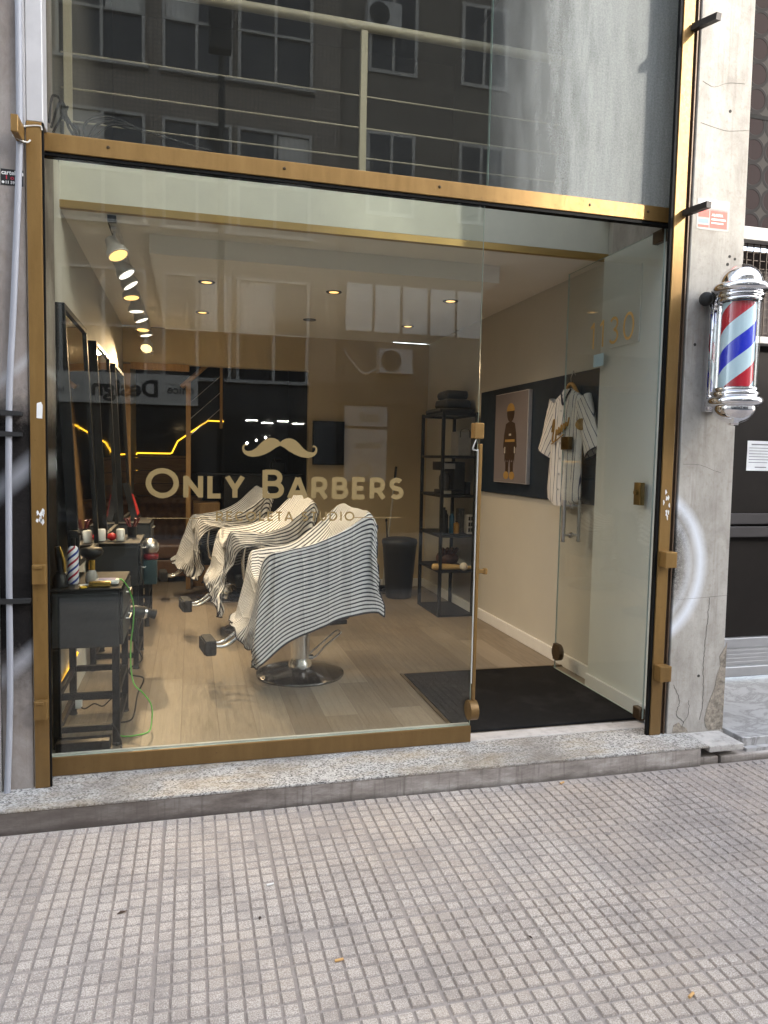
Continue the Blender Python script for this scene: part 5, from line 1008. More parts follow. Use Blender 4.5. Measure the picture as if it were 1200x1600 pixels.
3,3,3,3,-5,-2,-3,-3,-3,-2,-1,-1,1,1,0,2,3,8,-15,9,-8,-9,6,1,0,1,1,-1,1,0,-1,3,0,1,0,0,0,1,1,1,0,0,2,2,1,1,1,2,-1,-6,3,-8,3,2,2,1,1,1,1,2,-7,-2,-3,-3,-1,2,4,1,1,-6,2,1,4,4,-7,-1,-4,-1,-3,-1,-1,0,-1,0,1,1,2,-3,5,11,-20,5,1,-1,-2,1,0,0,1,0,1,1,-1,1,0,0,2,0,0,1,1,0,1,1,4,-1,1,3,-1,0,-2,0,1,3,2,1,-1,-1,-3,-2,-1,0,2,1,-6,-6,-2,1,4,1,3,-2,
0,4,-6,-2,-2,-1,-1,0,0,0,-1,0,-2,-2,0,3,6,-6,-2,15,-12,3,-5,1,0,0,2,0,0,-1,2,1,0,-1,1,1,1,0,1,0,1,1,0,2,2,1,1,1,-1,0,1,8,0,-3,-4,-3,-4,-3,4,0,-1,0,2,4,-5,-7,-3,1,4,4,4,-1,-3,-3,0,-1,0,0,1,0,0,0,1,0,-3,-3,-3,3,8,1,-12,7,0,-2,1,-1,2,-1,1,1,1,0,0,0,2,0,0,1,0,1,1,1,-1,1,-1,3,1,1,1,1,0,-1,-1,-2,-2,-3,-2,1,6,0,-1,-7,3,1,3,4,-4,-6,-5,0,4,5,
0,-3,1,-1,-1,-1,-2,-1,0,0,0,0,1,2,0,-4,-6,0,6,7,-7,1,0,-1,1,0,1,-1,1,1,0,1,1,-1,1,1,0,1,0,1,0,1,1,2,0,0,2,0,0,0,-1,-7,-2,0,2,3,2,1,-1,-3,0,-4,1,1,3,4,-4,-4,-6,-2,2,2,1,-1,0,-1,-2,-1,-1,-2,-1,0,-2,-1,0,2,4,1,-7,-6,0,7,0,4,-3,0,0,0,0,1,0,1,0,0,1,0,1,0,1,0,0,1,1,1,1,1,1,-1,1,0,1,0,4,0,-1,-2,-3,0,0,-2,-2,1,-3,-1,0,0,3,4,-3,-3,-3,-1,
2,1,1,-1,0,0,0,-2,0,-1,-2,-1,-2,-2,-2,-1,3,6,1,-1,-5,0,-2,2,0,0,-1,3,0,0,0,0,1,0,0,0,1,0,1,0,0,1,0,1,1,1,0,0,1,2,-2,-4,-1,0,1,3,0,1,-4,-1,2,-2,-3,-1,0,1,3,2,-1,-1,-4,1,0,1,1,1,1,0,0,-1,-1,0,-1,0,-2,-2,-3,-4,-2,0,0,4,2,0,0,0,0,2,1,0,0,0,0,-1,0,1,0,0,0,0,1,1,0,0,1,0,0,1,1,-5,10,-4,5,0,-1,-3,-2,1,-1,-3,-2,3,1,-4,-1,-1,0,1,2,1,-1,-1,
0,0,-1,0,0,0,1,2,1,2,0,1,0,2,0,1,-1,-1,-2,-1,-7,0,2,-3,1,1,1,0,1,3,-1,-1,-2,0,0,0,0,0,1,-1,0,1,1,0,0,1,0,0,3,-7,3,-3,1,1,4,2,-1,-1,-8,1,2,3,-2,-2,-1,-2,1,2,1,-1,-1,-1,-1,-2,-2,-1,0,-1,-1,-1,-2,-1,0,-1,-1,0,0,1,1,1,1,9,0,-6,7,4,-4,2,3,-1,-6,0,0,2,0,0,0,0,1,-1,1,0,0,0,0,1,-1,0,1,1,6,-4,5,1,1,0,-1,-3,-7,-6,2,2,3,1,-4,0,-1,-3,1,2,0,0,
-3,-1,0,-1,-2,-1,-1,0,0,1,1,1,2,2,1,0,-1,-1,1,-1,-1,-5,10,3,-8,8,-1,-6,-1,3,0,0,1,0,-1,1,-1,0,1,0,0,-1,0,1,0,0,1,-1,2,-4,4,-2,-4,-1,-1,-1,2,4,-1,-3,2,2,2,0,-2,0,-3,-2,1,1,0,-3,-1,0,0,0,-1,0,-1,1,0,1,0,1,0,2,2,3,2,0,0,-6,5,-1,-9,7,-5,-2,3,2,0,0,1,-1,0,0,-1,1,0,-1,1,0,0,0,-1,0,1,0,1,0,1,0,-6,2,0,1,1,3,-5,-2,0,0,2,2,1,-2,0,-1,-3,-2,2,0,
-5,0,0,0,0,1,0,0,-1,0,-1,0,-2,0,-1,-1,0,-1,0,2,9,-1,-6,5,-2,2,2,1,-1,1,0,-2,1,0,1,0,-1,0,0,-1,1,0,0,0,0,-1,0,0,3,4,-3,6,-5,-1,-2,0,0,-5,1,-2,0,2,2,1,1,-2,0,-2,-2,-1,1,-7,1,1,1,0,0,-1,0,1,1,2,1,4,1,2,1,-2,-1,0,-1,-6,-5,6,1,1,1,1,1,3,-1,-2,-3,-1,0,0,0,0,0,1,0,-1,0,0,0,-1,1,-1,1,-1,-1,3,3,5,-4,0,2,-6,-6,3,-2,-1,2,0,2,0,0,0,0,-2,-2,-1,
-4,0,-1,1,1,-1,2,1,2,3,1,1,0,-2,-3,-5,-1,0,0,1,4,5,-1,0,0,1,0,-1,-5,-3,1,4,0,0,-1,0,1,0,-1,0,0,0,0,-1,0,0,0,0,1,3,-2,-5,5,7,-4,0,-7,-6,3,1,1,1,1,-1,2,0,-1,0,0,-2,-1,-1,-1,0,-1,0,1,1,2,2,0,-1,-1,-4,-1,0,3,4,5,1,-2,-5,-1,0,1,0,-2,-4,-3,2,3,2,0,0,0,0,0,0,0,0,0,0,0,0,0,0,-1,0,0,1,0,0,-1,-3,1,8,-4,-6,5,-9,5,0,1,0,0,0,0,1,0,-1,0,-3,
2,-2,-2,0,0,2,1,1,0,-2,-1,-1,2,2,2,1,-1,-7,-4,-1,7,0,0,-3,-2,-1,2,2,1,2,0,0,0,0,0,0,0,0,0,0,0,0,-1,0,0,0,0,0,-1,-1,3,2,-4,-2,-1,5,0,-4,0,1,0,-1,0,1,-1,0,-1,1,0,-1,-1,-1,-1,1,-1,2,1,0,0,-2,-2,0,1,-1,0,-1,-1,-3,1,3,3,-1,-4,-2,2,1,1,1,2,0,0,-1,0,1,0,1,0,0,0,0,0,0,0,0,0,-1,0,0,0,0,2,-3,-4,5,2,4,-6,-4,-2,3,1,1,-1,-1,-1,0,0,0,-1,0,1,0,
-4,2,1,1,0,0,0,-3,-2,0,0,-1,0,0,0,1,2,3,0,-1,1,2,0,-2,0,3,2,-1,1,-1,0,-5,0,0,0,1,0,0,0,0,0,0,0,-1,1,-1,0,-1,-1,0,0,0,2,0,2,-5,-6,3,3,2,0,-2,-1,0,0,-1,0,0,0,-2,2,0,0,0,1,0,-2,-2,0,1,2,1,2,3,1,1,0,0,-2,0,-6,-1,-3,1,2,2,-2,-4,0,-1,0,0,5,-1,1,1,-1,1,0,1,-1,0,0,-1,1,-1,0,0,0,-2,-3,2,0,-1,3,1,-8,3,1,3,0,0,-3,-2,0,-1,1,0,-1,-1,1,3,
-1,1,0,0,-1,0,0,1,2,2,1,0,-2,-2,-2,-2,-3,-1,-2,6,1,3,0,0,-2,1,0,-2,-1,0,1,1,0,0,0,1,0,0,0,1,-1,-1,1,-1,0,0,0,-1,0,0,-2,0,0,2,0,-3,0,1,2,1,-2,-5,0,-1,1,-1,0,-1,1,3,1,0,0,1,0,-1,0,2,2,0,-1,-2,-3,-4,-2,-1,0,2,2,2,4,-2,-3,0,0,2,1,0,0,-1,0,0,0,1,1,-1,1,0,1,-1,0,0,0,-1,1,-1,0,-1,-2,-1,0,-1,6,-3,2,-2,0,-1,2,2,-2,-5,-3,0,2,-1,-1,-2,1,4,2,0,
-1,1,0,0,1,2,0,-1,-2,-3,-3,-2,2,2,4,-1,0,0,0,-2,2,3,0,-1,-1,-2,-1,1,1,0,0,0,0,-1,2,-1,1,0,1,-1,0,0,0,-1,0,0,-2,0,-1,-4,2,-2,4,2,-2,-1,2,2,0,-4,-5,0,2,-2,-2,-1,2,4,3,0,-1,-1,0,0,1,1,-1,-1,-2,-2,-2,1,2,3,2,-5,5,1,1,1,0,-5,-2,-1,1,0,1,2,-1,0,0,0,-1,0,1,0,1,0,0,0,0,0,-1,0,0,0,-1,-1,-2,-1,3,-3,5,-3,1,-2,-1,3,3,-3,-7,-1,4,-4,-2,-1,3,5,3,-1,1,0,
-2,1,0,-1,-1,0,-1,0,-1,0,2,3,-1,-3,1,-5,-1,1,1,0,6,3,1,-1,-3,-1,-2,2,2,0,-1,-1,2,0,-1,1,-1,1,0,0,-1,0,0,1,-1,-2,0,-2,-2,-2,3,-2,5,0,-1,0,3,-1,-6,-3,5,-6,-2,0,5,5,3,0,0,0,0,-2,0,0,-1,-1,-1,0,0,1,2,1,-1,-4,-1,0,4,6,3,0,-1,-5,-3,-1,3,4,-5,7,1,0,1,-1,-2,-7,1,2,-1,1,0,-1,0,0,-1,-3,3,-1,1,-1,1,-1,1,-4,6,-3,0,-2,1,4,-6,-6,7,-9,-2,3,7,5,1,0,1,1,0,2,
-3,0,0,1,0,-1,-1,0,1,1,-1,-2,1,1,1,3,-2,-5,0,1,5,4,-1,-6,-1,7,-5,-4,-1,0,0,2,5,0,-1,1,0,-1,1,0,-4,0,5,-6,2,-1,0,-1,0,-2,2,-3,8,-3,-1,3,-3,-7,7,-12,1,7,6,3,1,2,0,1,1,1,-1,-4,0,1,0,0,0,0,0,0,0,-1,0,1,1,1,-4,-2,4,3,2,-2,-4,2,2,-2,-3,0,2,0,-1,2,2,0,0,0,0,0,0,0,0,3,-1,-4,0,-2,0,0,0,0,1,-1,2,-3,2,-2,4,-9,7,-13,6,8,4,3,1,1,1,1,0,0,0,0,
-5,0,0,0,1,0,1,0,0,-1,0,0,1,-1,-1,1,6,4,0,0,-3,3,-2,-1,-1,-2,0,0,0,0,0,0,1,-1,0,-1,0,0,0,-1,1,0,-1,0,-1,0,-1,0,0,-1,1,0,3,-1,0,-6,7,-14,9,9,3,2,1,0,1,-1,0,-1,-1,-1,0,-5,-1,0,1,0,1,0,0,0,0,0,0,-1,2,2,3,-2,-2,-1,0,5,1,3,3,1,-3,-4,-2,0,0,0,-1,0,0,0,0,-1,0,-1,1,-1,0,0,-1,1,-1,1,-1,0,1,-1,1,-2,0,1,3,-14,12,10,0,0,-1,-2,-1,-3,-2,-2,-1,-2,-1,-2,
-7,1,1,-1,1,1,0,0,0,0,-1,1,2,2,5,3,2,0,-1,-2,-7,-3,-2,1,6,8,1,-4,-4,-1,-1,0,-1,-1,0,0,0,-1,0,-1,0,0,0,-1,1,1,0,0,0,-4,4,-3,4,0,-1,-10,15,2,-6,-3,-2,-3,-2,-2,-1,-1,-1,-2,0,-1,1,-6,1,-1,1,0,1,1,0,-1,-1,2,1,4,4,2,0,-2,-6,-3,1,5,3,-1,-9,-3,1,8,9,-1,-5,-2,-1,-3,2,-1,-1,-1,0,0,0,0,0,-2,2,-1,-2,-4,1,2,7,-4,-1,1,-1,1,-2,-6,-2,-1,-1,-1,0,0,0,0,-1,0,0,0,0,0,
-5,0,1,1,0,0,0,-1,0,1,2,5,2,1,-2,-3,-3,3,6,0,-5,1,-8,7,-7,-4,-2,3,10,6,1,-2,-1,-9,0,0,0,0,-1,0,-1,1,2,-2,-1,-4,9,0,2,-8,2,-2,0,-1,1,4,6,1,-1,-3,-3,-2,-2,-2,-1,-1,-1,0,0,-1,0,-5,0,1,1,1,0,0,-1,1,3,5,0,0,-2,0,1,2,-1,-5,-5,6,1,-4,-3,3,-1,-2,-4,-3,1,2,5,-2,5,0,-1,0,-1,-1,-1,0,-1,-1,1,-2,11,-3,1,-6,5,-5,0,-2,-4,-1,-1,0,6,7,6,2,2,0,0,-1,0,0,0,-1,1,-2,
0,-3,-1,1,2,0,-2,1,3,6,-2,-1,-2,0,-2,-2,-3,-1,1,7,2,-7,17,-10,-3,-1,-2,-2,0,0,0,-2,5,2,-1,0,-1,0,0,0,0,-3,-1,0,6,-1,-1,-1,1,-7,3,4,-3,-5,1,10,-12,-1,0,4,7,1,4,4,2,2,0,1,0,0,0,10,-5,-7,0,0,1,-1,2,7,-4,-2,-1,-1,-2,-2,-1,3,4,5,3,-5,8,-2,5,-7,-6,-1,0,1,1,1,-2,2,0,-1,-4,-1,-1,0,0,0,3,2,1,-2,-3,-3,-1,-3,1,4,0,-3,-1,0,1,11,-14,0,0,0,6,-2,-1,4,3,4,1,2,2,-1,
23,-5,-4,-14,0,-1,0,5,-7,0,2,0,-1,0,2,4,3,2,0,-5,1,-2,4,6,3,-2,-9,-2,-4,0,1,3,-2,-1,-2,3,0,-2,-1,-1,0,0,1,0,-1,-3,-1,-4,2,3,1,0,-2,-1,-2,1,3,8,-12,0,2,-3,6,-1,-4,0,2,1,0,-2,10,17,2,-2,1,-17,-2,-1,0,4,1,-3,-1,2,2,3,1,0,-2,-4,-1,6,3,-8,4,4,3,2,-7,-4,-2,-1,-1,0,-1,1,-1,0,1,-1,1,-1,0,-1,-2,-1,-5,-1,3,2,5,-4,0,-3,2,0,-4,1,6,4,-10,0,3,-3,4,3,-4,-1,-1,-4,6,-5,
8,5,-1,-4,5,-11,6,-7,-3,-2,2,3,2,1,-1,0,-3,-1,1,8,-2,-3,5,-2,1,1,2,2,-2,-7,-2,0,-1,0,0,0,-1,0,1,-1,0,-2,-2,-1,-3,3,1,1,2,-1,-4,0,-1,2,-1,-1,-1,-1,9,2,-10,0,3,-3,-1,6,-3,-4,7,-6,2,1,2,8,-2,0,-2,-5,4,-2,-3,1,1,0,0,-1,-2,2,2,3,-2,2,-4,2,-3,0,0,1,2,0,2,-4,-1,0,-1,0,-1,0,0,0,-1,0,1,0,-1,0,-1,-1,0,-2,-5,4,-2,1,0,0,-1,0,0,-1,7,5,-11,-2,3,0,-5,1,9,-1,0,0,
5,-4,0,7,-1,0,2,1,-3,2,-2,-2,0,0,1,1,0,-1,-1,2,0,4,-8,2,-2,-1,-1,-1,0,1,2,0,-1,0,-1,0,0,-1,0,1,-1,-1,-1,-1,-1,-1,0,-1,-2,-1,2,0,1,0,0,-1,-2,1,-1,0,0,8,1,-4,-5,6,-1,-6,3,7,-7,8,-3,-1,2,-3,0,6,-1,-1,2,-1,-1,-1,0,0,0,-2,2,1,-1,0,1,4,-6,1,0,-1,-1,0,-2,0,-1,0,-1,1,0,0,0,0,-1,1,-1,-1,-1,-1,0,-1,-4,-3,5,-1,-1,1,0,0,1,-3,2,3,-6,2,1,-4,5,5,-8,0,9,-4,-3,6,
-1,5,0,-1,3,0,2,8,-15,4,0,0,1,0,-1,-1,3,-1,0,0,1,-1,2,2,-5,-1,1,0,0,0,-1,-1,-1,0,-1,0,0,0,0,0,-1,0,-1,-2,-1,-2,-3,-1,5,-2,-1,1,0,0,1,3,-5,2,0,8,-9,-1,6,-6,-1,8,3,-10,6,3,-9,-3,2,0,3,5,-2,-5,-6,11,-2,5,-2,-1,-1,0,1,1,0,0,0,0,0,-1,3,2,-3,-2,-2,-1,0,-1,0,1,0,0,-1,0,0,-1,0,0,-1,-1,-1,-2,-2,0,3,-3,-1,1,0,1,-1,-3,5,-2,-1,-1,3,10,-8,-4,8,-3,-4,6,2,-6,2,5,
-6,5,5,-4,3,5,-13,-8,-7,26,-1,-2,-1,1,2,2,-1,1,0,-1,0,0,0,-1,2,1,-2,-1,-2,-1,0,0,-1,0,-1,1,-1,0,1,-1,0,-1,-1,-1,-1,0,0,-3,0,0,0,0,0,0,0,-3,3,0,4,-5,5,7,-8,-4,6,3,-7,8,-2,-7,5,4,-7,1,3,-4,9,-3,-10,35,-24,6,-3,-1,1,0,-1,1,0,-1,0,0,-1,0,0,-1,1,0,-1,-1,0,-1,-1,0,-1,0,0,0,1,-1,1,-1,-1,-1,-1,-1,0,-2,0,-1,1,0,0,-1,0,1,-4,3,0,0,4,-5,4,9,-10,-1,-1,4,-1,6,-6,-3,
5,-2,1,0,4,-5,-15,43,-26,4,-1,-2,0,-1,1,1,0,0,0,-2,0,0,0,-1,0,-1,0,0,1,-1,-1,-1,-1,1,0,-1,0,0,0,0,-1,0,-1,-1,-1,-1,-1,0,0,-1,0,0,1,-1,0,2,-2,1,0,-2,0,1,4,-1,4,-6,-1,3,-3,7,-3,3,3,-1,-2,1,7,8,-31,28,-10,-6,10,-5,1,1,0,0,0,-1,0,-1,0,-1,1,-1,-1,0,-1,-1,0,0,1,-1,-1,0,0,0,-1,1,-1,1,-1,-2,-1,0,-1,0,-1,0,0,0,0,-1,0,0,0,2,-1,0,5,-6,0,-1,14,-11,3,2,1,-9,1,2,
-7,9,1,-3,3,-2,12,9,-38,28,2,-4,-5,-1,1,2,1,-1,0,-2,0,-1,0,0,0,0,-1,-1,0,-1,0,-1,1,-1,0,0,0,0,-1,0,-1,-1,0,0,-1,-1,0,0,-1,0,0,-1,0,0,-1,-3,9,-2,3,-5,3,-4,2,3,8,-5,7,-15,4,0,-4,4,-12,-4,20,-4,-7,17,-33,39,-4,-6,-3,7,-9,1,0,1,1,-1,-2,0,0,-1,-1,1,0,-1,0,-1,-1,0,0,-1,1,-1,0,0,0,0,0,-1,-1,-1,-1,-1,0,-1,0,0,0,0,-2,0,-1,-1,2,-2,7,-1,-1,5,-8,1,-1,3,8,-9,-2,13,-8,-1,
10,1,2,-13,-6,10,5,12,-3,-27,19,1,2,3,-19,6,3,1,-1,0,-2,-1,1,0,-1,0,0,0,0,0,-1,-1,0,-1,0,-1,0,0,0,0,-1,-1,-1,-2,1,0,0,-2,0,0,-1,0,0,-1,-1,1,5,1,-2,1,0,-2,-2,1,-2,4,0,6,-7,7,2,-24,1,3,32,0,-4,5,19,-11,-13,-18,19,-1,-10,16,-17,2,3,5,0,-3,0,0,0,0,-1,-1,0,-1,0,0,0,0,-1,0,0,0,0,-1,-1,0,-2,-2,1,-1,0,-1,0,1,0,0,-3,-1,-1,-2,6,5,-3,0,-3,1,4,-1,-2,3,-2,1,4,-5,0,5,
7,18,2,-26,3,3,-1,11,-35,16,14,-14,11,-8,-3,9,-7,1,0,1,2,0,0,1,-1,-1,0,-1,0,0,-1,0,-1,1,-1,0,0,-1,0,-1,-2,0,-2,1,1,-1,-2,1,0,0,-2,-3,-1,-6,7,13,-1,-7,1,-2,-4,14,0,-9,4,-3,-2,0,4,2,-1,20,-10,-4,-25,10,5,8,-29,17,28,-11,-1,-5,5,4,-1,-4,-7,0,4,0,2,0,-1,-2,1,-1,-1,0,-1,1,-1,0,-1,0,0,-1,1,-1,-3,-1,-1,2,0,0,0,1,-1,-1,-2,-5,0,-2,14,5,2,-11,7,-3,3,-7,-3,4,10,-12,-2,-7,5,6,-3,1,
1,-17,-6,36,-7,-3,-17,1,41,-22,-5,9,-13,11,-1,-14,10,-23,17,8,-1,1,1,-4,3,-4,-1,0,0,0,-1,1,-1,0,0,-1,1,-1,-1,0,-2,-3,2,1,1,-2,0,0,-1,-4,0,5,5,0,3,-6,3,-2,-1,3,-3,-2,0,0,5,-16,3,2,6,3,-1,-19,15,20,-1,-9,-4,-11,37,-14,-9,4,2,8,-10,-1,10,-32,42,-19,-8,6,-1,0,3,-9,2,-1,-1,0,0,0,-1,1,-1,0,1,-2,0,-1,-2,0,1,0,1,-1,1,-1,-1,-1,4,3,0,-1,-2,-3,-5,9,-2,0,5,2,3,-7,-5,-12,5,17,16,-37,7,5,
2,17,-3,-10,0,2,10,-3,-14,-7,9,4,0,-15,10,10,21,-17,-5,-5,-5,-2,-2,0,7,-3,-1,-1,0,0,0,0,-1,1,-1,0,1,-1,1,1,-3,0,1,0,0,-1,-1,0,0,-3,0,1,1,1,-6,5,6,-10,11,-1,3,-8,-6,-4,-2,25,16,-43,34,-19,-2,21,-12,-14,-5,14,-1,4,-12,-13,24,-1,-6,-27,43,7,-14,-1,-7,5,5,0,0,0,1,-1,-3,-4,-1,-2,-1,0,0,0,-1,1,-1,-1,0,0,-17,7,11,0,0,1,0,-1,-2,0,1,0,0,-1,-4,5,17,-22,3,0,-7,-2,0,3,2,31,2,-53,18,0,10,-1,
543,20,26,30,34,34,36,38,36,38,35,37,40,39,42,43,39,35,34,28,23,18,5,-3,-4,-5,-7,-7,-6,-5,1,-2,-2,-1,-1,-1,-1,-1,-1,-1,0,1,4,4,6,6,5,4,4,1,-18,-25,-29,-32,-34,-37,-38,-39,-38,-37,-34,-33,-36,-37,-36,-36,-33,-31,-28,-23,-20,3,1,0,0,0,-3,2,0,1,-1,2,-1,1,1,-2,-1,3,1,-3,2,-1,4,-1,0,-2,0,2,0,0,1,-3,3,0,1,0,0,0,0,0,0,1,1,0,1,-2,-1,0,0,-1,0,0,-1,0,0,-2,-1,-1,0,-1,0,-1,-1,0,1,-1,1,-1,1,0,-1,1,
6,-1,0,1,-1,0,-1,1,3,-2,1,1,-3,3,2,-2,-3,4,1,-2,2,-6,7,-1,-1,0,1,1,1,1,0,-1,2,0,0,0,1,0,0,0,0,0,0,0,-1,1,-1,-1,0,0,-1,0,0,-2,-1,-1,-1,-2,-1,-1,0,0,0,-1,0,0,1,-1,1,0,-1,7,0,0,0,0,-1,2,-1,0,2,0,1,0,-1,1,1,-2,-1,3,2,0,-4,1,2,-1,2,1,0,1,0,1,1,0,-1,1,1,-1,1,0,1,-1,1,-1,0,0,0,0,-1,-1,0,-1,0,-2,-1,-1,-2,-1,-1,-2,-1,0,-1,-1,0,1,-1,0,1,0,1,0,
8,0,1,-3,0,2,-1,2,0,0,0,-1,4,-2,0,-2,5,-1,1,-3,3,1,-3,-3,6,1,-1,3,0,1,0,0,0,1,0,1,0,-1,1,0,1,-1,0,0,0,0,0,-1,-2,0,0,-1,-1,-1,-2,-1,-3,-1,-1,-1,-2,0,0,0,0,1,0,0,0,0,0,9,0,-5,1,1,2,0,0,0,2,-1,1,-1,1,-3,5,0,1,-5,4,1,2,-7,5,3,0,1,0,1,0,1,0,0,0,1,-1,1,0,1,0,-1,0,1,-1,1,-1,0,0,-1,-1,0,-1,-1,-2,-2,-2,-1,-2,-1,-1,0,-1,0,-1,0,0,0,0,1,0,1,
10,-8,2,1,-1,2,1,0,1,-1,1,0,1,0,3,0,0,-3,5,-1,-1,1,0,1,1,1,0,0,1,0,0,0,1,1,-1,0,1,0,-2,2,1,0,-1,0,0,0,1,0,-2,-1,-1,-1,-1,-1,-1,-2,-1,-2,-1,-1,-2,0,0,0,0,0,1,0,0,0,0,-2,5,1,0,0,1,1,0,0,1,0,0,0,2,2,-2,1,2,0,0,0,0,1,-1,2,0,1,1,-1,1,0,0,0,0,1,-1,1,0,0,1,-1,-1,1,0,1,1,0,-1,0,-2,-2,1,-2,-1,-2,-1,-2,0,-2,-1,0,-1,-1,1,0,0,0,0,0,0,1,
-1,4,0,1,0,1,-1,1,-1,1,0,1,-1,1,-1,3,0,2,1,0,-1,0,1,1,-1,1,0,1,0,0,0,0,0,0,0,1,0,0,0,0,0,0,0,1,-4,5,1,0,-1,-4,0,-1,0,-2,0,-1,-1,-2,-1,-1,-1,0,0,0,0,0,0,0,0,0,1,2,0,0,0,1,0,0,-1,0,0,0,0,1,0,1,0,1,1,0,2,-3,2,3,0,0,0,1,0,2,0,0,0,0,-1,1,-1,0,1,0,-1,0,0,-3,3,0,1,1,-2,2,-7,0,0,0,-1,-1,-1,-1,0,0,-1,-1,0,0,0,-1,1,0,0,0,1,-1,
0,0,1,-1,1,-1,0,0,0,0,0,0,1,0,1,0,0,0,0,-1,1,-1,4,5,0,2,2,-2,1,0,1,0,2,0,-1,2,-3,1,1,-4,0,-1,2,-3,5,-7,-4,-1,-5,0,3,1,0,1,-1,0,-1,-1,0,0,0,-1,0,0,1,0,0,0,0,-1,0,-2,1,0,0,0,-1,0,0,1,0,0,0,0,0,0,-1,0,0,0,2,-2,2,1,0,-2,-4,-2,-1,-5,-5,1,-1,2,0,-4,3,1,-5,3,2,-1,-5,3,2,3,-1,-4,8,4,8,-5,-4,2,-1,2,0,2,1,0,0,0,1,0,0,0,-1,0,0,0,1,0,
-3,1,0,0,-2,1,0,0,0,0,1,0,-1,1,-1,1,-1,-2,0,-1,1,-6,3,-10,-1,2,-4,-2,1,-1,-2,6,-7,0,1,-1,-1,1,0,-1,0,2,-2,5,-4,0,8,-3,0,7,5,1,-4,1,1,2,1,1,2,0,1,0,0,0,0,1,-1,1,-1,0,0,-3,0,-1,-1,1,1,0,0,0,0,-1,0,0,-1,0,-1,0,1,-2,-3,2,5,-16,1,-2,-3,1,-3,-4,3,4,-8,0,-2,1,0,-1,0,0,0,1,2,-1,-1,5,-2,1,0,5,4,4,-1,1,2,1,2,1,2,1,1,0,0,1,0,0,-1,1,-1,1,0,0,
-4,-1,0,1,1,-1,0,1,-1,0,-1,0,-1,0,-1,1,-1,-1,1,0,-2,-2,-3,-5,-2,-1,-6,0,0,1,-4,-3,0,1,0,-2,0,1,-1,0,0,3,0,-2,3,1,-1,4,3,2,6,0,3,2,2,1,1,0,0,1,0,0,0,1,1,0,-1,1,-1,-1,0,-3,-2,1,0,0,0,0,-1,0,-1,0,-1,1,-1,0,-1,-1,0,-2,0,-1,-3,-4,1,-4,-4,1,-5,0,1,-8,3,0,-1,-1,-2,0,1,-2,1,1,1,4,-2,0,2,2,2,3,2,4,5,1,1,0,0,0,0,4,1,1,1,0,-1,1,0,0,-1,0,0,-1,
-4,0,0,0,0,0,-1,0,0,-1,0,-1,-1,0,0,-1,0,-1,0,-2,0,-3,-2,-2,-2,-2,-6,-1,-1,-5,-2,0,-2,-2,-2,-1,-1,1,-1,1,0,2,1,6,-1,5,1,2,3,2,4,1,1,0,1,1,2,5,1,1,1,0,0,1,-2,1,0,-1,0,0,-2,-4,0,0,0,-1,-1,1,-1,-1,0,0,0,-1,0,0,-1,0,-1,-1,-1,-1,-2,-1,-3,-3,-4,0,-5,-1,-7,0,-3,-2,0,-1,-1,0,-1,1,0,1,1,1,2,1,5,2,4,2,3,3,-2,1,2,2,3,4,1,1,1,1,1,1,-1,0,-2,0,0,-1,-1,-1,
-4,0,-1,0,0,0,-1,0,0,-1,-1,0,0,0,-1,0,0,-1,-1,0,-2,-1,1,-5,-2,-4,-3,-3,-6,-1,0,-3,-1,-1,-1,-1,0,0,-1,0,1,1,2,0,3,3,5,3,2,2,3,3,1,2,1,0,1,2,1,0,2,1,0,0,0,0,-1,0,0,-1,0,-5,0,0,0,-1,0,0,0,-1,1,-1,-1,1,-1,0,0,-2,0,0,-1,-1,-2,-3,0,-3,-2,-5,1,-4,-1,-3,-1,-2,-2,0,-1,0,-1,0,1,0,1,1,2,3,2,3,2,2,1,4,-1,2,1,2,3,2,2,-1,1,0,1,1,0,0,0,0,0,0,1,1,
-5,0,0,0,0,0,0,-1,0,-1,0,1,-2,0,0,0,1,-1,-1,-1,0,-4,-1,-1,-2,-3,-1,-1,-2,-3,-1,-3,-1,-1,-1,0,-1,-1,1,0,1,0,2,1,2,3,2,2,6,-4,3,4,1,1,1,1,0,1,0,1,0,1,1,1,0,0,0,0,1,0,2,-5,-1,0,0,0,0,0,0,0,0,0,-1,1,0,-1,0,-1,0,-1,0,-1,-2,0,-4,-2,-1,-1,-1,-1,3,-3,-3,-5,-2,-1,-1,0,0,0,0,1,1,1,2,2,2,3,1,0,7,-2,-1,2,2,2,2,1,0,0,0,1,0,1,0,1,1,0,0,0,0,1,
-6,1,0,-1,0,0,0,0,0,-1,0,-1,0,0,0,0,0,0,-1,-1,0,-4,-4,4,2,-6,0,1,-3,-10,-2,0,3,-2,-1,-2,-1,1,-1,0,1,1,2,2,2,2,2,3,1,-2,4,5,1,2,1,0,1,-2,0,1,1,0,0,2,-1,1,1,0,-1,0,0,-7,1,0,0,0,0,-1,0,0,0,-1,1,-1,0,0,0,-1,0,0,-1,-1,-6,6,2,-10,5,-4,-10,-3,1,0,-1,-2,0,-1,1,-1,-1,0,0,0,2,2,2,2,3,2,2,0,5,-2,-1,0,1,1,2,1,3,1,1,0,1,0,0,2,-1,1,0,0,0,0,
-7,-1,0,1,0,0,0,0,-1,1,0,-1,0,0,0,-1,1,-1,-1,0,0,5,-3,-11,4,-7,-4,0,0,-2,-2,0,-1,-1,-1,-1,-1,0,0,1,0,1,2,2,3,2,2,2,2,0,1,-2,2,2,2,1,3,-1,1,0,2,0,0,1,0,1,-1,1,0,1,-1,-8,0,0,0,0,0,0,0,0,0,0,0,1,-1,1,0,-1,0,-1,0,-2,-1,-6,1,-4,0,-1,-1,-3,-1,-2,-2,-1,0,0,-2,1,-1,1,0,1,1,1,2,3,2,3,1,0,-1,3,4,0,0,1,1,1,-1,1,2,0,1,0,0,0,1,1,0,1,0,0,
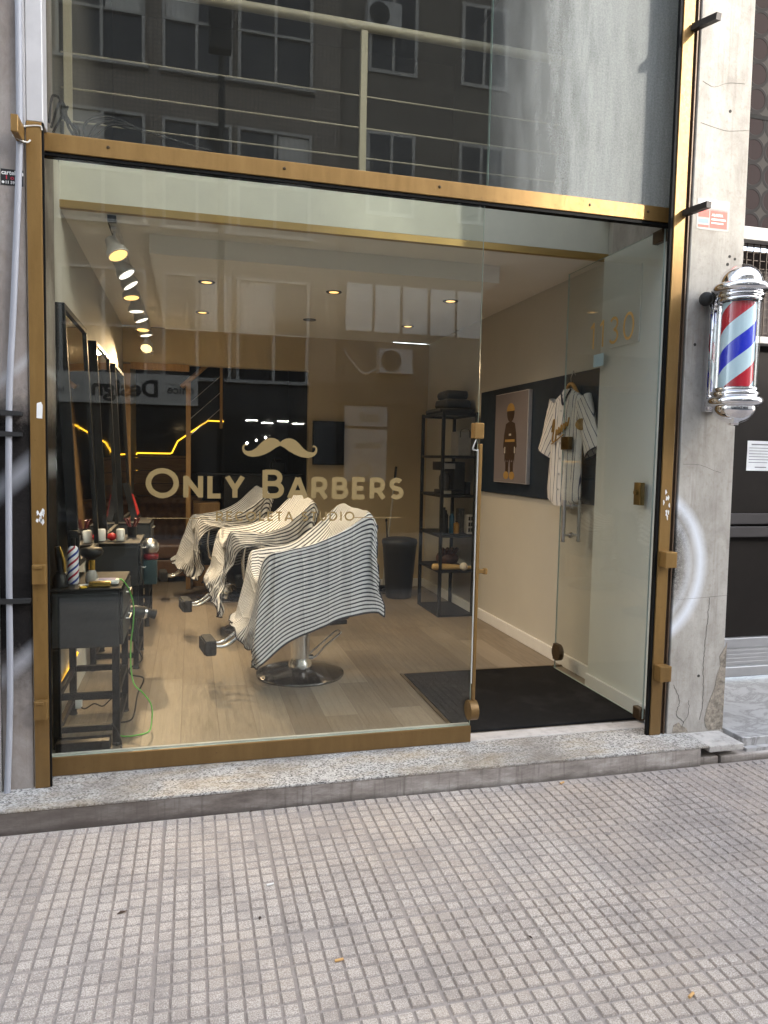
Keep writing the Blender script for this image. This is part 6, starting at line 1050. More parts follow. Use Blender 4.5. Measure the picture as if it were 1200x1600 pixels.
-9,0,0,0,0,0,1,0,0,0,0,0,0,0,-1,0,0,0,0,-2,1,-7,2,1,-1,-2,-2,-1,1,-2,-3,-4,-1,-1,-1,0,-1,0,-1,1,1,1,2,2,2,2,2,2,1,3,-2,2,3,0,0,3,-2,1,0,1,0,1,0,0,1,0,0,0,1,0,1,-8,0,0,-1,1,0,0,0,1,-1,0,0,0,0,0,0,0,-1,0,0,-2,4,-1,-3,-2,-1,-1,-3,-7,-3,0,2,0,-2,-1,0,-1,0,1,0,0,1,2,2,1,3,1,2,1,-3,4,-2,4,3,1,0,-1,0,1,0,2,0,1,0,0,0,0,1,0,0,0,
-9,2,-1,0,0,0,0,0,0,0,0,1,-1,0,0,0,0,0,-1,-1,1,0,-2,0,-1,-4,-5,-3,-1,1,1,-1,-1,0,-1,0,0,0,-1,0,1,1,1,2,2,1,2,1,1,1,0,0,-2,3,5,-2,0,1,1,0,0,1,0,1,0,0,0,0,0,0,-1,-8,0,0,0,0,0,0,0,0,1,0,-1,0,1,0,0,-1,0,0,0,-2,0,-1,-3,-3,-2,0,0,0,-1,-1,0,-1,0,0,-1,0,0,0,1,0,1,0,1,2,1,2,1,2,2,-1,1,-1,-1,-1,4,0,0,1,1,0,0,1,-1,0,1,0,0,0,0,0,
-8,-1,1,0,0,0,0,0,0,0,0,1,0,-1,1,0,0,0,0,-1,0,-5,-1,0,0,-1,0,0,0,-1,-1,-1,0,0,-1,0,0,0,1,0,0,1,1,1,0,1,1,1,0,-1,3,-2,3,1,3,-3,1,0,-1,1,0,0,0,1,0,0,0,0,0,1,0,-8,0,-1,1,0,0,0,1,0,0,0,0,0,1,-1,0,1,0,0,0,-1,2,-1,-1,-1,2,0,0,-1,0,-2,-4,0,-1,0,0,0,0,0,0,1,-1,1,0,1,1,0,1,2,0,0,0,1,0,2,-2,0,0,0,0,0,0,0,0,1,0,1,0,0,1,0,
-8,0,1,0,0,0,1,-1,1,0,0,-1,1,0,0,0,0,0,0,-1,1,-2,1,0,2,-2,-2,-3,0,-1,0,3,0,0,0,0,0,0,0,0,0,1,0,0,0,0,0,1,1,3,-2,-1,0,2,1,-1,-1,-1,0,0,1,-1,1,0,0,0,0,1,1,-1,2,-7,-1,0,1,0,1,-1,1,0,0,0,0,0,0,1,0,0,0,0,0,-2,3,0,0,-1,1,-1,0,-1,-1,1,1,-1,-1,0,0,0,0,0,1,0,0,-1,0,0,0,0,0,0,0,3,0,-1,1,-1,0,0,0,-1,0,-1,0,0,1,-1,1,0,0,0,0,0,
-8,1,0,0,0,0,0,1,-1,1,0,1,0,0,0,0,0,0,0,0,1,-3,1,1,0,1,1,-1,0,0,0,0,0,0,1,-1,0,0,1,-1,1,-1,1,-1,0,0,0,0,1,-1,1,3,-4,4,-3,-1,-1,-1,1,-1,-1,1,0,-1,1,0,1,-1,0,-1,0,-8,0,1,-1,1,0,1,-1,1,0,0,0,0,0,0,1,0,0,0,1,-1,4,-1,0,0,-1,-1,1,1,1,0,-1,0,1,-1,1,0,0,0,1,-1,1,-2,0,-1,0,0,1,-1,3,-2,-2,2,2,-3,-1,0,0,-1,-1,0,0,-1,1,0,0,0,0,-1,0,-1,
-8,-1,0,1,0,0,0,1,0,0,1,0,0,1,0,0,0,0,0,0,2,-3,1,1,0,2,2,0,0,0,0,0,0,0,1,0,0,0,0,0,1,-1,0,-1,-1,-1,0,0,1,-3,2,4,-2,-1,-1,-1,-1,-1,0,-1,1,-2,1,0,1,-1,-1,0,0,1,0,-10,1,0,0,0,1,0,0,0,0,1,0,0,0,1,0,1,1,0,0,-2,5,1,-1,-1,0,-1,3,1,1,0,-1,2,-1,0,0,1,0,0,0,0,0,-1,-2,0,0,0,0,0,2,-3,-2,3,0,-3,1,-2,0,-1,0,-1,1,1,0,-2,0,-1,0,1,0,1,
-10,0,0,0,1,-1,1,0,1,0,0,0,1,1,0,0,0,0,1,0,3,-4,0,3,4,-3,6,2,1,0,0,-1,-6,2,1,1,-1,1,0,4,-3,1,2,-6,-1,-1,-1,-1,0,-3,3,7,-3,-2,-2,-1,0,-1,0,-1,1,1,-1,-2,0,-1,1,0,-1,1,0,-12,1,0,1,-1,1,0,0,0,1,0,1,0,0,1,0,1,0,1,1,-2,4,0,-3,0,6,-3,-2,1,0,1,2,4,0,0,0,1,0,-1,-4,9,-1,-10,7,-2,-2,-1,-1,-1,2,-2,-5,11,-5,-1,-1,-1,1,-1,3,-1,-2,-2,0,0,1,-1,1,0,-1,0,
-13,1,0,0,0,0,0,1,0,0,0,1,1,0,0,2,0,1,-1,2,2,-4,1,2,0,-1,1,2,0,2,2,2,1,0,0,0,1,-1,0,-1,-6,-1,7,-2,0,0,-2,-1,0,-4,1,6,-8,4,-1,0,1,-2,3,-3,-1,0,0,0,0,-1,1,0,0,0,0,-16,1,1,0,0,1,0,0,0,1,1,0,1,1,0,0,1,0,1,0,3,3,0,1,0,-1,1,1,2,0,1,1,2,0,1,0,-1,1,0,0,-2,-1,-1,0,0,-2,0,-2,-2,2,-2,-3,6,-3,0,-1,-1,5,-4,-1,0,-1,1,0,0,0,0,-1,1,0,0,
-19,1,0,0,1,0,1,1,1,0,1,1,0,1,2,1,0,2,2,1,-1,2,3,3,2,0,0,0,0,2,0,1,0,1,0,1,1,-1,1,-1,0,-1,-1,-2,-2,-1,-2,-1,-1,-3,1,3,-4,1,1,-1,4,-5,0,1,-1,0,-1,0,0,1,0,0,-1,0,0,-21,0,0,1,1,1,0,1,1,1,1,1,1,1,0,1,1,1,2,1,4,-6,-1,3,7,7,2,0,-1,0,1,0,1,0,1,1,0,1,-1,0,-1,0,-1,1,-4,-3,-3,-1,-2,3,-5,-5,9,-2,-1,2,-3,0,0,-1,0,0,0,1,-1,0,0,0,0,0,0,
-23,0,1,1,0,1,1,1,1,1,1,1,1,1,1,1,2,1,2,2,0,4,-1,-5,-2,4,9,7,2,-1,0,-1,-2,5,1,-2,0,1,0,0,-1,-1,1,-5,-1,0,3,-4,-3,-10,3,-2,5,-3,1,-1,0,0,0,0,0,1,0,-1,0,0,0,0,0,0,0,-23,0,1,0,1,1,1,0,1,1,1,1,1,0,2,2,1,2,0,2,2,-1,-2,5,-3,-2,0,5,11,6,1,1,0,-8,2,3,1,1,0,-1,0,-1,-4,0,0,2,-15,-1,-4,8,-2,-2,0,0,0,0,-1,0,1,0,1,-1,0,0,1,0,-1,0,0,0,0,
-22,-1,0,1,1,0,1,2,1,0,0,1,1,2,1,0,2,1,3,1,0,0,0,-1,3,2,-1,-1,-2,3,3,8,1,6,-1,0,3,-1,1,3,0,-1,-4,-3,1,-19,3,-3,5,-6,4,1,-3,-2,-1,2,1,1,-1,1,-1,1,0,0,-1,-1,1,0,0,-1,0,-21,-1,1,1,0,1,0,0,1,0,1,1,1,1,1,2,1,2,0,1,1,-5,11,-2,0,0,1,0,2,2,2,-2,8,4,2,4,-1,1,-1,-4,-10,4,5,-2,-14,1,-1,0,-4,7,-4,5,-9,-4,3,-1,2,0,2,0,0,0,0,0,0,0,-1,-1,0,1,-1,
-18,0,-1,0,1,-1,1,1,-1,2,0,0,1,1,1,1,0,0,1,1,0,13,-3,1,0,-3,1,2,4,4,3,0,4,1,0,-7,-3,-2,-1,-1,6,-8,-5,-3,1,5,1,1,3,-3,-7,3,-6,1,0,0,-1,3,-1,1,2,0,0,-1,1,-1,0,0,0,0,-1,-10,-4,-1,-2,0,1,0,-1,1,0,1,0,0,0,0,0,0,0,1,1,1,-2,9,6,1,1,-4,0,-2,0,6,6,-4,-1,-4,9,0,-2,-4,2,1,-1,-4,-3,1,1,2,1,-3,-3,-5,-2,-1,0,1,1,1,-2,3,0,0,1,1,0,0,0,0,0,0,0,1,
-2,-4,-2,-1,-5,0,0,0,-1,0,-1,1,0,-1,-1,-1,1,1,0,1,-1,9,-10,8,5,3,3,-4,-3,0,-3,-1,2,0,6,-6,1,4,4,-3,-2,0,1,2,0,4,-1,-4,-4,-10,4,-1,0,1,-1,2,0,1,0,1,0,0,0,2,0,0,0,0,1,1,-1,-8,7,-7,-2,1,-3,-1,0,0,-1,0,-2,-1,0,0,0,-1,0,0,-2,0,-1,11,-3,2,4,3,3,0,-6,-1,-1,-1,2,-2,2,0,-2,0,0,2,1,2,1,3,-5,-3,-4,-4,1,1,-1,0,2,0,1,1,2,0,1,0,0,0,1,1,1,0,1,0,0,0,
-9,1,9,-4,-5,-2,-1,-2,0,-1,-1,-1,-1,-1,-1,-1,0,-1,-2,1,-1,-1,1,2,2,2,4,3,2,3,-4,2,-1,-3,2,-1,0,-1,-1,0,-1,-1,-1,0,-1,-1,-1,0,1,3,-4,0,1,1,1,1,1,1,2,0,1,1,0,-2,0,3,1,1,-1,1,0,-4,-3,1,2,-2,-3,0,-2,-3,-1,-1,-1,-1,-1,-2,0,-2,-2,1,-2,0,4,-3,1,1,2,0,3,2,3,4,-1,0,1,-3,-1,-1,0,-1,0,0,1,0,0,-1,0,-1,-2,0,0,-3,1,1,1,1,2,2,1,1,1,1,1,1,1,0,-1,0,2,1,0,3,
-1,0,-4,2,-4,0,-4,-2,2,-3,-2,-2,-1,-2,-1,-2,-1,0,-2,0,-1,2,3,-3,3,2,2,1,1,1,0,0,0,-1,1,0,0,0,0,0,-1,-1,0,-1,0,-2,-1,3,1,-4,0,1,1,0,1,2,2,2,1,2,1,0,2,2,0,-1,2,-1,2,1,0,1,-1,-1,1,-1,-4,-2,-7,-2,0,-1,-1,-2,-2,-1,-2,-1,-2,0,-1,0,0,3,3,-2,0,3,2,3,1,1,-1,-1,1,-1,0,0,-2,0,-1,0,0,-1,0,-1,1,2,-1,-4,0,0,1,1,2,1,0,3,1,2,2,1,0,0,2,2,2,0,1,-1,1,2,
3,3,-1,-6,-1,-6,0,1,-5,-2,-3,-1,-2,-2,-2,-2,-1,-1,-2,0,-1,1,0,4,2,1,-1,1,1,1,1,1,2,-1,-1,-1,-1,1,-1,0,-1,0,1,-1,1,0,-1,-3,0,1,0,0,1,1,2,0,2,2,3,1,2,2,0,-2,2,2,1,-1,3,-1,-1,1,-1,-1,-2,-1,0,-8,3,-3,-10,5,-1,-2,-2,-2,-2,-2,-1,-1,-2,0,0,1,1,4,2,2,0,1,0,1,0,-1,1,0,0,0,-2,0,-1,1,0,0,0,0,-1,-3,1,0,-1,0,1,2,0,1,3,0,2,1,4,1,1,2,1,-1,0,3,1,-1,3,0,
3,-7,-1,-2,-2,7,-7,-3,14,-8,-7,-5,-2,-2,-2,-2,-2,-2,-1,-1,-1,0,1,1,1,3,2,2,0,2,0,0,0,0,0,0,-1,1,-1,0,-1,0,0,0,-2,-1,2,-1,-1,0,0,1,0,2,1,2,1,2,1,1,4,1,0,3,0,0,-1,2,1,1,4,5,0,-5,-1,0,-2,0,-4,-16,11,-6,-1,0,-2,-3,-2,-2,-2,-2,0,-1,0,1,1,1,1,2,3,2,0,0,1,0,0,0,-1,0,-1,0,0,1,0,0,0,-1,0,-2,-1,0,-1,0,1,1,1,2,0,2,2,5,-1,1,1,2,1,2,0,0,1,2,-1,10,
1,1,1,-1,-4,-4,8,-15,0,-3,0,1,-4,-3,-2,-2,-2,-2,-1,-2,0,0,1,1,1,0,2,1,1,2,2,0,1,-1,1,0,0,0,0,0,0,0,-1,0,0,-2,0,-1,-1,0,0,0,1,1,1,2,1,1,3,5,-2,1,4,0,0,1,1,1,0,2,-1,-1,-3,-1,-2,4,-3,3,3,-2,-17,5,-2,-5,-1,-4,-2,-2,-2,-2,-1,-1,0,0,2,1,2,1,1,1,1,0,1,1,1,1,1,0,0,0,0,0,1,0,-2,-1,0,-2,-1,-1,0,-1,1,1,1,1,2,1,2,1,4,1,1,-1,4,1,2,3,2,3,1,-6,
4,4,-2,-7,-1,-2,-8,2,-2,4,-8,-3,1,-5,-4,-4,-3,-2,-1,-2,-1,0,0,1,2,2,1,1,2,1,1,0,1,1,0,1,1,1,0,1,0,0,-1,-1,-1,-2,-2,0,0,-1,-1,0,2,1,1,2,2,3,0,3,2,2,2,-1,5,1,-1,7,7,-1,-1,3,4,-7,4,-9,1,-2,0,-11,15,-15,-2,-2,0,-3,-6,-5,-2,-3,-1,-1,-1,0,0,2,1,3,2,2,1,0,2,0,1,1,1,1,0,1,0,1,-1,0,0,-2,-2,-1,-2,-1,-1,0,0,1,1,3,0,2,3,3,1,2,2,1,2,3,0,1,2,6,6,-1,
3,-5,8,-14,8,-6,-2,8,0,-16,7,-11,-2,-5,-1,0,-3,-6,-4,-2,0,-1,-1,1,1,2,1,2,2,1,2,0,2,1,1,1,1,1,1,0,0,0,0,-1,-2,-3,0,-1,-2,-3,1,2,0,2,1,1,2,9,2,-4,3,2,1,2,1,2,1,0,8,3,7,-4,3,1,4,-8,-1,-7,-5,-1,-6,8,2,-6,-7,-2,-4,-1,-4,-2,-1,-2,-1,0,0,1,1,2,1,1,2,2,1,1,2,2,1,1,1,1,1,0,0,0,-3,-3,0,-1,-3,-2,0,-1,1,2,4,-2,3,0,5,4,1,1,3,2,1,1,1,3,12,-14,0,11,
3,-1,-3,-11,7,5,-12,-3,-1,5,-5,2,-9,0,-5,-3,-4,1,-4,-2,-1,1,0,3,-5,2,1,2,2,1,1,3,1,2,1,2,1,1,2,6,-3,-4,-4,-2,0,-3,-3,-1,0,-2,2,2,1,2,3,7,-4,-2,6,2,0,0,3,3,0,3,12,-3,7,-5,-7,14,-11,-5,3,-2,-3,8,-5,-2,-7,-4,-6,-4,0,-1,-4,-4,-3,-1,-1,-1,0,2,3,8,-6,1,1,1,2,1,0,3,0,2,1,1,1,2,-1,6,-5,-4,-4,-3,1,-2,-3,-2,1,0,0,4,0,17,-12,1,4,-1,2,1,0,1,-1,0,17,1,-1,-9,7,6,
-3,4,-7,12,-8,-4,12,-19,-6,9,-2,-4,2,-7,-1,0,-4,-2,-2,-1,-4,0,2,-1,7,4,1,1,1,1,1,1,0,2,0,1,2,3,-1,3,-6,5,-6,-4,-4,-4,-2,-1,-1,1,5,6,4,12,-21,-2,5,-2,4,4,-2,2,-1,-1,12,1,28,-15,-8,-6,2,2,-4,7,3,-6,0,-15,-4,6,1,-4,0,-6,-4,11,-8,7,-11,-2,-2,4,3,1,1,-4,8,4,2,2,0,0,1,0,0,1,0,0,-2,-1,-3,9,-3,3,5,-4,-2,-1,0,1,8,-2,-1,0,-20,-3,0,8,22,-21,-2,1,-1,3,8,5,31,-50,-12,35,-6,2,
-1,0,6,1,-6,1,-18,20,6,-4,-17,0,13,18,-39,-7,-6,7,5,1,-2,-3,-2,-1,1,4,4,6,4,4,3,1,1,0,-1,0,0,7,12,-2,-27,11,2,-3,6,0,-1,1,0,-7,-1,-3,-9,-5,-3,19,33,-51,20,-7,9,3,4,8,4,-48,51,-12,-29,25,-5,
],
[
510,-6,-4,-7,-1,-6,12,13,7,12,12,-4,-21,-20,-11,-11,-4,-3,-3,-5,-8,-9,-7,-3,4,-7,-30,-26,-16,-19,-15,-11,-11,5,8,3,-13,2,-3,4,2,12,-15,4,2,0,-7,-1,-4,5,0,5,-1,5,3,-1,0,-2,-6,0,2,-4,2,2,-7,-3,6,0,2,-7,2,-8,
-13,-3,2,4,1,-7,18,-9,-1,-1,1,-8,0,13,-1,3,4,-10,5,-7,9,4,-13,-4,0,3,5,-3,-1,-7,1,5,3,4,-15,1,-17,6,-6,5,-1,7,-3,2,5,-16,8,3,1,3,3,-9,9,-3,-1,-1,5,1,-6,-1,4,-12,0,-2,-1,3,-7,3,1,-6,1,0,
-15,-6,15,-10,3,3,-4,-2,-2,6,-3,0,12,-3,12,5,-21,9,-3,0,2,-4,4,8,-23,-3,-2,4,-1,-2,3,-7,-2,-2,-2,6,-12,1,-8,7,2,-6,-4,-1,-1,10,-5,11,8,-5,-10,1,10,0,-5,6,-18,-3,14,-19,-4,5,2,2,-1,7,-6,-7,-2,0,3,3,
-29,5,5,-4,-6,-1,3,2,-2,-6,-1,-3,9,-1,4,0,-4,-3,0,-2,7,-6,12,-6,17,-21,5,-2,4,0,0,-1,0,-1,6,2,-40,1,2,1,-1,-1,-3,-3,0,2,-4,14,2,2,-17,4,2,-1,-2,-2,0,2,8,3,-1,-5,3,6,1,3,3,3,8,7,-6,-6,
-44,0,0,4,1,4,-1,-2,-5,-5,-4,4,1,0,2,1,-1,-1,-3,6,-4,3,-1,11,-10,2,7,2,7,2,6,14,-10,1,2,4,-51,4,2,0,2,-4,-1,-2,-2,-3,-2,-6,9,5,7,0,2,0,2,-1,-3,2,-4,3,-12,10,3,6,4,5,4,0,5,1,-4,-2,
-52,3,2,2,1,0,0,0,1,0,0,3,-12,1,9,-2,-1,1,0,0,2,6,-9,-4,-1,7,2,4,5,4,4,-1,7,-7,7,-5,-37,-1,-1,2,-1,-1,-2,-3,-2,-1,2,-7,-1,1,1,2,2,1,1,0,1,-2,0,1,7,-2,1,2,1,2,3,-1,1,1,1,1,
-32,-5,-4,-3,-3,-1,-3,-1,-2,1,0,-1,-2,2,0,1,1,3,2,2,0,0,-2,1,2,4,0,2,-3,3,0,1,0,4,-3,3,-34,-10,2,-4,1,-2,0,-2,-1,-2,-1,-3,3,-2,2,0,2,2,2,1,1,0,0,0,1,4,1,-3,2,1,-1,0,-1,-1,1,2,
-42,8,-9,-3,0,0,-1,0,-1,0,-2,0,-3,0,1,1,1,1,2,2,1,0,0,-1,2,2,-1,1,-1,2,-2,0,-3,2,5,-5,-52,9,-5,0,3,-3,0,0,0,-1,2,-1,-2,0,0,1,0,2,1,1,1,0,1,-1,0,2,4,-1,-1,-3,-1,0,3,4,-8,0,
-52,1,8,-1,6,-6,1,0,-1,-3,3,-2,0,1,0,-1,0,-1,1,1,0,0,-1,0,-1,2,-2,-1,2,0,1,3,1,-8,0,-1,-40,-5,4,0,-7,6,3,-4,-3,2,1,-2,2,3,3,-2,-4,-2,-1,-1,0,0,-2,0,-1,2,-3,1,1,3,1,-3,-4,1,-2,-1,
-38,-7,-2,3,-3,4,-5,4,4,0,-2,3,1,-2,-3,-1,0,0,0,-4,1,-2,1,-2,1,1,-1,0,2,-1,-2,-1,0,-3,0,-1,-47,1,0,0,0,1,3,2,0,1,2,0,-1,-2,-2,2,0,-4,-3,4,7,-1,-4,-5,-1,1,0,-3,3,-2,0,1,-3,-2,-1,0,
-40,-2,1,-1,1,1,1,1,3,2,-2,0,-2,-1,-1,-2,-1,8,2,-1,-9,0,-2,2,2,1,-3,0,-1,4,-2,-3,-1,-1,-2,0,-28,-4,-7,0,-1,0,1,2,1,1,3,-3,-1,-1,0,0,1,-5,-1,0,0,1,2,2,2,3,0,-4,5,-6,-1,-1,-1,1,0,0,
-26,0,1,0,-2,-4,-4,-1,2,2,-1,0,-2,0,1,0,-2,-3,-2,-1,1,1,3,3,4,3,-1,-5,8,8,4,1,4,7,8,5,-19,4,-5,-2,-1,3,5,-3,-8,-4,-1,5,2,0,-3,-5,-1,-1,0,0,4,3,-5,3,6,1,-2,7,-12,5,9,12,10,3,-1,0,
-13,-1,5,-4,-2,-5,-4,3,5,-1,-8,1,3,-1,-4,-1,2,2,0,2,-1,-5,2,7,6,-10,2,18,-21,-5,0,-2,0,2,1,0,-9,9,7,8,-12,0,-6,0,-3,-5,-5,-8,-4,2,7,9,3,1,0,-8,-10,0,14,1,-11,-3,9,5,4,-13,-6,0,1,2,-2,-2,
-32,7,10,-2,11,-7,-11,1,9,-4,1,20,-4,-14,-12,-8,-1,3,0,-4,0,8,1,1,3,2,12,-3,9,-10,-1,-1,-4,-6,8,-4,-30,5,-4,4,6,21,5,-17,-2,1,1,-4,27,12,-5,-10,-3,-10,-4,9,10,3,0,-1,-9,-21,12,-12,8,2,0,-9,-5,12,-14,3,
-15,-7,-11,10,8,-3,9,16,0,-2,0,-27,6,15,25,9,-14,14,6,0,-3,-9,-14,-19,-19,10,0,8,-17,16,-4,-6,17,-20,-1,4,-3,-16,-4,-8,-8,-6,13,20,-5,2,29,-9,-27,16,-17,24,24,-12,-9,-7,-3,-8,-9,-3,11,2,3,-3,9,-14,1,22,-19,-6,17,27,
-23,14,19,-20,-5,-12,-14,-4,26,23,0,4,-27,-6,34,-38,4,-4,12,1,-9,-1,1,9,4,1,-5,0,0,-2,7,1,-2,36,-14,-44,-17,1,-14,4,-1,19,6,-32,-5,14,8,29,9,-50,12,-10,-22,10,3,6,4,4,11,3,0,-1,-15,10,-12,20,4,-25,12,-20,9,14,
-10,-13,-3,-15,29,2,-10,22,-34,22,-21,12,15,6,-56,39,-22,-3,-6,1,11,14,8,9,2,-3,-26,-17,26,2,0,7,-2,-6,5,10,-14,-5,34,-13,-36,51,-18,44,0,-41,-18,-20,-3,-10,-8,-5,39,-17,-14,-3,-2,3,6,0,-6,24,1,26,6,0,-18,5,-9,33,0,-24,
5,-12,7,-4,63,-86,68,-29,9,-11,-2,-17,-16,-3,40,-29,-4,28,-22,-8,10,-9,-14,-11,19,-8,23,6,-21,8,12,-7,40,-20,1,-8,-4,21,-55,74,-83,83,-55,-16,1,-14,16,6,22,8,-42,35,-6,-27,34,-1,-27,21,0,4,31,-29,0,-49,55,-27,15,22,-16,-6,-3,16,
-386,-2,-12,23,-2,19,5,-8,16,12,8,19,28,34,42,40,36,33,34,36,44,57,67,71,69,36,14,17,22,17,13,8,2,10,0,2,-12,0,10,-6,19,-21,8,12,-18,-4,7,7,-4,3,0,1,0,1,0,0,-1,-1,-2,-1,0,2,3,6,-2,7,2,-1,1,-9,8,-2,
-10,2,18,3,-25,4,-7,6,17,2,-13,4,0,4,1,1,-1,-1,0,-2,1,-1,-5,-2,-1,3,12,1,4,-3,6,4,1,1,-11,0,8,14,-9,-32,3,4,4,4,-9,8,3,1,7,-1,0,0,1,-1,0,0,-1,0,-5,-2,-2,4,6,0,7,7,-3,5,1,-5,3,-2,
15,-19,-16,13,19,7,-3,-15,-9,-2,4,0,6,2,3,-1,0,-1,1,1,1,-3,-2,-1,-1,0,-4,15,-3,6,7,-5,-2,2,-6,11,-21,5,16,15,2,-6,-4,0,-5,-21,9,-2,3,3,1,1,1,4,0,2,-1,-1,6,-4,-5,4,3,-15,17,10,-4,-14,-1,12,4,-1,
11,6,5,-9,-14,-5,-8,-3,7,15,-19,-1,3,1,0,0,1,2,3,2,4,0,5,-2,3,-5,-6,9,-5,1,7,-4,-1,-15,15,-1,8,-2,-17,-7,4,-1,6,6,3,-10,-4,-3,-1,1,-3,3,3,2,4,3,3,3,5,4,0,-4,3,-7,1,0,-13,14,9,-4,-22,1,
-8,-3,-2,-6,-3,-4,-2,0,0,2,10,0,-2,0,1,0,1,4,1,6,2,5,1,7,0,-1,-2,3,-5,2,2,-25,4,18,18,-14,-9,-12,-3,-1,-6,5,9,6,5,3,-6,6,-12,-3,3,0,2,3,4,2,2,3,4,3,-3,3,-6,0,6,-2,-10,-1,-7,-5,3,8,
-9,1,11,12,3,-6,-13,-11,-7,-3,7,-7,9,0,0,2,3,1,2,1,3,4,0,1,-1,5,3,0,-4,-9,-8,8,-13,11,-15,6,-5,1,8,-21,1,4,6,4,2,-1,-1,-2,-2,0,0,2,0,1,0,1,0,2,2,2,7,-5,-6,3,6,-17,-6,17,-14,-2,-1,-4,
14,-4,-23,0,3,-3,5,5,1,1,-3,-1,5,-2,1,0,0,-1,0,1,0,0,1,2,3,2,7,-5,-1,-23,5,8,-4,-9,9,-10,-25,20,-7,12,-2,8,-3,-3,-1,1,-2,6,-8,4,1,0,-1,0,0,-2,0,1,1,2,1,4,-11,10,-11,8,-3,-12,15,-10,-3,-2,
-16,-7,13,3,9,-4,-4,-4,-1,7,2,-1,4,1,-1,0,0,-1,-1,1,-1,0,1,1,3,0,4,-3,0,-16,0,-3,13,-3,-16,10,10,-37,34,-6,-9,-5,4,3,6,-8,8,-3,6,-1,-1,0,-1,0,0,-1,1,-1,1,1,0,0,1,-3,-1,7,0,-2,-17,-10,16,2,
-2,-11,-10,9,6,3,2,5,-7,6,-1,7,-5,-2,1,-2,0,0,1,1,-1,-1,0,1,-2,-1,-2,6,-10,2,-5,-10,-1,24,-8,1,-17,30,-16,-1,-17,15,-7,-2,8,4,12,-5,0,2,0,-3,-3,-1,1,1,0,-1,-2,1,-3,-3,3,1,-10,-9,-3,9,22,-15,5,-1,
-28,26,-11,-5,15,0,9,13,6,-11,-8,-3,-3,-6,-4,1,3,4,2,0,1,-1,1,-4,-3,-3,9,-6,-10,-3,16,10,-18,4,5,-1,-11,3,15,-8,6,-3,2,-7,-3,11,-8,1,-2,-1,-1,3,1,-1,1,1,-3,-1,2,-2,-4,0,3,2,-11,19,-2,-18,7,11,5,-5,
10,-19,9,2,-6,1,3,0,-1,-3,5,0,0,0,-2,-4,0,4,-1,1,3,0,-6,-5,-3,2,2,0,10,-10,-9,17,14,-2,-12,-1,23,-6,-19,11,-4,-6,-2,1,1,3,5,-1,-1,-1,0,-1,-1,-2,0,-1,-1,-1,-3,-2,0,0,-1,4,-8,12,13,-2,-12,-7,-2,0,
18,12,3,-1,-1,-4,-9,-7,4,0,-7,0,0,0,0,-1,-2,-4,-2,-2,-1,0,-1,-2,-2,-2,-1,6,-5,-6,-6,-5,-4,-2,0,0,24,9,-5,0,0,2,3,-5,-14,-8,5,3,1,-1,-2,-6,-2,-2,-2,-2,-2,-1,-2,-1,-1,-2,3,-13,17,-10,-10,-6,-1,0,1,0,
21,-4,9,-2,-1,-3,-6,-2,0,0,-3,-1,-5,-2,-1,4,0,-2,-3,-3,-1,-3,-2,-3,-2,5,-1,-13,14,14,7,-6,-2,-4,-6,-3,18,1,-2,6,1,1,1,1,-2,-3,-10,-2,2,-3,-5,-2,-3,-2,-2,-1,-3,-2,-5,-2,3,5,-6,-5,-1,5,9,16,4,4,-4,-5,
6,-26,32,-19,2,-6,10,0,22,-10,1,-3,-4,-2,-1,-2,0,-2,-1,-3,-1,0,1,0,0,-5,-7,0,-1,3,0,0,3,11,4,13,11,26,-29,30,-10,15,-12,2,-18,13,-13,-4,-4,2,-3,-3,-1,1,0,2,0,-2,-2,-3,-3,-6,-10,6,-3,1,1,1,10,-18,33,4,
43,-17,-6,-16,13,2,2,3,4,-12,22,-13,-16,-6,4,5,-2,-1,-2,-1,-1,-2,-3,-7,-9,7,0,-2,10,-14,-2,7,-8,22,-2,-15,16,15,-7,1,-9,-18,9,4,-4,15,3,-12,14,-22,-1,2,5,-2,-4,-3,-2,-5,-5,-6,6,2,-6,5,-2,21,-17,-3,14,-17,-18,11,
-28,16,1,19,15,2,-20,8,2,4,-15,24,-28,14,-5,3,-3,-11,-2,-1,-4,-3,-3,2,2,2,3,-5,0,0,10,-17,6,-3,24,7,-54,1,10,-3,3,22,26,-9,7,-13,9,10,-1,-1,4,-22,12,-20,5,2,0,-1,2,-3,1,2,15,-13,0,-15,-1,33,-13,34,-23,-16,
-55,-12,4,-1,-12,19,-4,34,-16,32,11,-6,36,-51,3,38,-65,36,-5,2,1,-1,-3,-2,5,-1,-10,10,-5,8,14,-11,20,-5,-12,-5,-32,-18,-14,33,-14,17,-20,-4,19,-11,4,9,6,49,-9,-87,85,-29,6,2,-3,-9,-7,-1,0,3,-9,6,9,3,13,5,-2,-33,20,16,
-38,0,6,0,19,-6,4,-26,0,6,0,-1,4,32,-64,112,-66,30,8,-70,39,3,-12,-1,6,-58,61,-9,16,-20,2,33,-24,40,-30,-4,-20,-24,35,-28,57,-72,47,-1,-12,-16,4,7,9,-40,125,-107,46,-7,-55,115,-81,14,-3,5,-28,50,-46,27,-22,34,-14,-17,21,-65,31,39,
906,26,33,33,42,32,34,35,34,28,24,7,-6,-8,-5,-3,0,-1,-1,-1,0,5,13,13,6,-20,-56,-68,-77,-79,-68,-65,-66,-61,-54,-47,-8,2,4,8,-2,7,3,0,4,5,3,5,-7,-4,-1,3,1,2,2,-1,-1,0,-1,0,2,-4,-2,-4,-4,-1,-5,-1,-2,-2,0,2,
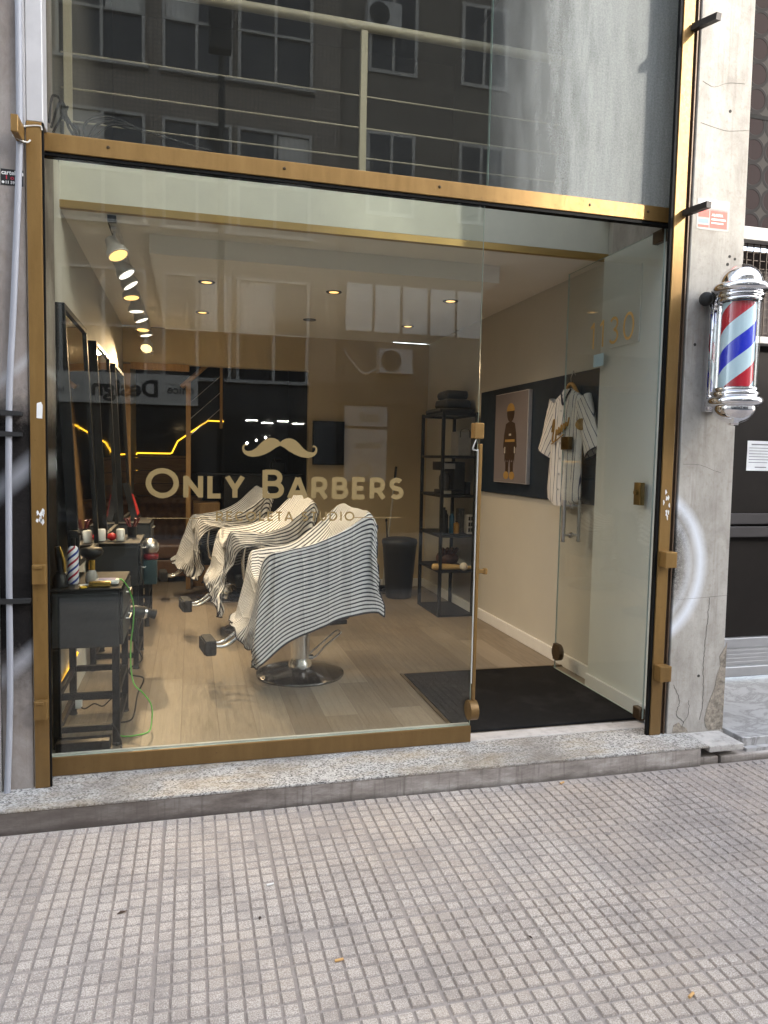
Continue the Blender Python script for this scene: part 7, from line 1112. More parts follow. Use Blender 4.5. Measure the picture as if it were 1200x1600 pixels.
-9,2,4,5,9,6,1,7,0,1,2,-4,2,4,3,-1,3,1,1,1,1,0,-1,-2,-2,-2,-2,-6,-6,-6,-3,-3,-1,-1,-1,0,-13,4,5,8,7,5,6,1,2,-1,2,-2,5,3,2,2,1,1,0,1,2,1,-1,0,-1,-6,-3,-6,-5,-6,-4,-3,-2,-2,-1,-2,
-13,3,5,5,2,2,3,4,2,3,-1,-3,11,5,4,0,-2,1,0,2,2,0,2,0,-5,-7,-4,-1,-7,-3,-3,-2,-2,-2,-1,-1,-9,0,0,0,0,2,2,2,2,2,-1,16,7,8,1,1,1,-3,-2,2,-4,-2,-3,-8,-10,4,0,-8,4,0,-2,-2,-2,0,-2,0,
-9,-3,-3,-2,0,-2,-2,-3,0,0,7,2,-15,-9,-7,-1,1,2,1,0,-4,6,-6,9,-3,22,-1,6,1,5,3,0,0,-1,1,6,-7,-2,-4,-6,-5,-5,-3,-2,-2,0,-2,-17,-5,-5,8,-6,-4,-1,-1,1,2,2,2,5,8,13,5,4,7,5,4,3,1,1,2,1,
-2,-5,-7,-7,-8,-6,-4,-2,-1,-1,-1,-14,-5,-4,-6,-3,-1,-3,1,-4,5,2,7,1,15,8,5,9,5,10,1,3,3,-1,-3,-6,0,2,-9,-8,-7,-4,-7,-5,-3,-1,0,-2,-14,-8,-9,-3,-4,-2,-2,1,2,4,8,7,16,3,4,7,11,4,3,3,0,0,1,5,
5,2,-10,-9,-6,-6,-2,-2,-3,-5,-5,-6,4,-5,-12,-2,-4,-3,-1,0,2,0,12,9,8,4,6,5,3,1,4,3,-1,2,-2,0,11,-15,0,-7,-2,-2,-1,-1,-4,-5,-8,4,-4,-6,-4,-6,-3,-1,-2,0,2,5,5,7,1,10,0,5,6,-3,1,0,5,-1,1,-2,
24,-7,-5,-12,-2,-4,-2,-5,-3,-5,-3,-5,1,-7,-5,-4,-3,-4,-1,-1,2,4,8,7,5,3,6,0,3,-2,2,1,1,0,2,3,0,0,-12,12,-6,-2,-3,-1,-4,-1,1,0,-12,-2,-5,-3,-4,-2,-2,0,0,5,6,7,5,2,-4,9,-4,4,2,0,-2,2,0,-1,
-11,10,5,0,-2,-2,-3,-3,-2,-6,-1,-5,-1,-1,-4,-4,-2,-3,-1,0,1,3,4,4,3,3,3,-1,1,0,0,0,0,2,4,2,-2,-2,-9,22,3,-7,-5,-4,-5,1,-4,-3,6,-4,-2,-2,-2,-1,-1,0,0,1,0,1,1,2,0,0,1,0,1,0,3,2,-3,-2,
11,-2,17,-16,-13,-1,-2,-2,2,-2,8,3,-5,0,3,1,-2,-1,-1,0,0,-3,-3,-5,0,1,-1,3,-3,-1,0,3,0,-2,-1,-2,15,-9,0,-12,6,-4,4,3,2,9,-7,-4,4,8,6,-1,-4,-3,1,-1,0,-4,-4,-11,-3,1,0,-1,-3,0,-1,-1,0,0,2,4,
10,5,-8,2,2,3,-2,-12,-2,2,3,3,2,0,-2,3,7,6,3,-3,0,-6,-10,-7,-6,0,5,-4,-4,-1,-2,-1,0,0,0,1,7,-3,6,-5,-4,2,-6,6,-1,-6,5,1,3,2,4,10,1,-4,2,10,5,-1,-27,-8,-2,-4,2,-1,-2,-3,0,-1,-2,0,0,-2,
-6,0,-3,4,3,-1,3,0,0,-1,-2,3,3,4,3,-5,3,19,-3,-11,-13,-11,12,2,-2,-7,1,-1,-2,1,-1,-2,0,0,1,1,-19,-5,8,5,5,6,3,2,1,-1,-3,2,2,3,3,3,1,-11,0,1,-3,0,0,-2,-5,0,-2,3,1,-3,-1,0,0,1,0,1,
-36,11,4,5,4,4,5,4,-1,2,4,0,5,4,5,3,-1,-3,-2,-4,-3,-4,-4,-2,-1,2,-3,3,-3,-1,-2,0,0,-1,-2,-5,-38,8,2,5,4,5,3,4,6,5,-2,10,5,4,0,-5,2,3,1,1,4,-4,-21,-3,-1,3,5,-14,0,1,1,0,-1,0,0,-1,
-39,-1,7,3,4,2,4,3,3,0,-1,1,-5,0,7,13,5,1,-2,-4,-11,-3,19,2,-2,-10,-5,-6,4,-1,0,1,1,1,2,5,-40,3,1,3,-1,3,-1,2,1,1,-2,9,8,-1,-6,-5,-2,-1,0,4,13,16,12,-2,-10,-22,-6,2,1,4,2,-1,2,0,2,3,
-34,-12,-4,-6,2,2,2,-3,3,-2,0,0,4,7,9,7,3,-3,2,16,2,-4,-11,-4,-6,-4,-1,5,2,6,4,3,1,0,1,0,-50,6,-5,3,-10,-3,-5,-2,-4,2,-3,4,2,7,1,0,6,11,6,-9,-2,0,1,-1,-2,-1,5,7,5,5,2,7,3,4,5,-1,
-47,-9,2,-13,0,-9,2,-4,-1,-2,5,0,0,2,6,6,-1,8,6,3,-1,-3,-5,0,4,-6,6,8,13,3,3,5,5,4,1,-1,-64,9,-8,1,-1,-5,-10,-6,-3,2,-1,-1,9,0,6,-1,6,0,2,1,2,2,4,3,-7,0,5,9,7,12,9,1,4,-6,-6,40,
-48,-18,13,-12,-5,2,0,-2,-12,-4,-2,7,2,7,-2,5,2,10,-2,2,4,1,-1,-4,-3,-2,9,8,8,9,3,5,9,15,8,-30,-31,-15,0,-3,-7,-19,-8,3,-1,-7,-3,2,6,6,-1,18,-2,10,-1,-2,0,-1,-6,-1,-3,1,9,6,11,6,1,11,4,10,2,2,
-21,14,-18,-15,-9,-25,19,-39,7,-13,0,0,10,0,18,-10,39,-19,9,-1,-6,-6,-2,-3,-6,2,22,18,-7,-1,3,10,19,-10,12,12,-51,3,13,-33,17,-22,-11,8,-21,10,-5,6,1,18,3,19,-28,19,3,2,9,5,-4,-2,8,-19,18,-19,0,5,12,17,-1,13,3,12,
-42,-4,-34,-1,-6,4,1,14,4,-10,6,3,-2,-14,23,-20,16,-1,-2,39,-31,4,17,2,-24,55,-47,-8,9,57,-48,20,20,-3,4,-10,-38,17,-28,57,-66,41,-32,7,2,15,-25,-6,3,44,-43,47,-40,-4,50,-74,80,-49,5,-16,72,-92,44,-4,54,-86,88,-25,-5,-49,45,-6,
],
[
532,-7,-13,-9,1,6,7,5,8,14,11,-9,-15,-28,-13,-2,-8,-4,-3,-3,-7,-9,-6,4,15,-33,-26,-22,-20,-21,-17,-12,-8,3,7,3,-18,1,3,13,-10,2,4,2,7,-13,4,-2,-8,6,-2,-8,10,3,1,6,-5,-6,-2,0,4,-1,-1,-1,-4,1,3,-1,-5,-1,-2,2,
-8,-2,9,-13,4,6,-8,6,-7,12,-10,2,3,14,-1,-9,2,-1,-1,3,-11,10,-12,3,-6,5,2,-2,-2,-1,-1,3,5,-7,-5,-2,-18,4,-3,4,0,-4,14,-5,-5,-5,4,-7,12,6,-2,16,-13,1,2,-7,12,-1,-9,1,-14,3,-4,-1,-2,3,0,4,5,4,0,-3,
-28,0,0,1,10,3,-9,-3,6,2,0,11,-7,10,-1,6,3,-5,0,-12,12,-4,2,-4,-14,2,0,1,1,-4,0,-7,0,0,1,2,-30,0,2,11,6,-10,-6,2,3,1,0,9,13,-14,13,-8,2,2,-4,3,-12,-3,12,-21,-1,5,3,0,1,-3,-3,2,-1,-1,0,-1,
-31,4,8,6,-10,-5,2,-1,-3,-1,1,-4,2,6,-10,4,2,-4,-1,5,0,-5,7,4,8,-16,9,2,-2,1,-1,-4,-1,4,-4,4,-33,8,4,-11,-1,4,0,0,-3,-6,-11,14,2,-15,-1,1,-2,2,1,-1,2,5,7,12,-13,-3,5,0,5,4,-2,-3,0,13,6,-2,
-34,-1,-7,0,-1,-1,-2,-3,-2,-2,1,2,0,-1,0,-3,-1,1,0,4,5,0,2,3,-8,6,1,6,6,6,6,18,4,-15,1,-5,-40,-6,-1,0,1,1,1,-1,-3,-3,-5,-6,10,6,12,0,2,-1,-1,-5,-2,7,-3,-15,9,-2,3,9,8,1,11,-6,2,1,-13,7,
-46,-4,1,1,-2,2,-2,-1,-1,-2,-1,-1,-1,15,2,-2,-1,0,-1,1,-1,-1,-6,1,-3,9,6,3,2,4,3,1,1,-3,8,-9,-41,-5,0,0,4,-2,1,2,0,0,-3,2,-5,-5,3,2,0,0,1,0,-1,1,0,0,6,-1,1,2,0,5,0,0,1,-1,-1,5,
-41,8,-11,0,1,0,-1,-5,-2,1,3,-4,-3,2,0,1,1,2,1,1,1,-1,-1,0,0,6,0,0,0,1,1,1,-1,0,2,-2,-47,4,3,-5,-1,-2,-3,0,-1,-1,1,-6,1,1,0,2,2,2,3,1,1,0,-1,1,2,2,-1,-2,1,1,-1,1,1,1,0,1,
-43,2,0,6,-1,-3,-6,-3,-1,-2,-2,1,-1,-2,2,0,2,2,2,1,2,0,0,-1,2,1,3,-5,0,1,-3,2,0,1,-1,-1,-24,-13,-2,-4,-1,-1,0,-2,-2,-1,2,-1,-3,0,0,2,0,3,1,1,1,0,0,-1,0,2,-2,2,3,-4,-2,1,-1,1,-1,-1,
-45,9,-3,-2,-6,2,3,-1,-2,-2,2,-2,-1,0,-1,0,2,0,1,1,-1,-1,-1,1,-1,2,0,2,-4,-1,3,2,-1,-3,-1,0,-55,5,6,-1,1,0,-2,1,0,0,2,-2,1,0,1,2,3,-4,-6,0,0,-1,-1,-1,1,1,-2,-1,1,1,4,-2,-5,-2,0,-1,
-38,-11,3,1,4,-6,5,-1,1,2,0,-1,2,6,0,-5,-9,-1,4,-3,-2,0,0,0,-2,2,-3,-1,1,6,-3,-4,-1,0,-2,0,-46,-2,-3,3,-1,5,-7,4,3,2,-1,5,1,-5,-1,0,1,-1,-5,2,9,-2,-3,-6,3,-1,-2,-1,4,-5,-1,1,-1,-1,-1,-1,
-46,3,-1,-5,0,4,2,4,3,2,-1,-1,-2,-1,-1,-1,-2,2,4,1,-7,0,-2,4,0,1,1,-5,0,0,0,-2,-1,-1,1,1,-41,6,1,2,-2,-1,4,0,0,-1,1,-1,-3,-1,-1,0,1,-2,-2,-2,0,0,4,1,3,3,-1,-7,3,-1,-2,-2,-1,1,1,0,
-41,5,4,-2,1,-3,1,1,1,2,0,0,0,-1,-1,-3,-3,0,0,0,-1,2,1,5,5,2,-3,14,-8,10,4,4,4,1,0,0,-26,-12,4,4,3,-1,5,-6,-2,2,-1,2,-2,-1,4,9,1,-10,-5,-3,3,11,2,-2,-3,1,8,9,-16,-3,0,-1,1,1,0,-2,
-17,-9,-5,-1,-1,4,-3,10,4,-3,-6,1,3,0,2,-2,5,2,-4,-4,-2,-3,5,2,10,-11,4,3,18,-29,9,0,-9,-2,1,0,-22,12,0,2,1,0,-3,-8,-5,0,1,-2,1,3,-3,2,4,13,8,4,-4,-19,-2,6,-13,-1,4,2,10,5,-23,14,1,-13,-2,3,
0,10,4,-7,-6,-7,-4,-3,-3,-3,0,9,-5,-9,-6,-7,-1,2,7,7,-6,19,1,-3,2,-17,6,-2,1,19,-14,-9,18,3,-14,4,-6,-9,8,-7,5,-3,5,-4,2,1,4,-4,12,10,2,-7,-15,-15,-12,-9,11,0,6,14,-7,0,-3,-2,-1,13,12,-24,2,15,-7,7,
9,-2,-19,9,-4,13,-2,-3,1,-5,-4,2,-2,1,7,14,13,7,2,-3,4,-5,-14,-22,-13,-4,-3,11,-8,1,16,-2,-17,7,3,-2,1,-4,17,16,-8,-30,7,-1,-6,2,-2,2,2,1,-4,-4,1,5,6,7,-9,-6,-5,-12,-6,14,-4,-4,11,-9,9,10,-12,-6,21,-4,
-10,31,-43,-11,33,0,-15,4,7,1,-5,0,1,-5,5,1,-3,-3,-2,-1,-3,-3,-6,-2,1,6,2,10,-16,7,-1,7,-3,14,-14,-4,18,-24,7,17,-59,36,20,-19,9,1,-9,-11,-4,5,-10,-3,4,1,-2,-4,-1,1,-2,-3,6,-2,10,2,-5,7,-8,-8,22,-1,-9,-5,
10,-11,18,-30,40,-6,-7,22,-21,-6,-4,7,-34,-15,13,1,-6,-6,-5,-4,3,5,-1,-1,4,9,12,-28,18,-5,-7,27,2,-29,-7,43,14,1,16,4,-1,-4,-9,-17,50,-30,34,-72,37,-35,-33,-22,3,3,7,5,4,-6,-6,14,8,32,-18,-14,-4,11,4,-2,-3,17,41,-41,
24,0,-13,4,-1,-10,-6,25,-23,-20,-4,-8,-3,19,-19,-2,-12,-4,-10,4,5,-3,-1,39,-11,-23,0,8,12,-8,23,-19,34,2,0,12,9,-1,-1,-2,-6,6,7,-34,-16,62,-82,67,-46,21,12,17,-48,-2,2,-5,-7,-22,81,-70,21,-10,-4,12,17,-1,-14,39,-22,13,9,-13,
-361,-4,12,7,-21,2,-11,13,11,-2,19,25,35,31,44,39,33,34,33,36,45,57,67,71,67,31,18,22,20,15,10,5,6,10,-1,-4,2,5,-17,-8,27,-18,17,-15,-5,23,-16,5,-8,8,0,0,3,1,0,0,-2,-2,-1,-1,-2,4,3,0,7,5,-1,0,-8,-9,6,6,
14,-2,4,-16,-13,2,10,14,-5,-17,12,-1,0,6,0,-3,1,-1,0,1,-5,2,-5,-2,-1,4,7,4,2,2,5,3,2,-2,-6,-2,5,2,-8,13,-14,5,-17,4,12,3,-6,-4,12,-4,-3,6,0,0,0,0,0,-3,-4,-3,0,3,-2,5,5,12,2,4,3,1,-1,-2,
-3,-2,5,-4,2,-10,26,-16,-9,5,3,6,-7,4,0,2,1,1,0,-4,7,-4,-2,-1,0,0,3,7,7,-1,4,-13,-5,3,4,1,0,2,-6,-16,-4,40,-26,0,-1,-5,9,-4,6,-1,5,-1,-1,0,2,4,-2,1,4,-3,-5,5,7,-9,-9,9,3,4,3,-14,-6,4,
2,-12,-10,-1,30,-10,5,4,-3,-10,-11,-3,5,4,-3,0,4,2,2,4,2,1,2,4,0,-5,-13,0,8,6,-7,1,6,12,-13,5,-17,-4,-1,15,-3,-9,-2,-4,2,6,-1,2,-1,-3,2,2,1,2,5,3,3,4,5,1,0,-1,-5,5,2,-4,-11,-1,-4,0,34,-28,
-28,1,14,6,2,6,1,1,-2,-2,-13,-4,-1,-1,1,0,2,4,2,4,4,3,4,5,-4,5,10,-6,-2,-3,2,8,-7,-7,-20,32,-24,14,5,-4,0,-9,-7,-3,0,1,14,7,-12,1,2,1,1,3,3,2,2,5,4,0,8,-7,1,-1,-5,0,-14,15,1,1,9,-31,
-21,18,-10,-2,-1,-6,12,9,7,5,-14,-3,0,-5,0,1,1,1,2,2,3,2,1,3,-4,8,-6,-1,0,-5,1,2,-12,6,-14,22,-15,7,8,-4,-11,6,-6,-4,-3,-4,13,-1,4,5,-1,2,1,0,0,1,0,2,1,3,6,-3,-4,-1,10,-23,8,0,-6,2,3,-12,
-5,-18,19,13,5,1,-3,-6,-3,-3,-5,-1,3,-2,3,1,0,0,0,-1,1,0,2,1,1,3,1,-3,4,-11,2,-2,-6,0,-5,6,4,-20,0,7,-9,14,9,1,0,-5,0,3,-3,0,0,0,0,0,-1,-1,0,1,1,1,3,2,-2,1,-2,-7,3,-7,-1,-3,2,3,
-2,11,-29,-6,11,-11,6,7,-1,18,-6,0,1,5,-3,1,-1,-1,0,0,-1,0,2,1,2,0,9,-1,-10,3,-2,-14,1,-3,3,4,6,-19,3,-5,9,10,-17,0,5,0,8,1,5,-2,-2,-2,1,0,-1,0,0,0,0,1,0,0,-2,15,-31,8,9,-18,9,-4,6,2,
2,-19,41,1,-19,-1,17,-3,-4,-18,4,-1,1,-4,2,0,-1,1,2,0,-1,-1,0,1,-1,-2,0,-5,11,-2,-12,-7,3,8,4,-1,-7,4,-23,20,18,-15,0,6,6,-3,-6,-2,-4,4,3,0,2,-1,-2,1,0,-1,-3,2,-2,-3,-4,11,-9,3,-19,4,17,3,1,-2,
-27,44,-26,-4,-2,16,-18,7,-8,17,11,-1,0,0,-4,-9,-4,3,4,1,0,-1,0,-5,-1,-2,9,-2,0,-23,8,19,3,2,-3,-1,-10,-7,10,2,15,-26,26,-8,17,-2,-11,-3,-4,-7,-3,5,4,-2,1,1,-2,-2,3,-2,-9,5,7,-3,-15,14,10,2,-1,-2,-1,0,
-2,18,-13,-6,-5,22,-13,-7,-10,4,11,3,-1,-1,-1,-2,-3,5,-1,1,2,2,-6,-5,2,-3,0,3,3,4,3,-1,3,4,5,1,-1,-4,21,-9,-18,2,10,14,0,-8,-3,0,0,-1,-1,0,1,-3,0,-2,0,-1,-4,-1,-1,0,-3,8,2,8,3,1,-4,-7,-5,-1,
-1,2,5,2,3,-5,-14,1,11,9,-4,1,0,-1,-1,-3,-4,-2,-1,-1,-1,-1,2,-1,-7,0,1,-15,2,-10,-1,-1,-1,1,-1,-1,1,-4,10,6,9,-3,5,-12,-11,4,4,-1,-4,-1,1,3,0,-4,-4,-2,-2,-1,-2,0,4,-7,-2,-12,18,-13,-3,2,-1,-1,-2,2,
12,-14,-5,3,2,9,-2,11,6,-8,-4,2,4,0,-5,-3,-5,-1,-2,-3,-1,-1,-3,-4,-3,5,-4,-7,-5,27,-25,-1,8,0,-3,-2,1,7,3,2,-3,-1,2,-6,-2,3,6,-2,-2,-3,-1,-3,1,-1,0,0,-2,-12,-3,-3,2,6,-5,-1,-7,-2,29,-29,-1,9,3,-6,
-6,5,6,-1,2,-2,0,4,2,2,2,-1,-1,-2,-2,-1,-1,-3,-2,-1,-5,6,-3,-2,1,-10,-2,-1,-2,-6,4,22,-27,0,8,-1,8,1,-6,-6,3,-5,4,-3,3,3,4,4,0,0,-3,-3,-2,1,-1,-1,3,-2,-2,-1,-8,-5,-1,1,2,-12,2,13,3,-17,6,-3,
6,-9,-4,4,3,9,-1,-8,-1,-1,0,1,3,0,1,2,3,1,1,-2,-1,-3,-2,-6,-4,-7,2,-10,4,2,-5,1,18,-14,-7,16,7,-31,25,22,-14,-6,-8,23,-8,-7,-2,2,1,-1,-1,1,0,-1,0,3,-1,-4,-6,-5,-11,7,-1,4,-10,12,-9,0,5,10,-18,13,
-2,17,-21,-5,7,13,14,-20,1,10,-8,0,-1,-4,0,0,0,0,0,-1,-1,-6,-7,-5,-2,3,0,-2,15,-16,6,-6,5,4,16,-19,8,32,-44,19,-25,28,-42,17,6,0,-1,2,-3,-3,4,4,-2,-2,-2,-1,-3,-4,-4,-4,0,-3,-2,-2,11,-1,3,5,-14,1,6,19,
11,-1,0,-11,5,-26,31,-17,2,10,5,-47,38,-6,0,1,0,-2,-4,-4,-4,-1,7,-10,-4,1,-9,16,-16,20,-4,-7,5,4,18,-44,4,-8,36,-39,24,-37,5,-9,5,15,10,53,-67,20,-10,-9,-6,-6,-2,-3,-4,3,7,-7,-4,-6,17,4,23,-11,0,1,-24,14,-17,24,
14,-13,12,-4,-3,19,-15,-16,-7,0,35,-54,71,-23,-13,-1,-4,-11,-11,-4,0,8,-16,7,16,7,0,-2,-3,-15,2,4,20,-2,-21,4,-2,2,-10,16,-20,4,13,8,-6,-32,6,87,-71,11,35,-50,-12,4,2,-4,0,-4,21,21,-23,0,4,17,-35,24,33,-47,15,-5,0,-12,
908,28,31,39,37,35,30,35,35,30,19,7,2,-14,-4,6,-8,-4,-1,-2,-1,5,13,16,12,-30,-56,-68,-78,-78,-68,-65,-67,-59,-54,-39,-8,1,6,6,5,-3,5,3,0,-2,7,0,-9,10,0,-9,10,4,0,-1,0,-1,-1,1,0,-3,-1,-5,-1,-4,-3,-2,0,-5,-1,-1,
-7,1,6,0,8,7,4,0,4,4,0,1,-1,-2,3,6,1,1,1,2,-1,0,-1,-2,-2,-1,-3,-4,-7,-5,-5,-2,-3,0,-1,-2,-9,4,3,9,2,9,3,6,-2,1,3,-3,3,5,1,-1,2,2,1,1,0,1,1,0,-5,-3,-4,-6,-6,-4,-5,-3,-1,-2,-1,1,
-10,4,4,5,5,1,1,4,5,2,-1,-4,7,7,0,0,-1,0,2,0,5,1,1,-1,-8,-3,-3,-3,-4,-6,-3,-3,-2,-1,1,-1,-9,5,0,-5,-1,1,7,0,2,3,-5,15,12,1,3,-1,-1,1,0,5,-2,-3,-4,-12,-9,4,2,-6,-6,3,0,-1,-1,0,-1,-1,
-6,-6,-6,-4,0,1,-3,-1,-1,0,6,6,-14,-11,4,-5,-3,1,0,-6,1,6,-2,3,5,18,-6,3,8,5,0,1,-2,-2,2,0,-9,-9,-6,-1,-4,-4,-3,-3,0,1,6,-22,-4,5,-3,-3,0,-3,-4,1,0,1,1,2,13,12,3,9,7,4,3,0,-1,0,0,3,
-9,-5,-2,-5,-7,-7,-4,-2,-2,-2,-2,-8,-6,-2,-6,0,-3,-3,-1,-1,-2,2,6,5,14,7,11,6,7,5,4,2,3,1,-3,2,-4,-1,-6,-9,-8,-4,-4,-3,-2,-1,-1,-1,-16,-8,-11,-4,-3,-2,0,2,3,1,7,17,2,12,6,6,4,7,3,8,1,-2,-3,-5,
7,-3,-8,-5,-4,-5,-5,-4,-2,-2,-1,-7,-3,-17,-5,-2,-1,-2,-1,0,2,5,10,6,11,2,1,4,6,4,4,3,2,-1,1,-1,19,-20,-1,-7,-4,-2,-2,-2,-3,-3,-5,-6,0,-2,-9,-4,-3,-2,0,0,3,4,6,6,1,10,1,2,11,-4,1,2,2,1,-1,-3,
-1,14,-17,3,-2,-4,-2,-4,-5,-8,-4,-1,-2,-7,-4,-4,-2,-1,-2,0,2,4,7,7,9,0,2,2,4,-1,2,0,3,1,1,0,10,4,8,-9,-7,-9,-4,-1,-4,-5,-6,6,-7,-6,-5,-4,-3,-3,-1,0,0,4,7,6,4,5,-1,3,1,1,2,0,3,2,3,6,
18,-1,-8,-4,-4,3,-7,-4,-2,-5,2,-7,-2,1,-6,-3,-2,-3,-2,-1,1,3,3,5,2,5,6,1,-5,1,2,-1,1,2,0,-3,35,-16,-1,-11,1,-13,4,-1,-2,-7,-2,1,4,-3,-4,-2,-2,-1,-1,0,0,0,0,2,2,2,-1,10,-9,1,0,2,-1,1,2,1,
-27,4,5,29,-6,5,-14,-2,-2,7,-6,2,2,-3,4,1,-1,-1,0,0,0,-3,-2,-5,0,1,-1,-2,4,0,0,1,-2,0,0,5,8,4,-1,-21,0,3,5,-2,-1,1,10,-5,-1,8,8,4,4,-4,-10,2,0,-3,-4,-11,-4,2,-3,5,-4,0,-1,-1,-2,0,0,-1,
6,0,-5,7,7,-2,5,-11,4,5,-5,2,5,9,1,-10,-9,5,14,-4,-3,-3,-9,-2,-13,-1,6,-3,-3,-2,-2,-3,0,1,0,1,-8,14,11,-7,-7,-8,6,11,-9,-2,2,1,1,-3,1,12,8,-5,-1,8,11,-2,-28,-12,11,-12,6,-5,-1,-3,-2,-1,1,-1,0,0,
-8,-5,6,12,-4,10,-9,-8,6,0,-3,5,2,2,3,-1,-3,15,-4,-4,-14,-11,12,2,-10,1,-2,5,-3,-1,0,-1,-2,0,1,-3,-14,-8,0,-1,15,3,-7,3,1,3,3,3,3,3,2,5,5,-8,0,-4,-3,0,3,-5,-5,0,-5,7,-4,0,-1,-2,-1,0,-1,-1,
-25,-5,2,5,4,7,15,5,-5,-2,3,4,3,4,3,-3,-2,2,3,-2,-2,-4,-10,-5,8,-1,1,-15,5,-1,-2,-1,0,0,0,3,-43,14,-1,4,4,5,2,7,10,-1,-1,-2,0,1,11,11,5,0,-3,-4,3,4,-4,-13,-18,9,-4,-8,2,2,1,0,0,-1,-1,-3,
-42,4,9,3,4,0,4,0,0,6,0,8,10,8,-6,-2,1,7,7,4,-7,-19,-12,11,9,-12,-3,-4,-5,3,4,1,3,0,-1,-4,-28,-7,0,1,1,1,1,3,1,0,-3,3,0,-1,3,-2,-2,-5,-1,3,4,22,21,1,-8,-26,-1,0,1,1,0,7,1,4,2,2,
-24,1,-6,-4,-5,-2,-3,-3,-2,-2,-2,0,5,6,8,8,5,-5,-6,-5,7,-1,1,1,-9,5,1,4,5,1,10,-1,6,3,8,6,-20,-8,-3,-4,-7,-6,-5,-6,-4,-4,-4,3,3,5,5,2,3,8,6,5,-4,-1,-4,-10,7,-3,9,5,7,6,2,10,3,6,8,4,
-14,0,-15,-7,-12,-5,-6,-6,-5,-4,-2,2,2,4,3,5,5,5,3,-2,3,-3,-5,3,-6,5,6,10,8,9,3,8,6,4,5,6,-26,2,-12,-4,0,-20,0,-7,-5,-5,-2,0,2,4,3,2,1,1,1,4,-3,1,2,3,6,-5,8,10,7,6,10,2,11,4,-6,6,
-25,-6,6,-12,-9,4,-16,-3,-8,-4,-4,-1,3,4,3,0,2,1,1,-1,1,4,3,1,1,-2,4,6,6,8,9,9,5,6,7,-3,-38,-2,-17,-1,-6,-6,20,-19,-1,-6,-1,0,4,1,0,2,-2,0,1,1,2,2,1,1,-2,3,2,6,3,12,12,6,-3,-2,4,8,
-53,-6,2,-1,0,0,-22,12,-10,-5,-2,8,-6,8,-4,-3,2,4,2,4,1,-4,-5,3,0,-1,6,15,5,11,6,-11,2,8,10,20,-48,-1,10,-13,-2,-6,-4,-11,7,-12,8,2,-14,3,14,17,0,-1,-7,-4,1,-2,-7,-3,0,-2,2,8,17,9,-6,-3,29,6,8,-10,
-37,-8,-4,-2,-6,2,-7,5,-4,-14,-23,7,29,-3,5,1,8,12,18,-3,-11,-15,-2,-13,8,13,-1,26,0,0,-32,73,-57,7,17,-3,-35,4,-4,1,-4,-4,0,2,-8,-10,36,-14,-10,1,-6,25,-8,1,-2,14,11,5,28,-29,-26,4,15,-24,26,-23,60,-109,90,-15,-9,14,
],
]
def cloth_points(k):
    n = 36 if k else 71
    d = np.array(CLOTH[k]).reshape(3, n, n).transpose(1, 2, 0)
    P = np.cumsum(np.cumsum(d, axis=0), axis=1)/1250.0
    if n == 71: return P
    rows = [catmull(r, 2) for r in P]
    return [list(c) for c in zip(*[catmull([r[j] for r in rows], 2) for j in range(71)])]

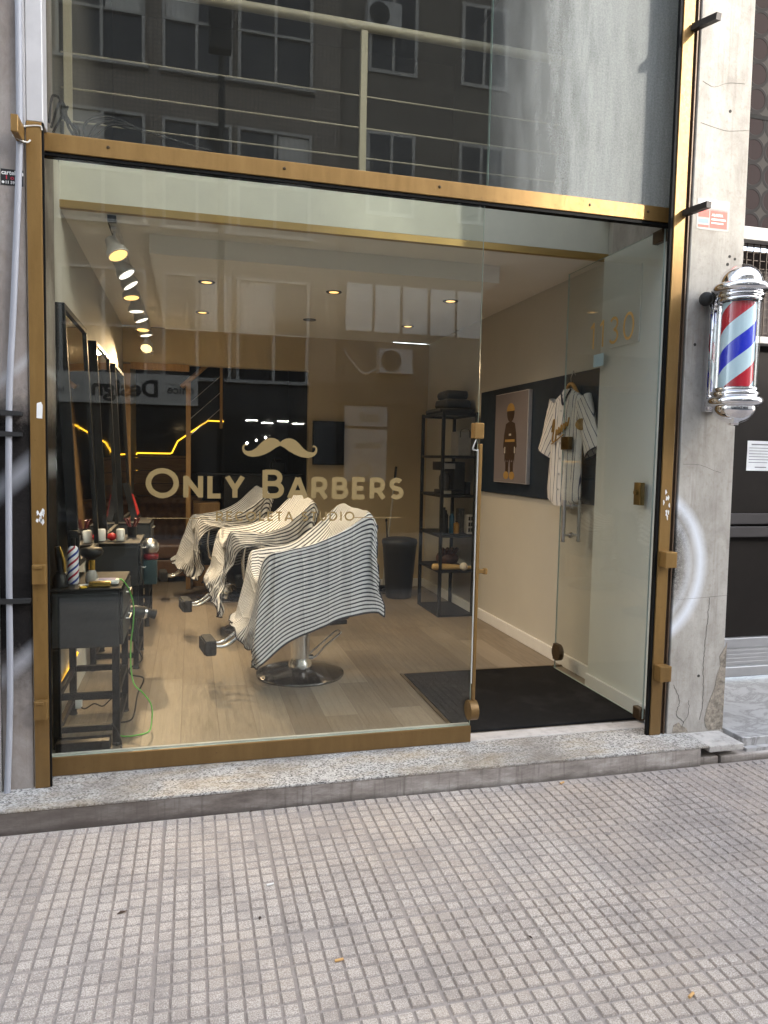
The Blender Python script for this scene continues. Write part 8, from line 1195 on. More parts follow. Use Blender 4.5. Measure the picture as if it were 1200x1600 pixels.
def cape(name, base, net, label, seed, cloth, su=10, sv=10, amp=.005):
    """a draped sheet: net[i][j] rows back-to-front, columns near hem - over the chair - far hem"""
    rnd = random.Random(seed)
    rows = [catmull(r, sv) for r in net]                 # across
    ncol = len(rows[0]); cols = []
    for j in range(ncol): cols.append(catmull([r[j] for r in rows], su))
    nrow = len(cols[0])
    G = [[cols[j][i].copy() for j in range(ncol)] for i in range(nrow)]
    # cloth coordinates from the lengths along the sheet
    Lv = [0.0]
    for j in range(1, ncol):
        Lv.append(Lv[-1]+sorted((G[i][j]-G[i][j-1]).length for i in range(nrow))[nrow//2])
    Lu = [0.0]
    for i in range(1, nrow):
        Lu.append(Lu[-1]+sorted((G[i][j]-G[i-1][j]).length for j in range(ncol))[ncol//2])
    ph = [rnd.uniform(0, 6.28) for _ in range(8)]
    for i in range(nrow):
        for j in range(ncol):
            p = G[i][j]
            du = G[min(i+1,nrow-1)][j]-G[max(i-1,0)][j]; dv = G[i][min(j+1,ncol-1)]-G[i][max(j-1,0)]
            n = du.cross(dv)
            if n.length < 1e-9: continue
            n.normalize()
            u, v = Lu[i], Lv[j]; V = Lv[-1]
            hem = max(0, 1-min(v, V-v)/.45)               # folds open towards the side hems
            front = max(0, (u-Lu[-1]*.62)/(Lu[-1]*.38))
            back = max(0, 1-u/(Lu[-1]*.12))
            d = amp*hem*(math.sin(u*17+ph[0]+1.5*math.sin(v*6+ph[1]))+.6*math.sin(u*39+ph[2]+v*3))
            d += 3.0*amp*front*(math.sin(v*14+ph[3]+1.2*math.sin(u*5))+.35*math.sin(v*31+ph[4]+u*2))
            d += amp*.8*math.sin(u*9+v*11+ph[5])*math.sin(v*7-u*4+ph[6])+amp*.5*back*math.sin(v*30+ph[7])
            p += n*d
    settled = cloth_points(cloth)
    G = [[Vector(settled[i][j]) for j in range(ncol)] for i in range(nrow)]
    o = B(); V0 = Lv[-1]
    o.grid([[Vector(base)+p for p in row] for row in G], lambda i, j: (Lu[i], Lv[j]))
    t = thing(name, label, 'barber cape', base, 'striped capes on the barber chairs')
    sh = o.build('sheet', STRIPE, t, 180)
    sh.modifiers.new('smooth', 'SUBSURF').render_levels = 1
    sh.modifiers[0].levels = 1
    m = sh.modifiers.new('thickness', 'SOLIDIFY'); m.thickness = .0016; m.offset = 0
    # dark binding tape round the whole hem
    edge = [Vector(base)+G[0][j] for j in range(ncol)] + [Vector(base)+G[i][-1] for i in range(1,nrow)] + [Vector(base)+G[-1][j] for j in range(ncol-2,-1,-1)] + [Vector(base)+G[i][0] for i in range(nrow-2,0,-1)]
    o = B(); o.tube(edge+[edge[0]], .0042, 6, caps=False); o.build('hem_binding', pbr('navy_binding', (.02,.022,.035), .7), t, 180)
    return t

C1, C2, C3 = (.69,1.31,FZ), (.546,2.62,FZ), (.33,4.05,FZ)
make_chair(C1, R(9), 'nearest black barber chair with a round chrome base under a wide draped cape')
make_chair(C2, R(9), 'middle black barber chair half covered by its cape')
make_chair(C3, R(6), 'rearmost black barber chair with its footrest towards the far workstation')
NET1 = [
 [(.475,-.335,.435),(.455,-.335,.70),(.435,-.285,.985),(.435,-.13,1.01),(.425,.02,1.01),(.345,.26,.98),(.290,.32,.72),(.29,.33,.48)],
 [(.385,-.375,.485),(.380,-.365,.76),(.385,-.295,1.062),(.370,-.13,1.090),(.345,.03,1.095),(.285,.265,1.075),(.20,.36,.74),(.20,.37,.50)],
 [(.22,-.385,.465),(.215,-.385,.72),(.215,-.350,.985),(.20,-.17,.86),(.17,.02,.83),(.13,.30,.95),(.12,.40,.70),(.12,.41,.46)],
 [(.06,-.390,.405),(.045,-.390,.66),(.02,-.360,.905),(.0,-.17,.66),(.0,.02,.60),(-.03,.31,.83),(-.03,.385,.64),(-.03,.40,.42)],
 [(-.115,-.390,.330),(-.135,-.390,.60),(-.155,-.365,.865),(-.16,-.18,.64),(-.18,.02,.58),(-.22,.27,.80),(-.23,.35,.58),(-.23,.36,.36)],
 [(-.305,-.385,.175),(-.285,-.385,.48),(-.270,-.340,.815),(-.28,-.17,.70),(-.30,.0,.66),(-.31,.24,.77),(-.33,.30,.55),(-.34,.31,.33)],
 [(-.325,-.36,.17),(-.325,-.335,.36),(-.325,-.285,.60),(-.34,-.16,.57),(-.36,-.01,.53),(-.36,.18,.60),(-.37,.25,.47),(-.37,.27,.30)],
 [(-.330,-.340,.175),(-.365,-.305,.24),(-.400,-.25,.315),(-.435,-.15,.355),(-.455,-.03,.37),(-.45,.12,.38),(-.42,.21,.35),(-.40,.24,.29)],
]
cape('barber_cape', C1, NET1, 'white cape with navy stripes spread wide over the nearest barber chair', 11, 0)
NET2 = [
 [(.42,-.30,.72),(.41,-.29,.86),(.44,-.27,.985),(.435,-.12,1.01),(.42,.02,1.01),(.34,.25,.98),(.27,.33,.72),(.27,.34,.50)],
 [(.36,-.36,.70),(.36,-.33,.90),(.385,-.285,1.06),(.37,-.12,1.09),(.345,.03,1.10),(.28,.25,1.075),(.18,.36,.74),(.18,.37,.50)],
 [(.20,-.385,.69),(.20,-.375,.80),(.20,-.335,.91),(.19,-.17,.86),(.16,.02,.86),(.12,.28,.94),(.10,.40,.70),(.10,.41,.46)],
 [(.03,-.385,.70),(.02,-.375,.77),(.0,-.345,.835),(.0,-.17,.72),(.0,.02,.69),(-.04,.30,.85),(-.05,.38,.64),(-.05,.40,.42)],
 [(-.15,-.375,.72),(-.15,-.365,.78),(-.16,-.335,.835),(-.16,-.18,.77),(-.18,.02,.74),(-.22,.27,.82),(-.23,.35,.58),(-.24,.36,.36)],
 [(-.265,-.35,.60),(-.275,-.335,.72),(-.275,-.300,.815),(-.29,-.17,.80),(-.31,.0,.79),(-.32,.23,.80),(-.35,.30,.55),(-.36,.31,.33)],
 [(-.215,-.33,.38),(-.26,-.32,.44),(-.315,-.27,.52),(-.36,-.16,.57),(-.39,-.01,.60),(-.39,.18,.62),(-.41,.25,.47),(-.42,.27,.30)],
 [(-.195,-.31,.155),(-.25,-.30,.145),(-.31,-.26,.175),(-.375,-.16,.30),(-.43,-.05,.38),(-.455,.10,.40),(-.45,.20,.36),(-.44,.24,.28)],
]
cape('barber_cape', C2, NET2, 'striped cape slipping off the near arm of the middle barber chair', 23, 1, amp=.008)
NET3 = [[(p[0]*1.02, p[1], p[2]) for p in r] for r in NET2]
NET3[-1] = [(-.34,-.31,.34),(-.38,-.30,.30),(-.42,-.26,.29),(-.47,-.16,.33),(-.52,-.05,.36),(-.54,.10,.38),(-.52,.20,.36),(-.50,.24,.30)]
NET3[-2] = [(-.29,-.33,.52),(-.33,-.32,.53),(-.37,-.27,.56),(-.41,-.16,.60),(-.44,-.01,.62),(-.44,.18,.63),(-.44,.25,.50),(-.44,.27,.36)]
cape('barber_cape', C3, NET3, 'striped cape over the rearmost chair, its corner hanging above the footrest', 37, 2, amp=.008)

# ------------------------------------------------------------------ shelving rack and what stands on it
rack = thing('shelving_rack', 'tall narrow black metal shelving rack with six shelves in the back corner', 'shelf', (2.33,3.12,FZ))
X0, X1, Y0, Y1 = 2.145, 2.490, 2.80, 3.42
SH = [.118,.525,.845,1.205,1.555,1.935]
for xa in (X0, X1-.028):
    for ya in (Y0, Y1-.028):
        o = B(); o.box(xa,xa+.028,ya,ya+.028,FZ,1.945,.002,1); o.build('upright', BLACKM, rack)
for z in SH:
    o = B(); o.box(X0+.029,X1-.029,Y0+.003,Y0+.025,z-.024,z); o.box(X0+.029,X1-.029,Y1-.025,Y1-.003,z-.024,z); o.box(X0+.003,X0+.025,Y0+.029,Y1-.029,z-.024,z); o.box(X1-.025,X1-.003,Y0+.029,Y1-.029,z-.024,z)
    o.box(X0+.0255,X1-.0255,Y0+.0255,Y1-.0255,z-.008,z-.001); o.build('shelf_board', BLACKM, rack)
def soft(o, c, s, seed=0):
    vs = o.box(c[0]-s[0],c[0]+s[0],c[1]-s[1],c[1]+s[1],c[2],c[2]+s[2],s[2]*.45,4); r = random.Random(seed)
    for v in vs: v.co += Vector((r.uniform(-.004,.004), r.uniform(-.004,.004), r.uniform(-.003,.003)))
TOW = pbr('black_terry_towel', (.003,.003,.0035), .95, 0, .2, 40, .8, 300)
for c, s, lab in (((2.315,3.10,1.936),(.165,.22,.045),'wide folded black towel at the bottom of the pile on the rack'),((2.335,3.08,1.982),(.125,.16,.085),'thick black towel in the middle of the pile on the rack'),((2.335,3.09,2.068),(.105,.14,.08),'topmost rolled black towel on the rack')):
    o = B(); soft(o, c, s, int(c[2]*1000)); tag(o.build('towel', TOW, smooth=60), lab, 'towel', 'black towels piled on the rack')
t = thing('paper_bag', 'pale grey paper bag with a rope handle on the second shelf from the top', 'bag', (2.40,3.0,1.556))
o = B(); o.box(2.335,2.455,2.90,3.10,1.556,1.775,.004,1); o.build('bag', pbr('pale_grey_paper', (.36,.35,.34), .7), t)
o = B(); o.tube(catmull([(2.350,2.895,1.72),(2.355,2.893,1.785),(2.395,2.89,1.80),(2.435,2.893,1.785),(2.44,2.895,1.72)], 6), .003, 6); o.build('handle', BLACK, t)
t = thing('coffee_machine', 'black and steel coffee machine on the middle shelf of the rack', 'coffee machine', (2.28,3.0,1.206))
o = B(); o.box(2.20,2.40,2.88,3.16,1.206,1.245,.008,2); o.box(2.29,2.40,2.88,3.16,1.2455,1.50,.008,2); o.box(2.18,2.289,2.88,3.16,1.42,1.50,.008,2); o.build('body', BLACK, t, 50)
o = B(); o.box(2.171,2.2,2.868,2.8795,1.425,1.495,.003,1); o.box(2.2005,2.30,2.868,2.8795,1.435,1.485,.003,1); o.box(2.20,2.27,2.87,2.8795,1.21,1.24,.003,1); o.build('steel_band', STEEL, t)
o = B(); o.lathe((2.235,2.97,0), [(0,1.246),(.045,1.246),(.05,1.27),(.05,1.36),(.035,1.40),(0,1.401)], 20); o.build('jug', pbr('dark_jug', (.08,.08,.085), .15, .3), t, 50)
o = B(); o.box(2.425,2.465,2.9,3.2,1.206,1.32,.006,2); tag(o.build('black_box', BLACK, smooth=50), 'low black box beside the coffee machine', 'box')
zs = .846
def bottle(x, y, r, h, m, lab, capm=None):
    t = thing('bottle', lab, 'bottle', (x,y,zs), 'bottles on the rack')
    o = B(); o.lathe((x,y,0), [(0,zs),(r,zs),(r,zs+h*.78),(r*.45,zs+h*.88),(r*.45,zs+h*.9),(0,zs+h*.9)], 18); o.build('bottle_body', m, t, 50)
    o = B(); o.cyl((x,y,zs+h*.90),(x,y,zs+h),r*.5,seg=14); o.build('cap', capm or BLACK, t, 50)
bottle(2.225,2.93,.028,.24, BLACK, 'tall black bottle on the third shelf')
bottle(2.262,2.99,.026,.21, BLACK, 'second dark bottle close behind the tall black one')
bottle(2.312,2.96,.024,.20, pbr('blue_bottle', (.02,.10,.19), .3), 'blue bottle on the third shelf of the rack', BLACK)
bottle(2.345,2.92,.026,.115, pbr('amber_jar', (.40,.22,.04), .3), 'short amber jar on the third shelf of the rack')
t = thing('photo_box', 'patterned grey box standing upright on the third shelf', 'box', (2.40,2.98,zs))
o = B(); o.box(2.372,2.428,2.94,3.02,zs,zs+.225,.002,1)
NM = N('marbled_print'); NMc = NM.coord(); NMf = NM.noise(NMc, 40, 5, .7, 1.0); o.build('box', NM.done(NM.bsdf(NM.ramp(NMf, [(.4,(.05,.05,.05)),(.6,(.30,.29,.28))], 'CONSTANT'), .5)), t)
t = thing('white_box', 'white box with rows of dark prints at the edge of the third shelf', 'box', (2.455,2.92,zs))
o = B(); o.box(2.434,2.484,2.86,2.95,zs,zs+.175,.002,1); o.build('box', pbr('white_carton', (.42,.41,.40), .6), t)
o = B()
for k in range(3):
    for q in range(2): o.box(2.438+q*.023,2.456+q*.023,2.8588,2.8598,zs+.02+k*.052,zs+.055+k*.052)
o.build('print', BLACK, t)
t = thing('baseball_bat', 'pale wooden baseball bat lying across the lower shelf', 'baseball bat', (2.3,2.86,.55))
BATW = wood_mat('bat_wood', (.42,.27,.10), (.62,.44,.20), (2,30,30))
o = B(); o.tube([(2.09,2.835,.556),(2.095,2.835,.556),(2.11,2.835,.556),(2.20,2.835,.554),(2.30,2.835,.549),(2.42,2.835,.543),(2.52,2.835,.540),(2.535,2.835,.54)], [.014,.024,.029,.030,.026,.018,.013,.012], 18)
o.build('bat', BATW, t, 60)
t = thing('baseball', 'white baseball resting against the bat on the rack', 'baseball', (2.39,2.79,.53))
o = B(); o.blob((2.372,2.778,.5625), (.0365,.0365,.0365), 22, 16); o.build('ball', pbr('white_leather', (.66,.64,.60), .6), t, 180)
o = B(); o.tube([(2.372+.0367*math.cos(a)*.75-.012, 2.778-.0367*math.sqrt(max(0,1-(math.cos(a)*.75-.33)**2-(math.sin(a)*.75)**2)), .5625+.0367*math.sin(a)*.75) for a in [R(-60+12*i) for i in range(11)]], .0011, 5); o.build('seam', pbr('red_thread', (.40,.02,.02), .7), t)
t = thing('baseball_glove', 'dark brown leather baseball glove behind the bat', 'baseball glove', (2.3,3.05,.53))
LEA = pbr('dark_brown_leather', (.075,.028,.014), .5, 0, .25, 20, .3, 90)
o = B(); o.blob((2.32,3.05,.60), (.11,.09,.075), 20, 12, lambda c: Vector((c.x, c.y+.25*c.x*c.x, c.z*(1-.2*c.x))))
for k in range(4): o.tube(catmull([(2.26+.03*k,3.02,.62),(2.235+.045*k,2.99,.68),(2.245+.045*k,2.965,.70)], 4), [.020]*4+[.019]*4+[.014], 10)
o.build('glove', LEA, t, 180)
# bin
t = thing('waste_bin', 'tall black plastic waste bin with a domed lid beside the rack', 'bin', (2.06,3.80,FZ))
o = B(); o.lathe((2.06,3.80,0), [(0,.10),(.125,.10),(.132,.11),(.172,.62),(.176,.625),(.176,.66),(0,.66)], 36); o.build('bucket', pbr('black_bin_plastic', (.012,.012,.013), .5), t, 50)
o = B(); o.lathe((2.06,3.80,0), [(.181,.655),(.184,.675),(.175,.70),(.12,.715),(0,.72)], 36); o.build('lid', pbr('black_bin_plastic', (.012,.012,.013), .5), t, 60)
# mop and dustpan
t = thing('mop', 'mop with a long pale handle leaning against the cream back wall', 'mop', (1.99,4.2,FZ))
o = B(); o.tube([(1.985,4.15,.17),(2.155,4.355,1.36)], .010, 10); o.build('handle', pbr('pale_handle', (.55,.54,.50), .4), t, 60)
o = B(); o.tube([(2.145,4.343,1.29),(2.165,4.366,1.43)], .013, 10); o.build('grip', BLACK, t, 60)
o = B(); o.box(1.88,2.06,4.11,4.20,.101,.16,.012,2); o.build('mop_head', BLACK, t, 60)
t = thing('dustpan', 'long handled dustpan standing on a wire foot by the back wall', 'dustpan', (2.0,4.05,FZ))
o = B(); o.tube([(2.03,4.02,.13),(1.995,4.10,.86)], .009, 10); o.build('handle', pbr('dark_tube', (.10,.095,.09), .4, .6), t, 60)
o = B(); o.blob((1.995,4.10,.865), (.014,.014,.02), 10, 8); o.build('knob', BLACK, t, 180)
o = B()
for z in (.11,.14): o.tube([(2.03+.09*math.cos(a), 4.0+.09*math.sin(a), z) for a in [2*PI*i/20 for i in range(21)]], .005, 6)
o.build('wire_foot', pbr('dark_tube', (.10,.095,.09), .4, .6), t, 60)
# television
t = thing('television', 'small black television screen on the cream back wall', 'television', (1.41,4.37,1.66))
o = B(); o.box(1.24,1.58,4.34,4.385,1.435,1.90,.006,2); o.build('casing', BLACKM, t)
o = B(); o.box(1.252,1.568,4.3375,4.3395,1.450,1.888); o.build('screen', pbr('dark_screen', (.008,.009,.012), .08, 0, .1), t)
o = B(); o.box(1.38,1.44,4.386,4.3995,1.6,1.74); o.build('wall_mount', BLACKM, t)
# teal panel with canvas and jersey
tp = B(); tp.box(2.497,2.5165,.705,2.785,1.245,2.118,.002,1); tag(tp.build('wall_panel', TEAL), 'wide dark teal panel on the cream wall behind the open door', 'wall panel')
cv = thing('canvas_picture', 'canvas picture of a brown and gold figure shape on the dark teal panel', 'picture', (2.48,2.06,1.70))
o = B(); o.box(2.462,2.4965,1.752,2.372,1.342,2.062,.003,1); o.build('stretched_canvas', pbr('canvas_edge', (.50,.49,.50), .7), cv)
o = B(); o.box(2.4608,2.4618,1.757,2.367,1.347,2.057)
PM = N('canvas_print'); pc = PM.coord(); pz = PM.sep(pc)[2]
o.build('print', PM.done(PM.bsdf(PM.mix(PM.noise(pc, 3, 3), (.15,.135,.15), (.20,.18,.195)), .6)), cv)
def flat(parts, m, nm, x=2.4605):
    o = B()
    for q, pl in enumerate(parts): o.prism(pl, .0008, lambda u, v, d: Vector((x-.0001*q-d, 2.062-u, 1.70+v)))
    o.build(nm, m, cv)
def ell(cx, cy, rx, ry, a0=0, a1=360, n=22): return arc(cx, cy, rx, ry, a0, a1, n)[:-1] if a1-a0 == 360 else arc(cx, cy, rx, ry, a0, a1, n)
flat([ell(0,.20,.070,.072), [(-.085,.115),(-.03,.13),(.03,.13),(.085,.115),(.115,.03),(.128,-.07),(.108,-.085),(.112,-.13),(.095,-.115),(.092,-.20),(.075,-.165),(.06,-.21),(.042,-.17),(.02,-.20),(0,-.165),(-.02,-.205),(-.042,-.17),(-.062,-.215),(-.078,-.165),(-.095,-.195),(-.098,-.115),(-.115,-.13),(-.11,-.085),(-.13,-.07),(-.115,.03)], [(-.075,-.19),(-.012,-.19),(-.022,-.29),(-.072,-.29)], [(.012,-.19),(.075,-.19),(.072,-.29),(.022,-.29)]], pbr('print_brown', (.035,.018,.010), .6), 'figure')
flat([ell(0,.215,.075,.062,0,180), ell(-.055,-.298,.050,.032), ell(.055,-.298,.050,.032), [(-.09,-.01),(.09,-.01),(.092,-.03),(-.092,-.03)]], pbr('print_gold', (.36,.22,.06), .6), 'figure_accent', 2.4594)
flat([[(-.10,-.07),(-.085,-.07),(-.085,-.12),(-.105,-.12)], [(.10,-.07),(.085,-.07),(.085,-.12),(.105,-.12)], [(-.02,.02),(.02,.02),(.02,.035),(-.02,.035)]], pbr('print_white', (.5,.48,.45), .6), 'figure_accent', 2.4594)
# jersey on a wooden hanger
JN = N('pinstripe_jersey'); jc = JN.coord('UV'); ju, jv, _ = JN.sep(jc)
jf = JN.math('FRACT', JN.math('DIVIDE', ju, .036))
JERSEY = JN.done(JN.bsdf(JN.mix(JN.ramp(jf, [(.0,1.0),(.11,1.0),(.15,0.0)]), (.76,.75,.73), (.07,.08,.15)), .75, 0, JN.bump(JN.noise(JN.mapping(jc, (14,3,1)), 2, 4, .6), .5, .03), .25))
hg = thing('hanger', 'wooden clothes hanger hooked on the teal panel', 'hanger', (2.45,1.10,2.05))
HW = wood_mat('hanger_wood', (.40,.20,.05), (.56,.32,.10), (30,4,30))
o = B(); o.tube(catmull([(2.455,1.26,1.935),(2.455,1.20,1.965),(2.455,1.13,2.030),(2.455,1.10,2.040),(2.455,1.07,2.030),(2.455,1.0,1.965),(2.455,.95,1.935)], 6), .013, 10); o.build('bar', HW, hg, 60)
o = B(); o.tube(catmull([(2.455,1.10,2.05),(2.455,1.10,2.085),(2.458,1.085,2.11),(2.47,1.10,2.128),(2.485,1.115,2.12),(2.495,1.115,2.10)], 6), .0025, 6); o.build('hook', STEEL, hg, 60)
js = thing('jersey', 'white pinstriped baseball jersey with gold script hanging from the wooden hanger', 'jersey', (2.45,1.11,1.2))
YC = 1.105
def tubegrid(o, secs, n=40, fold=.010):
    """secs: (z, y_left, y_right, depth, x centre) flattened rings stacked downwards"""
    P = []
    for k, (z, ya, yb, dp, xc) in enumerate(secs):
        row = []
        for i in range(n+1):
            a = 2*PI*i/n; yy = (ya+yb)/2+(yb-ya)/2*math.cos(a)
            f = fold*min(1, k/4)*math.sin(yy*62+math.sin(z*9)*.8)+.5*fold*math.sin(yy*120+z*5)
            row.append(Vector((xc-dp*math.sin(a)-(f if math.sin(a) > 0 else 0)*abs(math.sin(a)), yy, z+(.012*math.cos(a*2) if k == len(secs)-1 else 0))))
        P.append(row)
    o.grid(P, lambda i, j: (P[i][j].y if secs else 0, P[i][j].z))
o = B(); tubegrid(o, [(2.005,1.165,1.045,.030,2.452),(1.990,1.185,1.02,.034,2.452),(1.955,1.265,.955,.034,2.452),(1.92,1.315,.915,.036,2.452),(1.86,1.335,.895,.040,2.450),(1.75,1.325,.905,.044,2.447),(1.60,1.315,.912,.046,2.444),(1.45,1.325,.905,.048,2.442),(1.33,1.335,.895,.050,2.440),(1.27,1.33,.90,.050,2.440),(1.235,1.26,.95,.048,2.440)])
o.build('body', JERSEY, js, 180)
def sleeve(s):
    o = B(); P = []
    for k, t_ in enumerate([0,.25,.5,.75,1.0]):
        cy = YC+s*(.175+.150*t_); cz = 1.925-.31*t_-.03*t_*t_; hw = .090+.012*t_; row = []
        dirp = Vector((0, s*.86, .42))
        for i in range(21):
            a = 2*PI*i/20
            row.append(Vector((2.452-.034*math.sin(a)-.006*math.sin(a*3+k), cy, cz))+dirp*hw*math.cos(a))
        P.append(row)
    o.grid(P, lambda i, j: (P[i][j].y*.8+P[i][j].z*.6*s, P[i][j].z)); o.build('sleeve', JERSEY, js, 180)
    o = B(); o.tube([p+Vector((0,0,-.002)) for p in P[-1]], .005, 6, caps=False); o.build('cuff_trim', pbr('navy_trim', (.02,.025,.05), .7), js, 180)
sleeve(1); sleeve(-1)
o = B(); nk = catmull([(2.425,1.165,2.00),(2.412,1.14,1.955),(2.404,1.105,1.90),(2.412,1.07,1.955),(2.425,1.045,2.00)], 6); o.tube(nk, .006, 6); o.build('collar_trim', pbr('navy_trim', (.02,.025,.05), .7), js, 180)
GS = pbr('gold_script', (.30,.17,.03), .5); 
o = B(); pts = catmull([(0,1.215,1.72),(0,1.20,1.79),(0,1.185,1.80),(0,1.19,1.74),(0,1.205,1.66),(0,1.165,1.665),(0,1.15,1.735),(0,1.13,1.70),(0,1.12,1.75),(0,1.10,1.71),(0,1.085,1.765),(0,1.07,1.72),(0,1.055,1.775),(0,1.04,1.735),(0,1.025,1.78),(0,1.005,1.755),(0,.985,1.81)], 6)
o.tube([(2.388, p.y, p.z) for p in pts], .0055, 6); o.tube(catmull([(2.388,1.215,1.64),(2.386,1.13,1.67),(2.386,1.05,1.70)], 6), .004, 6); o.build('script', GS, js, 180)
o = B(); o.cyl((2.416,.870,1.76),(2.408,.862,1.762),.038,seg=20); o.build('sleeve_badge', GS, js)
o = B()
for k in range(6): o.cyl((2.394-.0008*k,1.105,1.86-.105*k),(2.388-.0008*k,1.105,1.86-.105*k),.0065,seg=10)
o.build('button', pbr('pearl_button', (.55,.55,.55), .3), js)

# ------------------------------------------------------------------ back alcove
OAK = wood_mat('amber_wood', (.30,.17,.065), (.48,.29,.12), (14,14,1.3))
PLK = wood_mat('amber_planks', (.24,.13,.05), (.42,.25,.11), (1.3,14,14))
wf = thing('alcove_frame', 'amber wooden frame post and lintel at the mouth of the dark alcove', 'door frame', (-.62,4.42,FZ))
o = B(); o.box(-.655,-.585,4.36,4.398,FZ,2.40,.003,1); o.build('post', OAK, wf)
o = B(); o.box(-.584,-.02,4.36,4.398,2.35,2.419,.003,1); o.build('lintel', OAK, wf)
stt = thing('stair_railing', 'wooden stair railing with thin cables climbing in the dark alcove', 'railing', (.1,4.6,FZ))
o = B(); o.box(-.055,-.006,4.55,4.60,FZ,2.26,.003,1); o.build('post', OAK, stt)
o = B(); o.box(.290,.318,4.62,4.65,1.80,2.70,.003,1); o.build('post', OAK, stt)
o = B(); o.tube([(-.10,4.60,2.215),(.33,4.66,2.62)], .026, 10); o.build('handrail', OAK, stt, 60)
o = B()
for dz in (.20,.37,.54): o.tube([(-.03,4.58,2.24-dz),(.30,4.64,2.55-dz)], .004, 6)
o.build('cable', STEEL, stt)
cl = thing('plank_wainscot', 'low wall of amber wooden planks behind the leather sofa', 'wainscot', (-.37,5.8,FZ))
o = B()
for k in range(9): o.box(-.658,-.06,5.76,5.80,FZ+.004+k*.152,FZ+.150+k*.152,.002,1)
o.build('planking', PLK, cl)
o = B(); o.box(-.658,-.05,5.74,5.82,1.472,1.50,.003,1); o.build('cap_rail', OAK, cl)
nl_ = B(); nl_.tube([(-.655,6.186,1.19),(-.655,6.186,1.515),(-.645,6.186,1.523),(-.255,6.186,1.524),(-.235,6.186,1.532),(-.165,6.186,1.68),(.20,6.186,1.945),(.395,6.186,1.943)], .0085, 8)
tag(nl_.build('light_tube', NEON, smooth=60), 'yellow glowing light line zigzagging across the black back wall', 'light tube')
LEAB = pbr('brown_tufted_leather', (.19,.095,.042), .38, 0, .2, 14, .2, 60)
so = thing('sofa', 'brown leather chesterfield sofa with buttoned back in the alcove', 'sofa', (-.25,5.35,FZ))
o = B(); P = []
for i in range(49):
    row = []
    for j in range(21):
        u, v = i/48, j/20; x = -.60+u*.72
        cell = (u*8, v*3.2); r_ = int(cell[1]); fx = (cell[0]+(.5 if r_ % 2 else 0)) % 1-.5; fz = cell[1] % 1-.5
        puff = .032*math.exp(-(fx*fx+fz*fz)*5)
        row.append(Vector((x, 5.56-puff-(.05*math.sin(PI*v*.5) if v > .8 else 0), .52+.49*v)))
    P.append(row)
for i in range(49): P[i] += [Vector((P[i][-1].x, 5.60, 1.035)), Vector((P[i][-1].x, 5.73, 1.02)), Vector((P[i][-1].x, 5.735, .2))]
o.grid(P); o.build('backrest', LEAB, so, 180)
o = B(); o.box(-.55,.07,4.98,5.56,.36,.53,.05,4); o.build('seat_cushion', LEAB, so, 60)
o = B(); o.box(-.62,.14,5.0,5.72,.16,.355,.02,2); o.build('base', LEAB, so, 60)
for x in (-.64, .07):
    o = B(); o.box(x,x+.10,4.96,5.70,.17,.76,.045,4); o.build('arm', LEAB, so, 60)
for x in (-.58,.09):
    for y in (5.02,5.66):
        o = B(); o.cyl((x,y,FZ),(x,y,.16),.022,.03,12); o.build('foot', OAK, so)
ct = thing('reception_counter', 'long black counter with a thin pale edge behind the rear chairs', 'counter', (.75,4.95,FZ))
o = B(); o.box(.34,1.18,4.72,5.25,FZ,1.30,.004,1); o.build('body', pbr('black_counter_laminate', (.012,.012,.013), .4), ct)
o = B(); o.box(.0,1.19,4.70,5.27,1.302,1.325,.003,1); o.build('top', pbr('black_counter_top', (.02,.02,.022), .15), ct)
o = B(); o.box(.02,.30,4.74,5.2,FZ,1.0,.004,1); o.build('cabinet', OAK, ct)
o = B(); o.box(.86,1.02,4.85,5.0,1.326,1.46,.02,3); o.box(.90,.98,4.88,4.97,1.461,1.50,.015,3); tag(o.build('till', BLACK, smooth=50), 'black till standing on the reception counter', 'till')

# ------------------------------------------------------------------ mezzanine railing and cables
mr = thing('mezzanine_railing', 'white metal railing with thin wires behind the dusty upper glass', 'railing', (.9,.86,3.02))
RW = pbr('railing_cream_paint', (.46,.42,.32), .4, 0, .05, 8)
o = B(); o.tube([(-.655,.86,3.955),(2.445,.86,3.955)], .026, 12); o.build('handrail', RW, mr, 60)
for x in (-.62,.945,2.42):
    o = B(); o.box(x-.02,x+.02,.845,.875,3.02,3.93,.003,1); o.build('post', RW, mr)
for z in (3.235,3.40,3.575):
    o = B(); o.tube([(-.655,.86,z),(2.445,.86,z)], .0045, 8); o.build('wire', RW, mr, 60)
o = B()
for k in range(3): o.tube(catmull([(-.62,.30+k*.05,2.99+.0),(-.60+k*.03,.28,3.10-k*.02),(-.55,.26,3.06-k*.03),(-.53+k*.02,.25,2.96),(-.47,.26,2.90),(-.46+k*.05,.27,3.0),(-.36+k*.04,.3,3.05-k*.02),(-.2,.34,3.02),(.1,.4,2.99)], 8), .006, 6)
tag(o.build('cable_tangle', RUBBER, smooth=60), 'tangle of black cables behind the lower corner of the upper glass', 'cables')

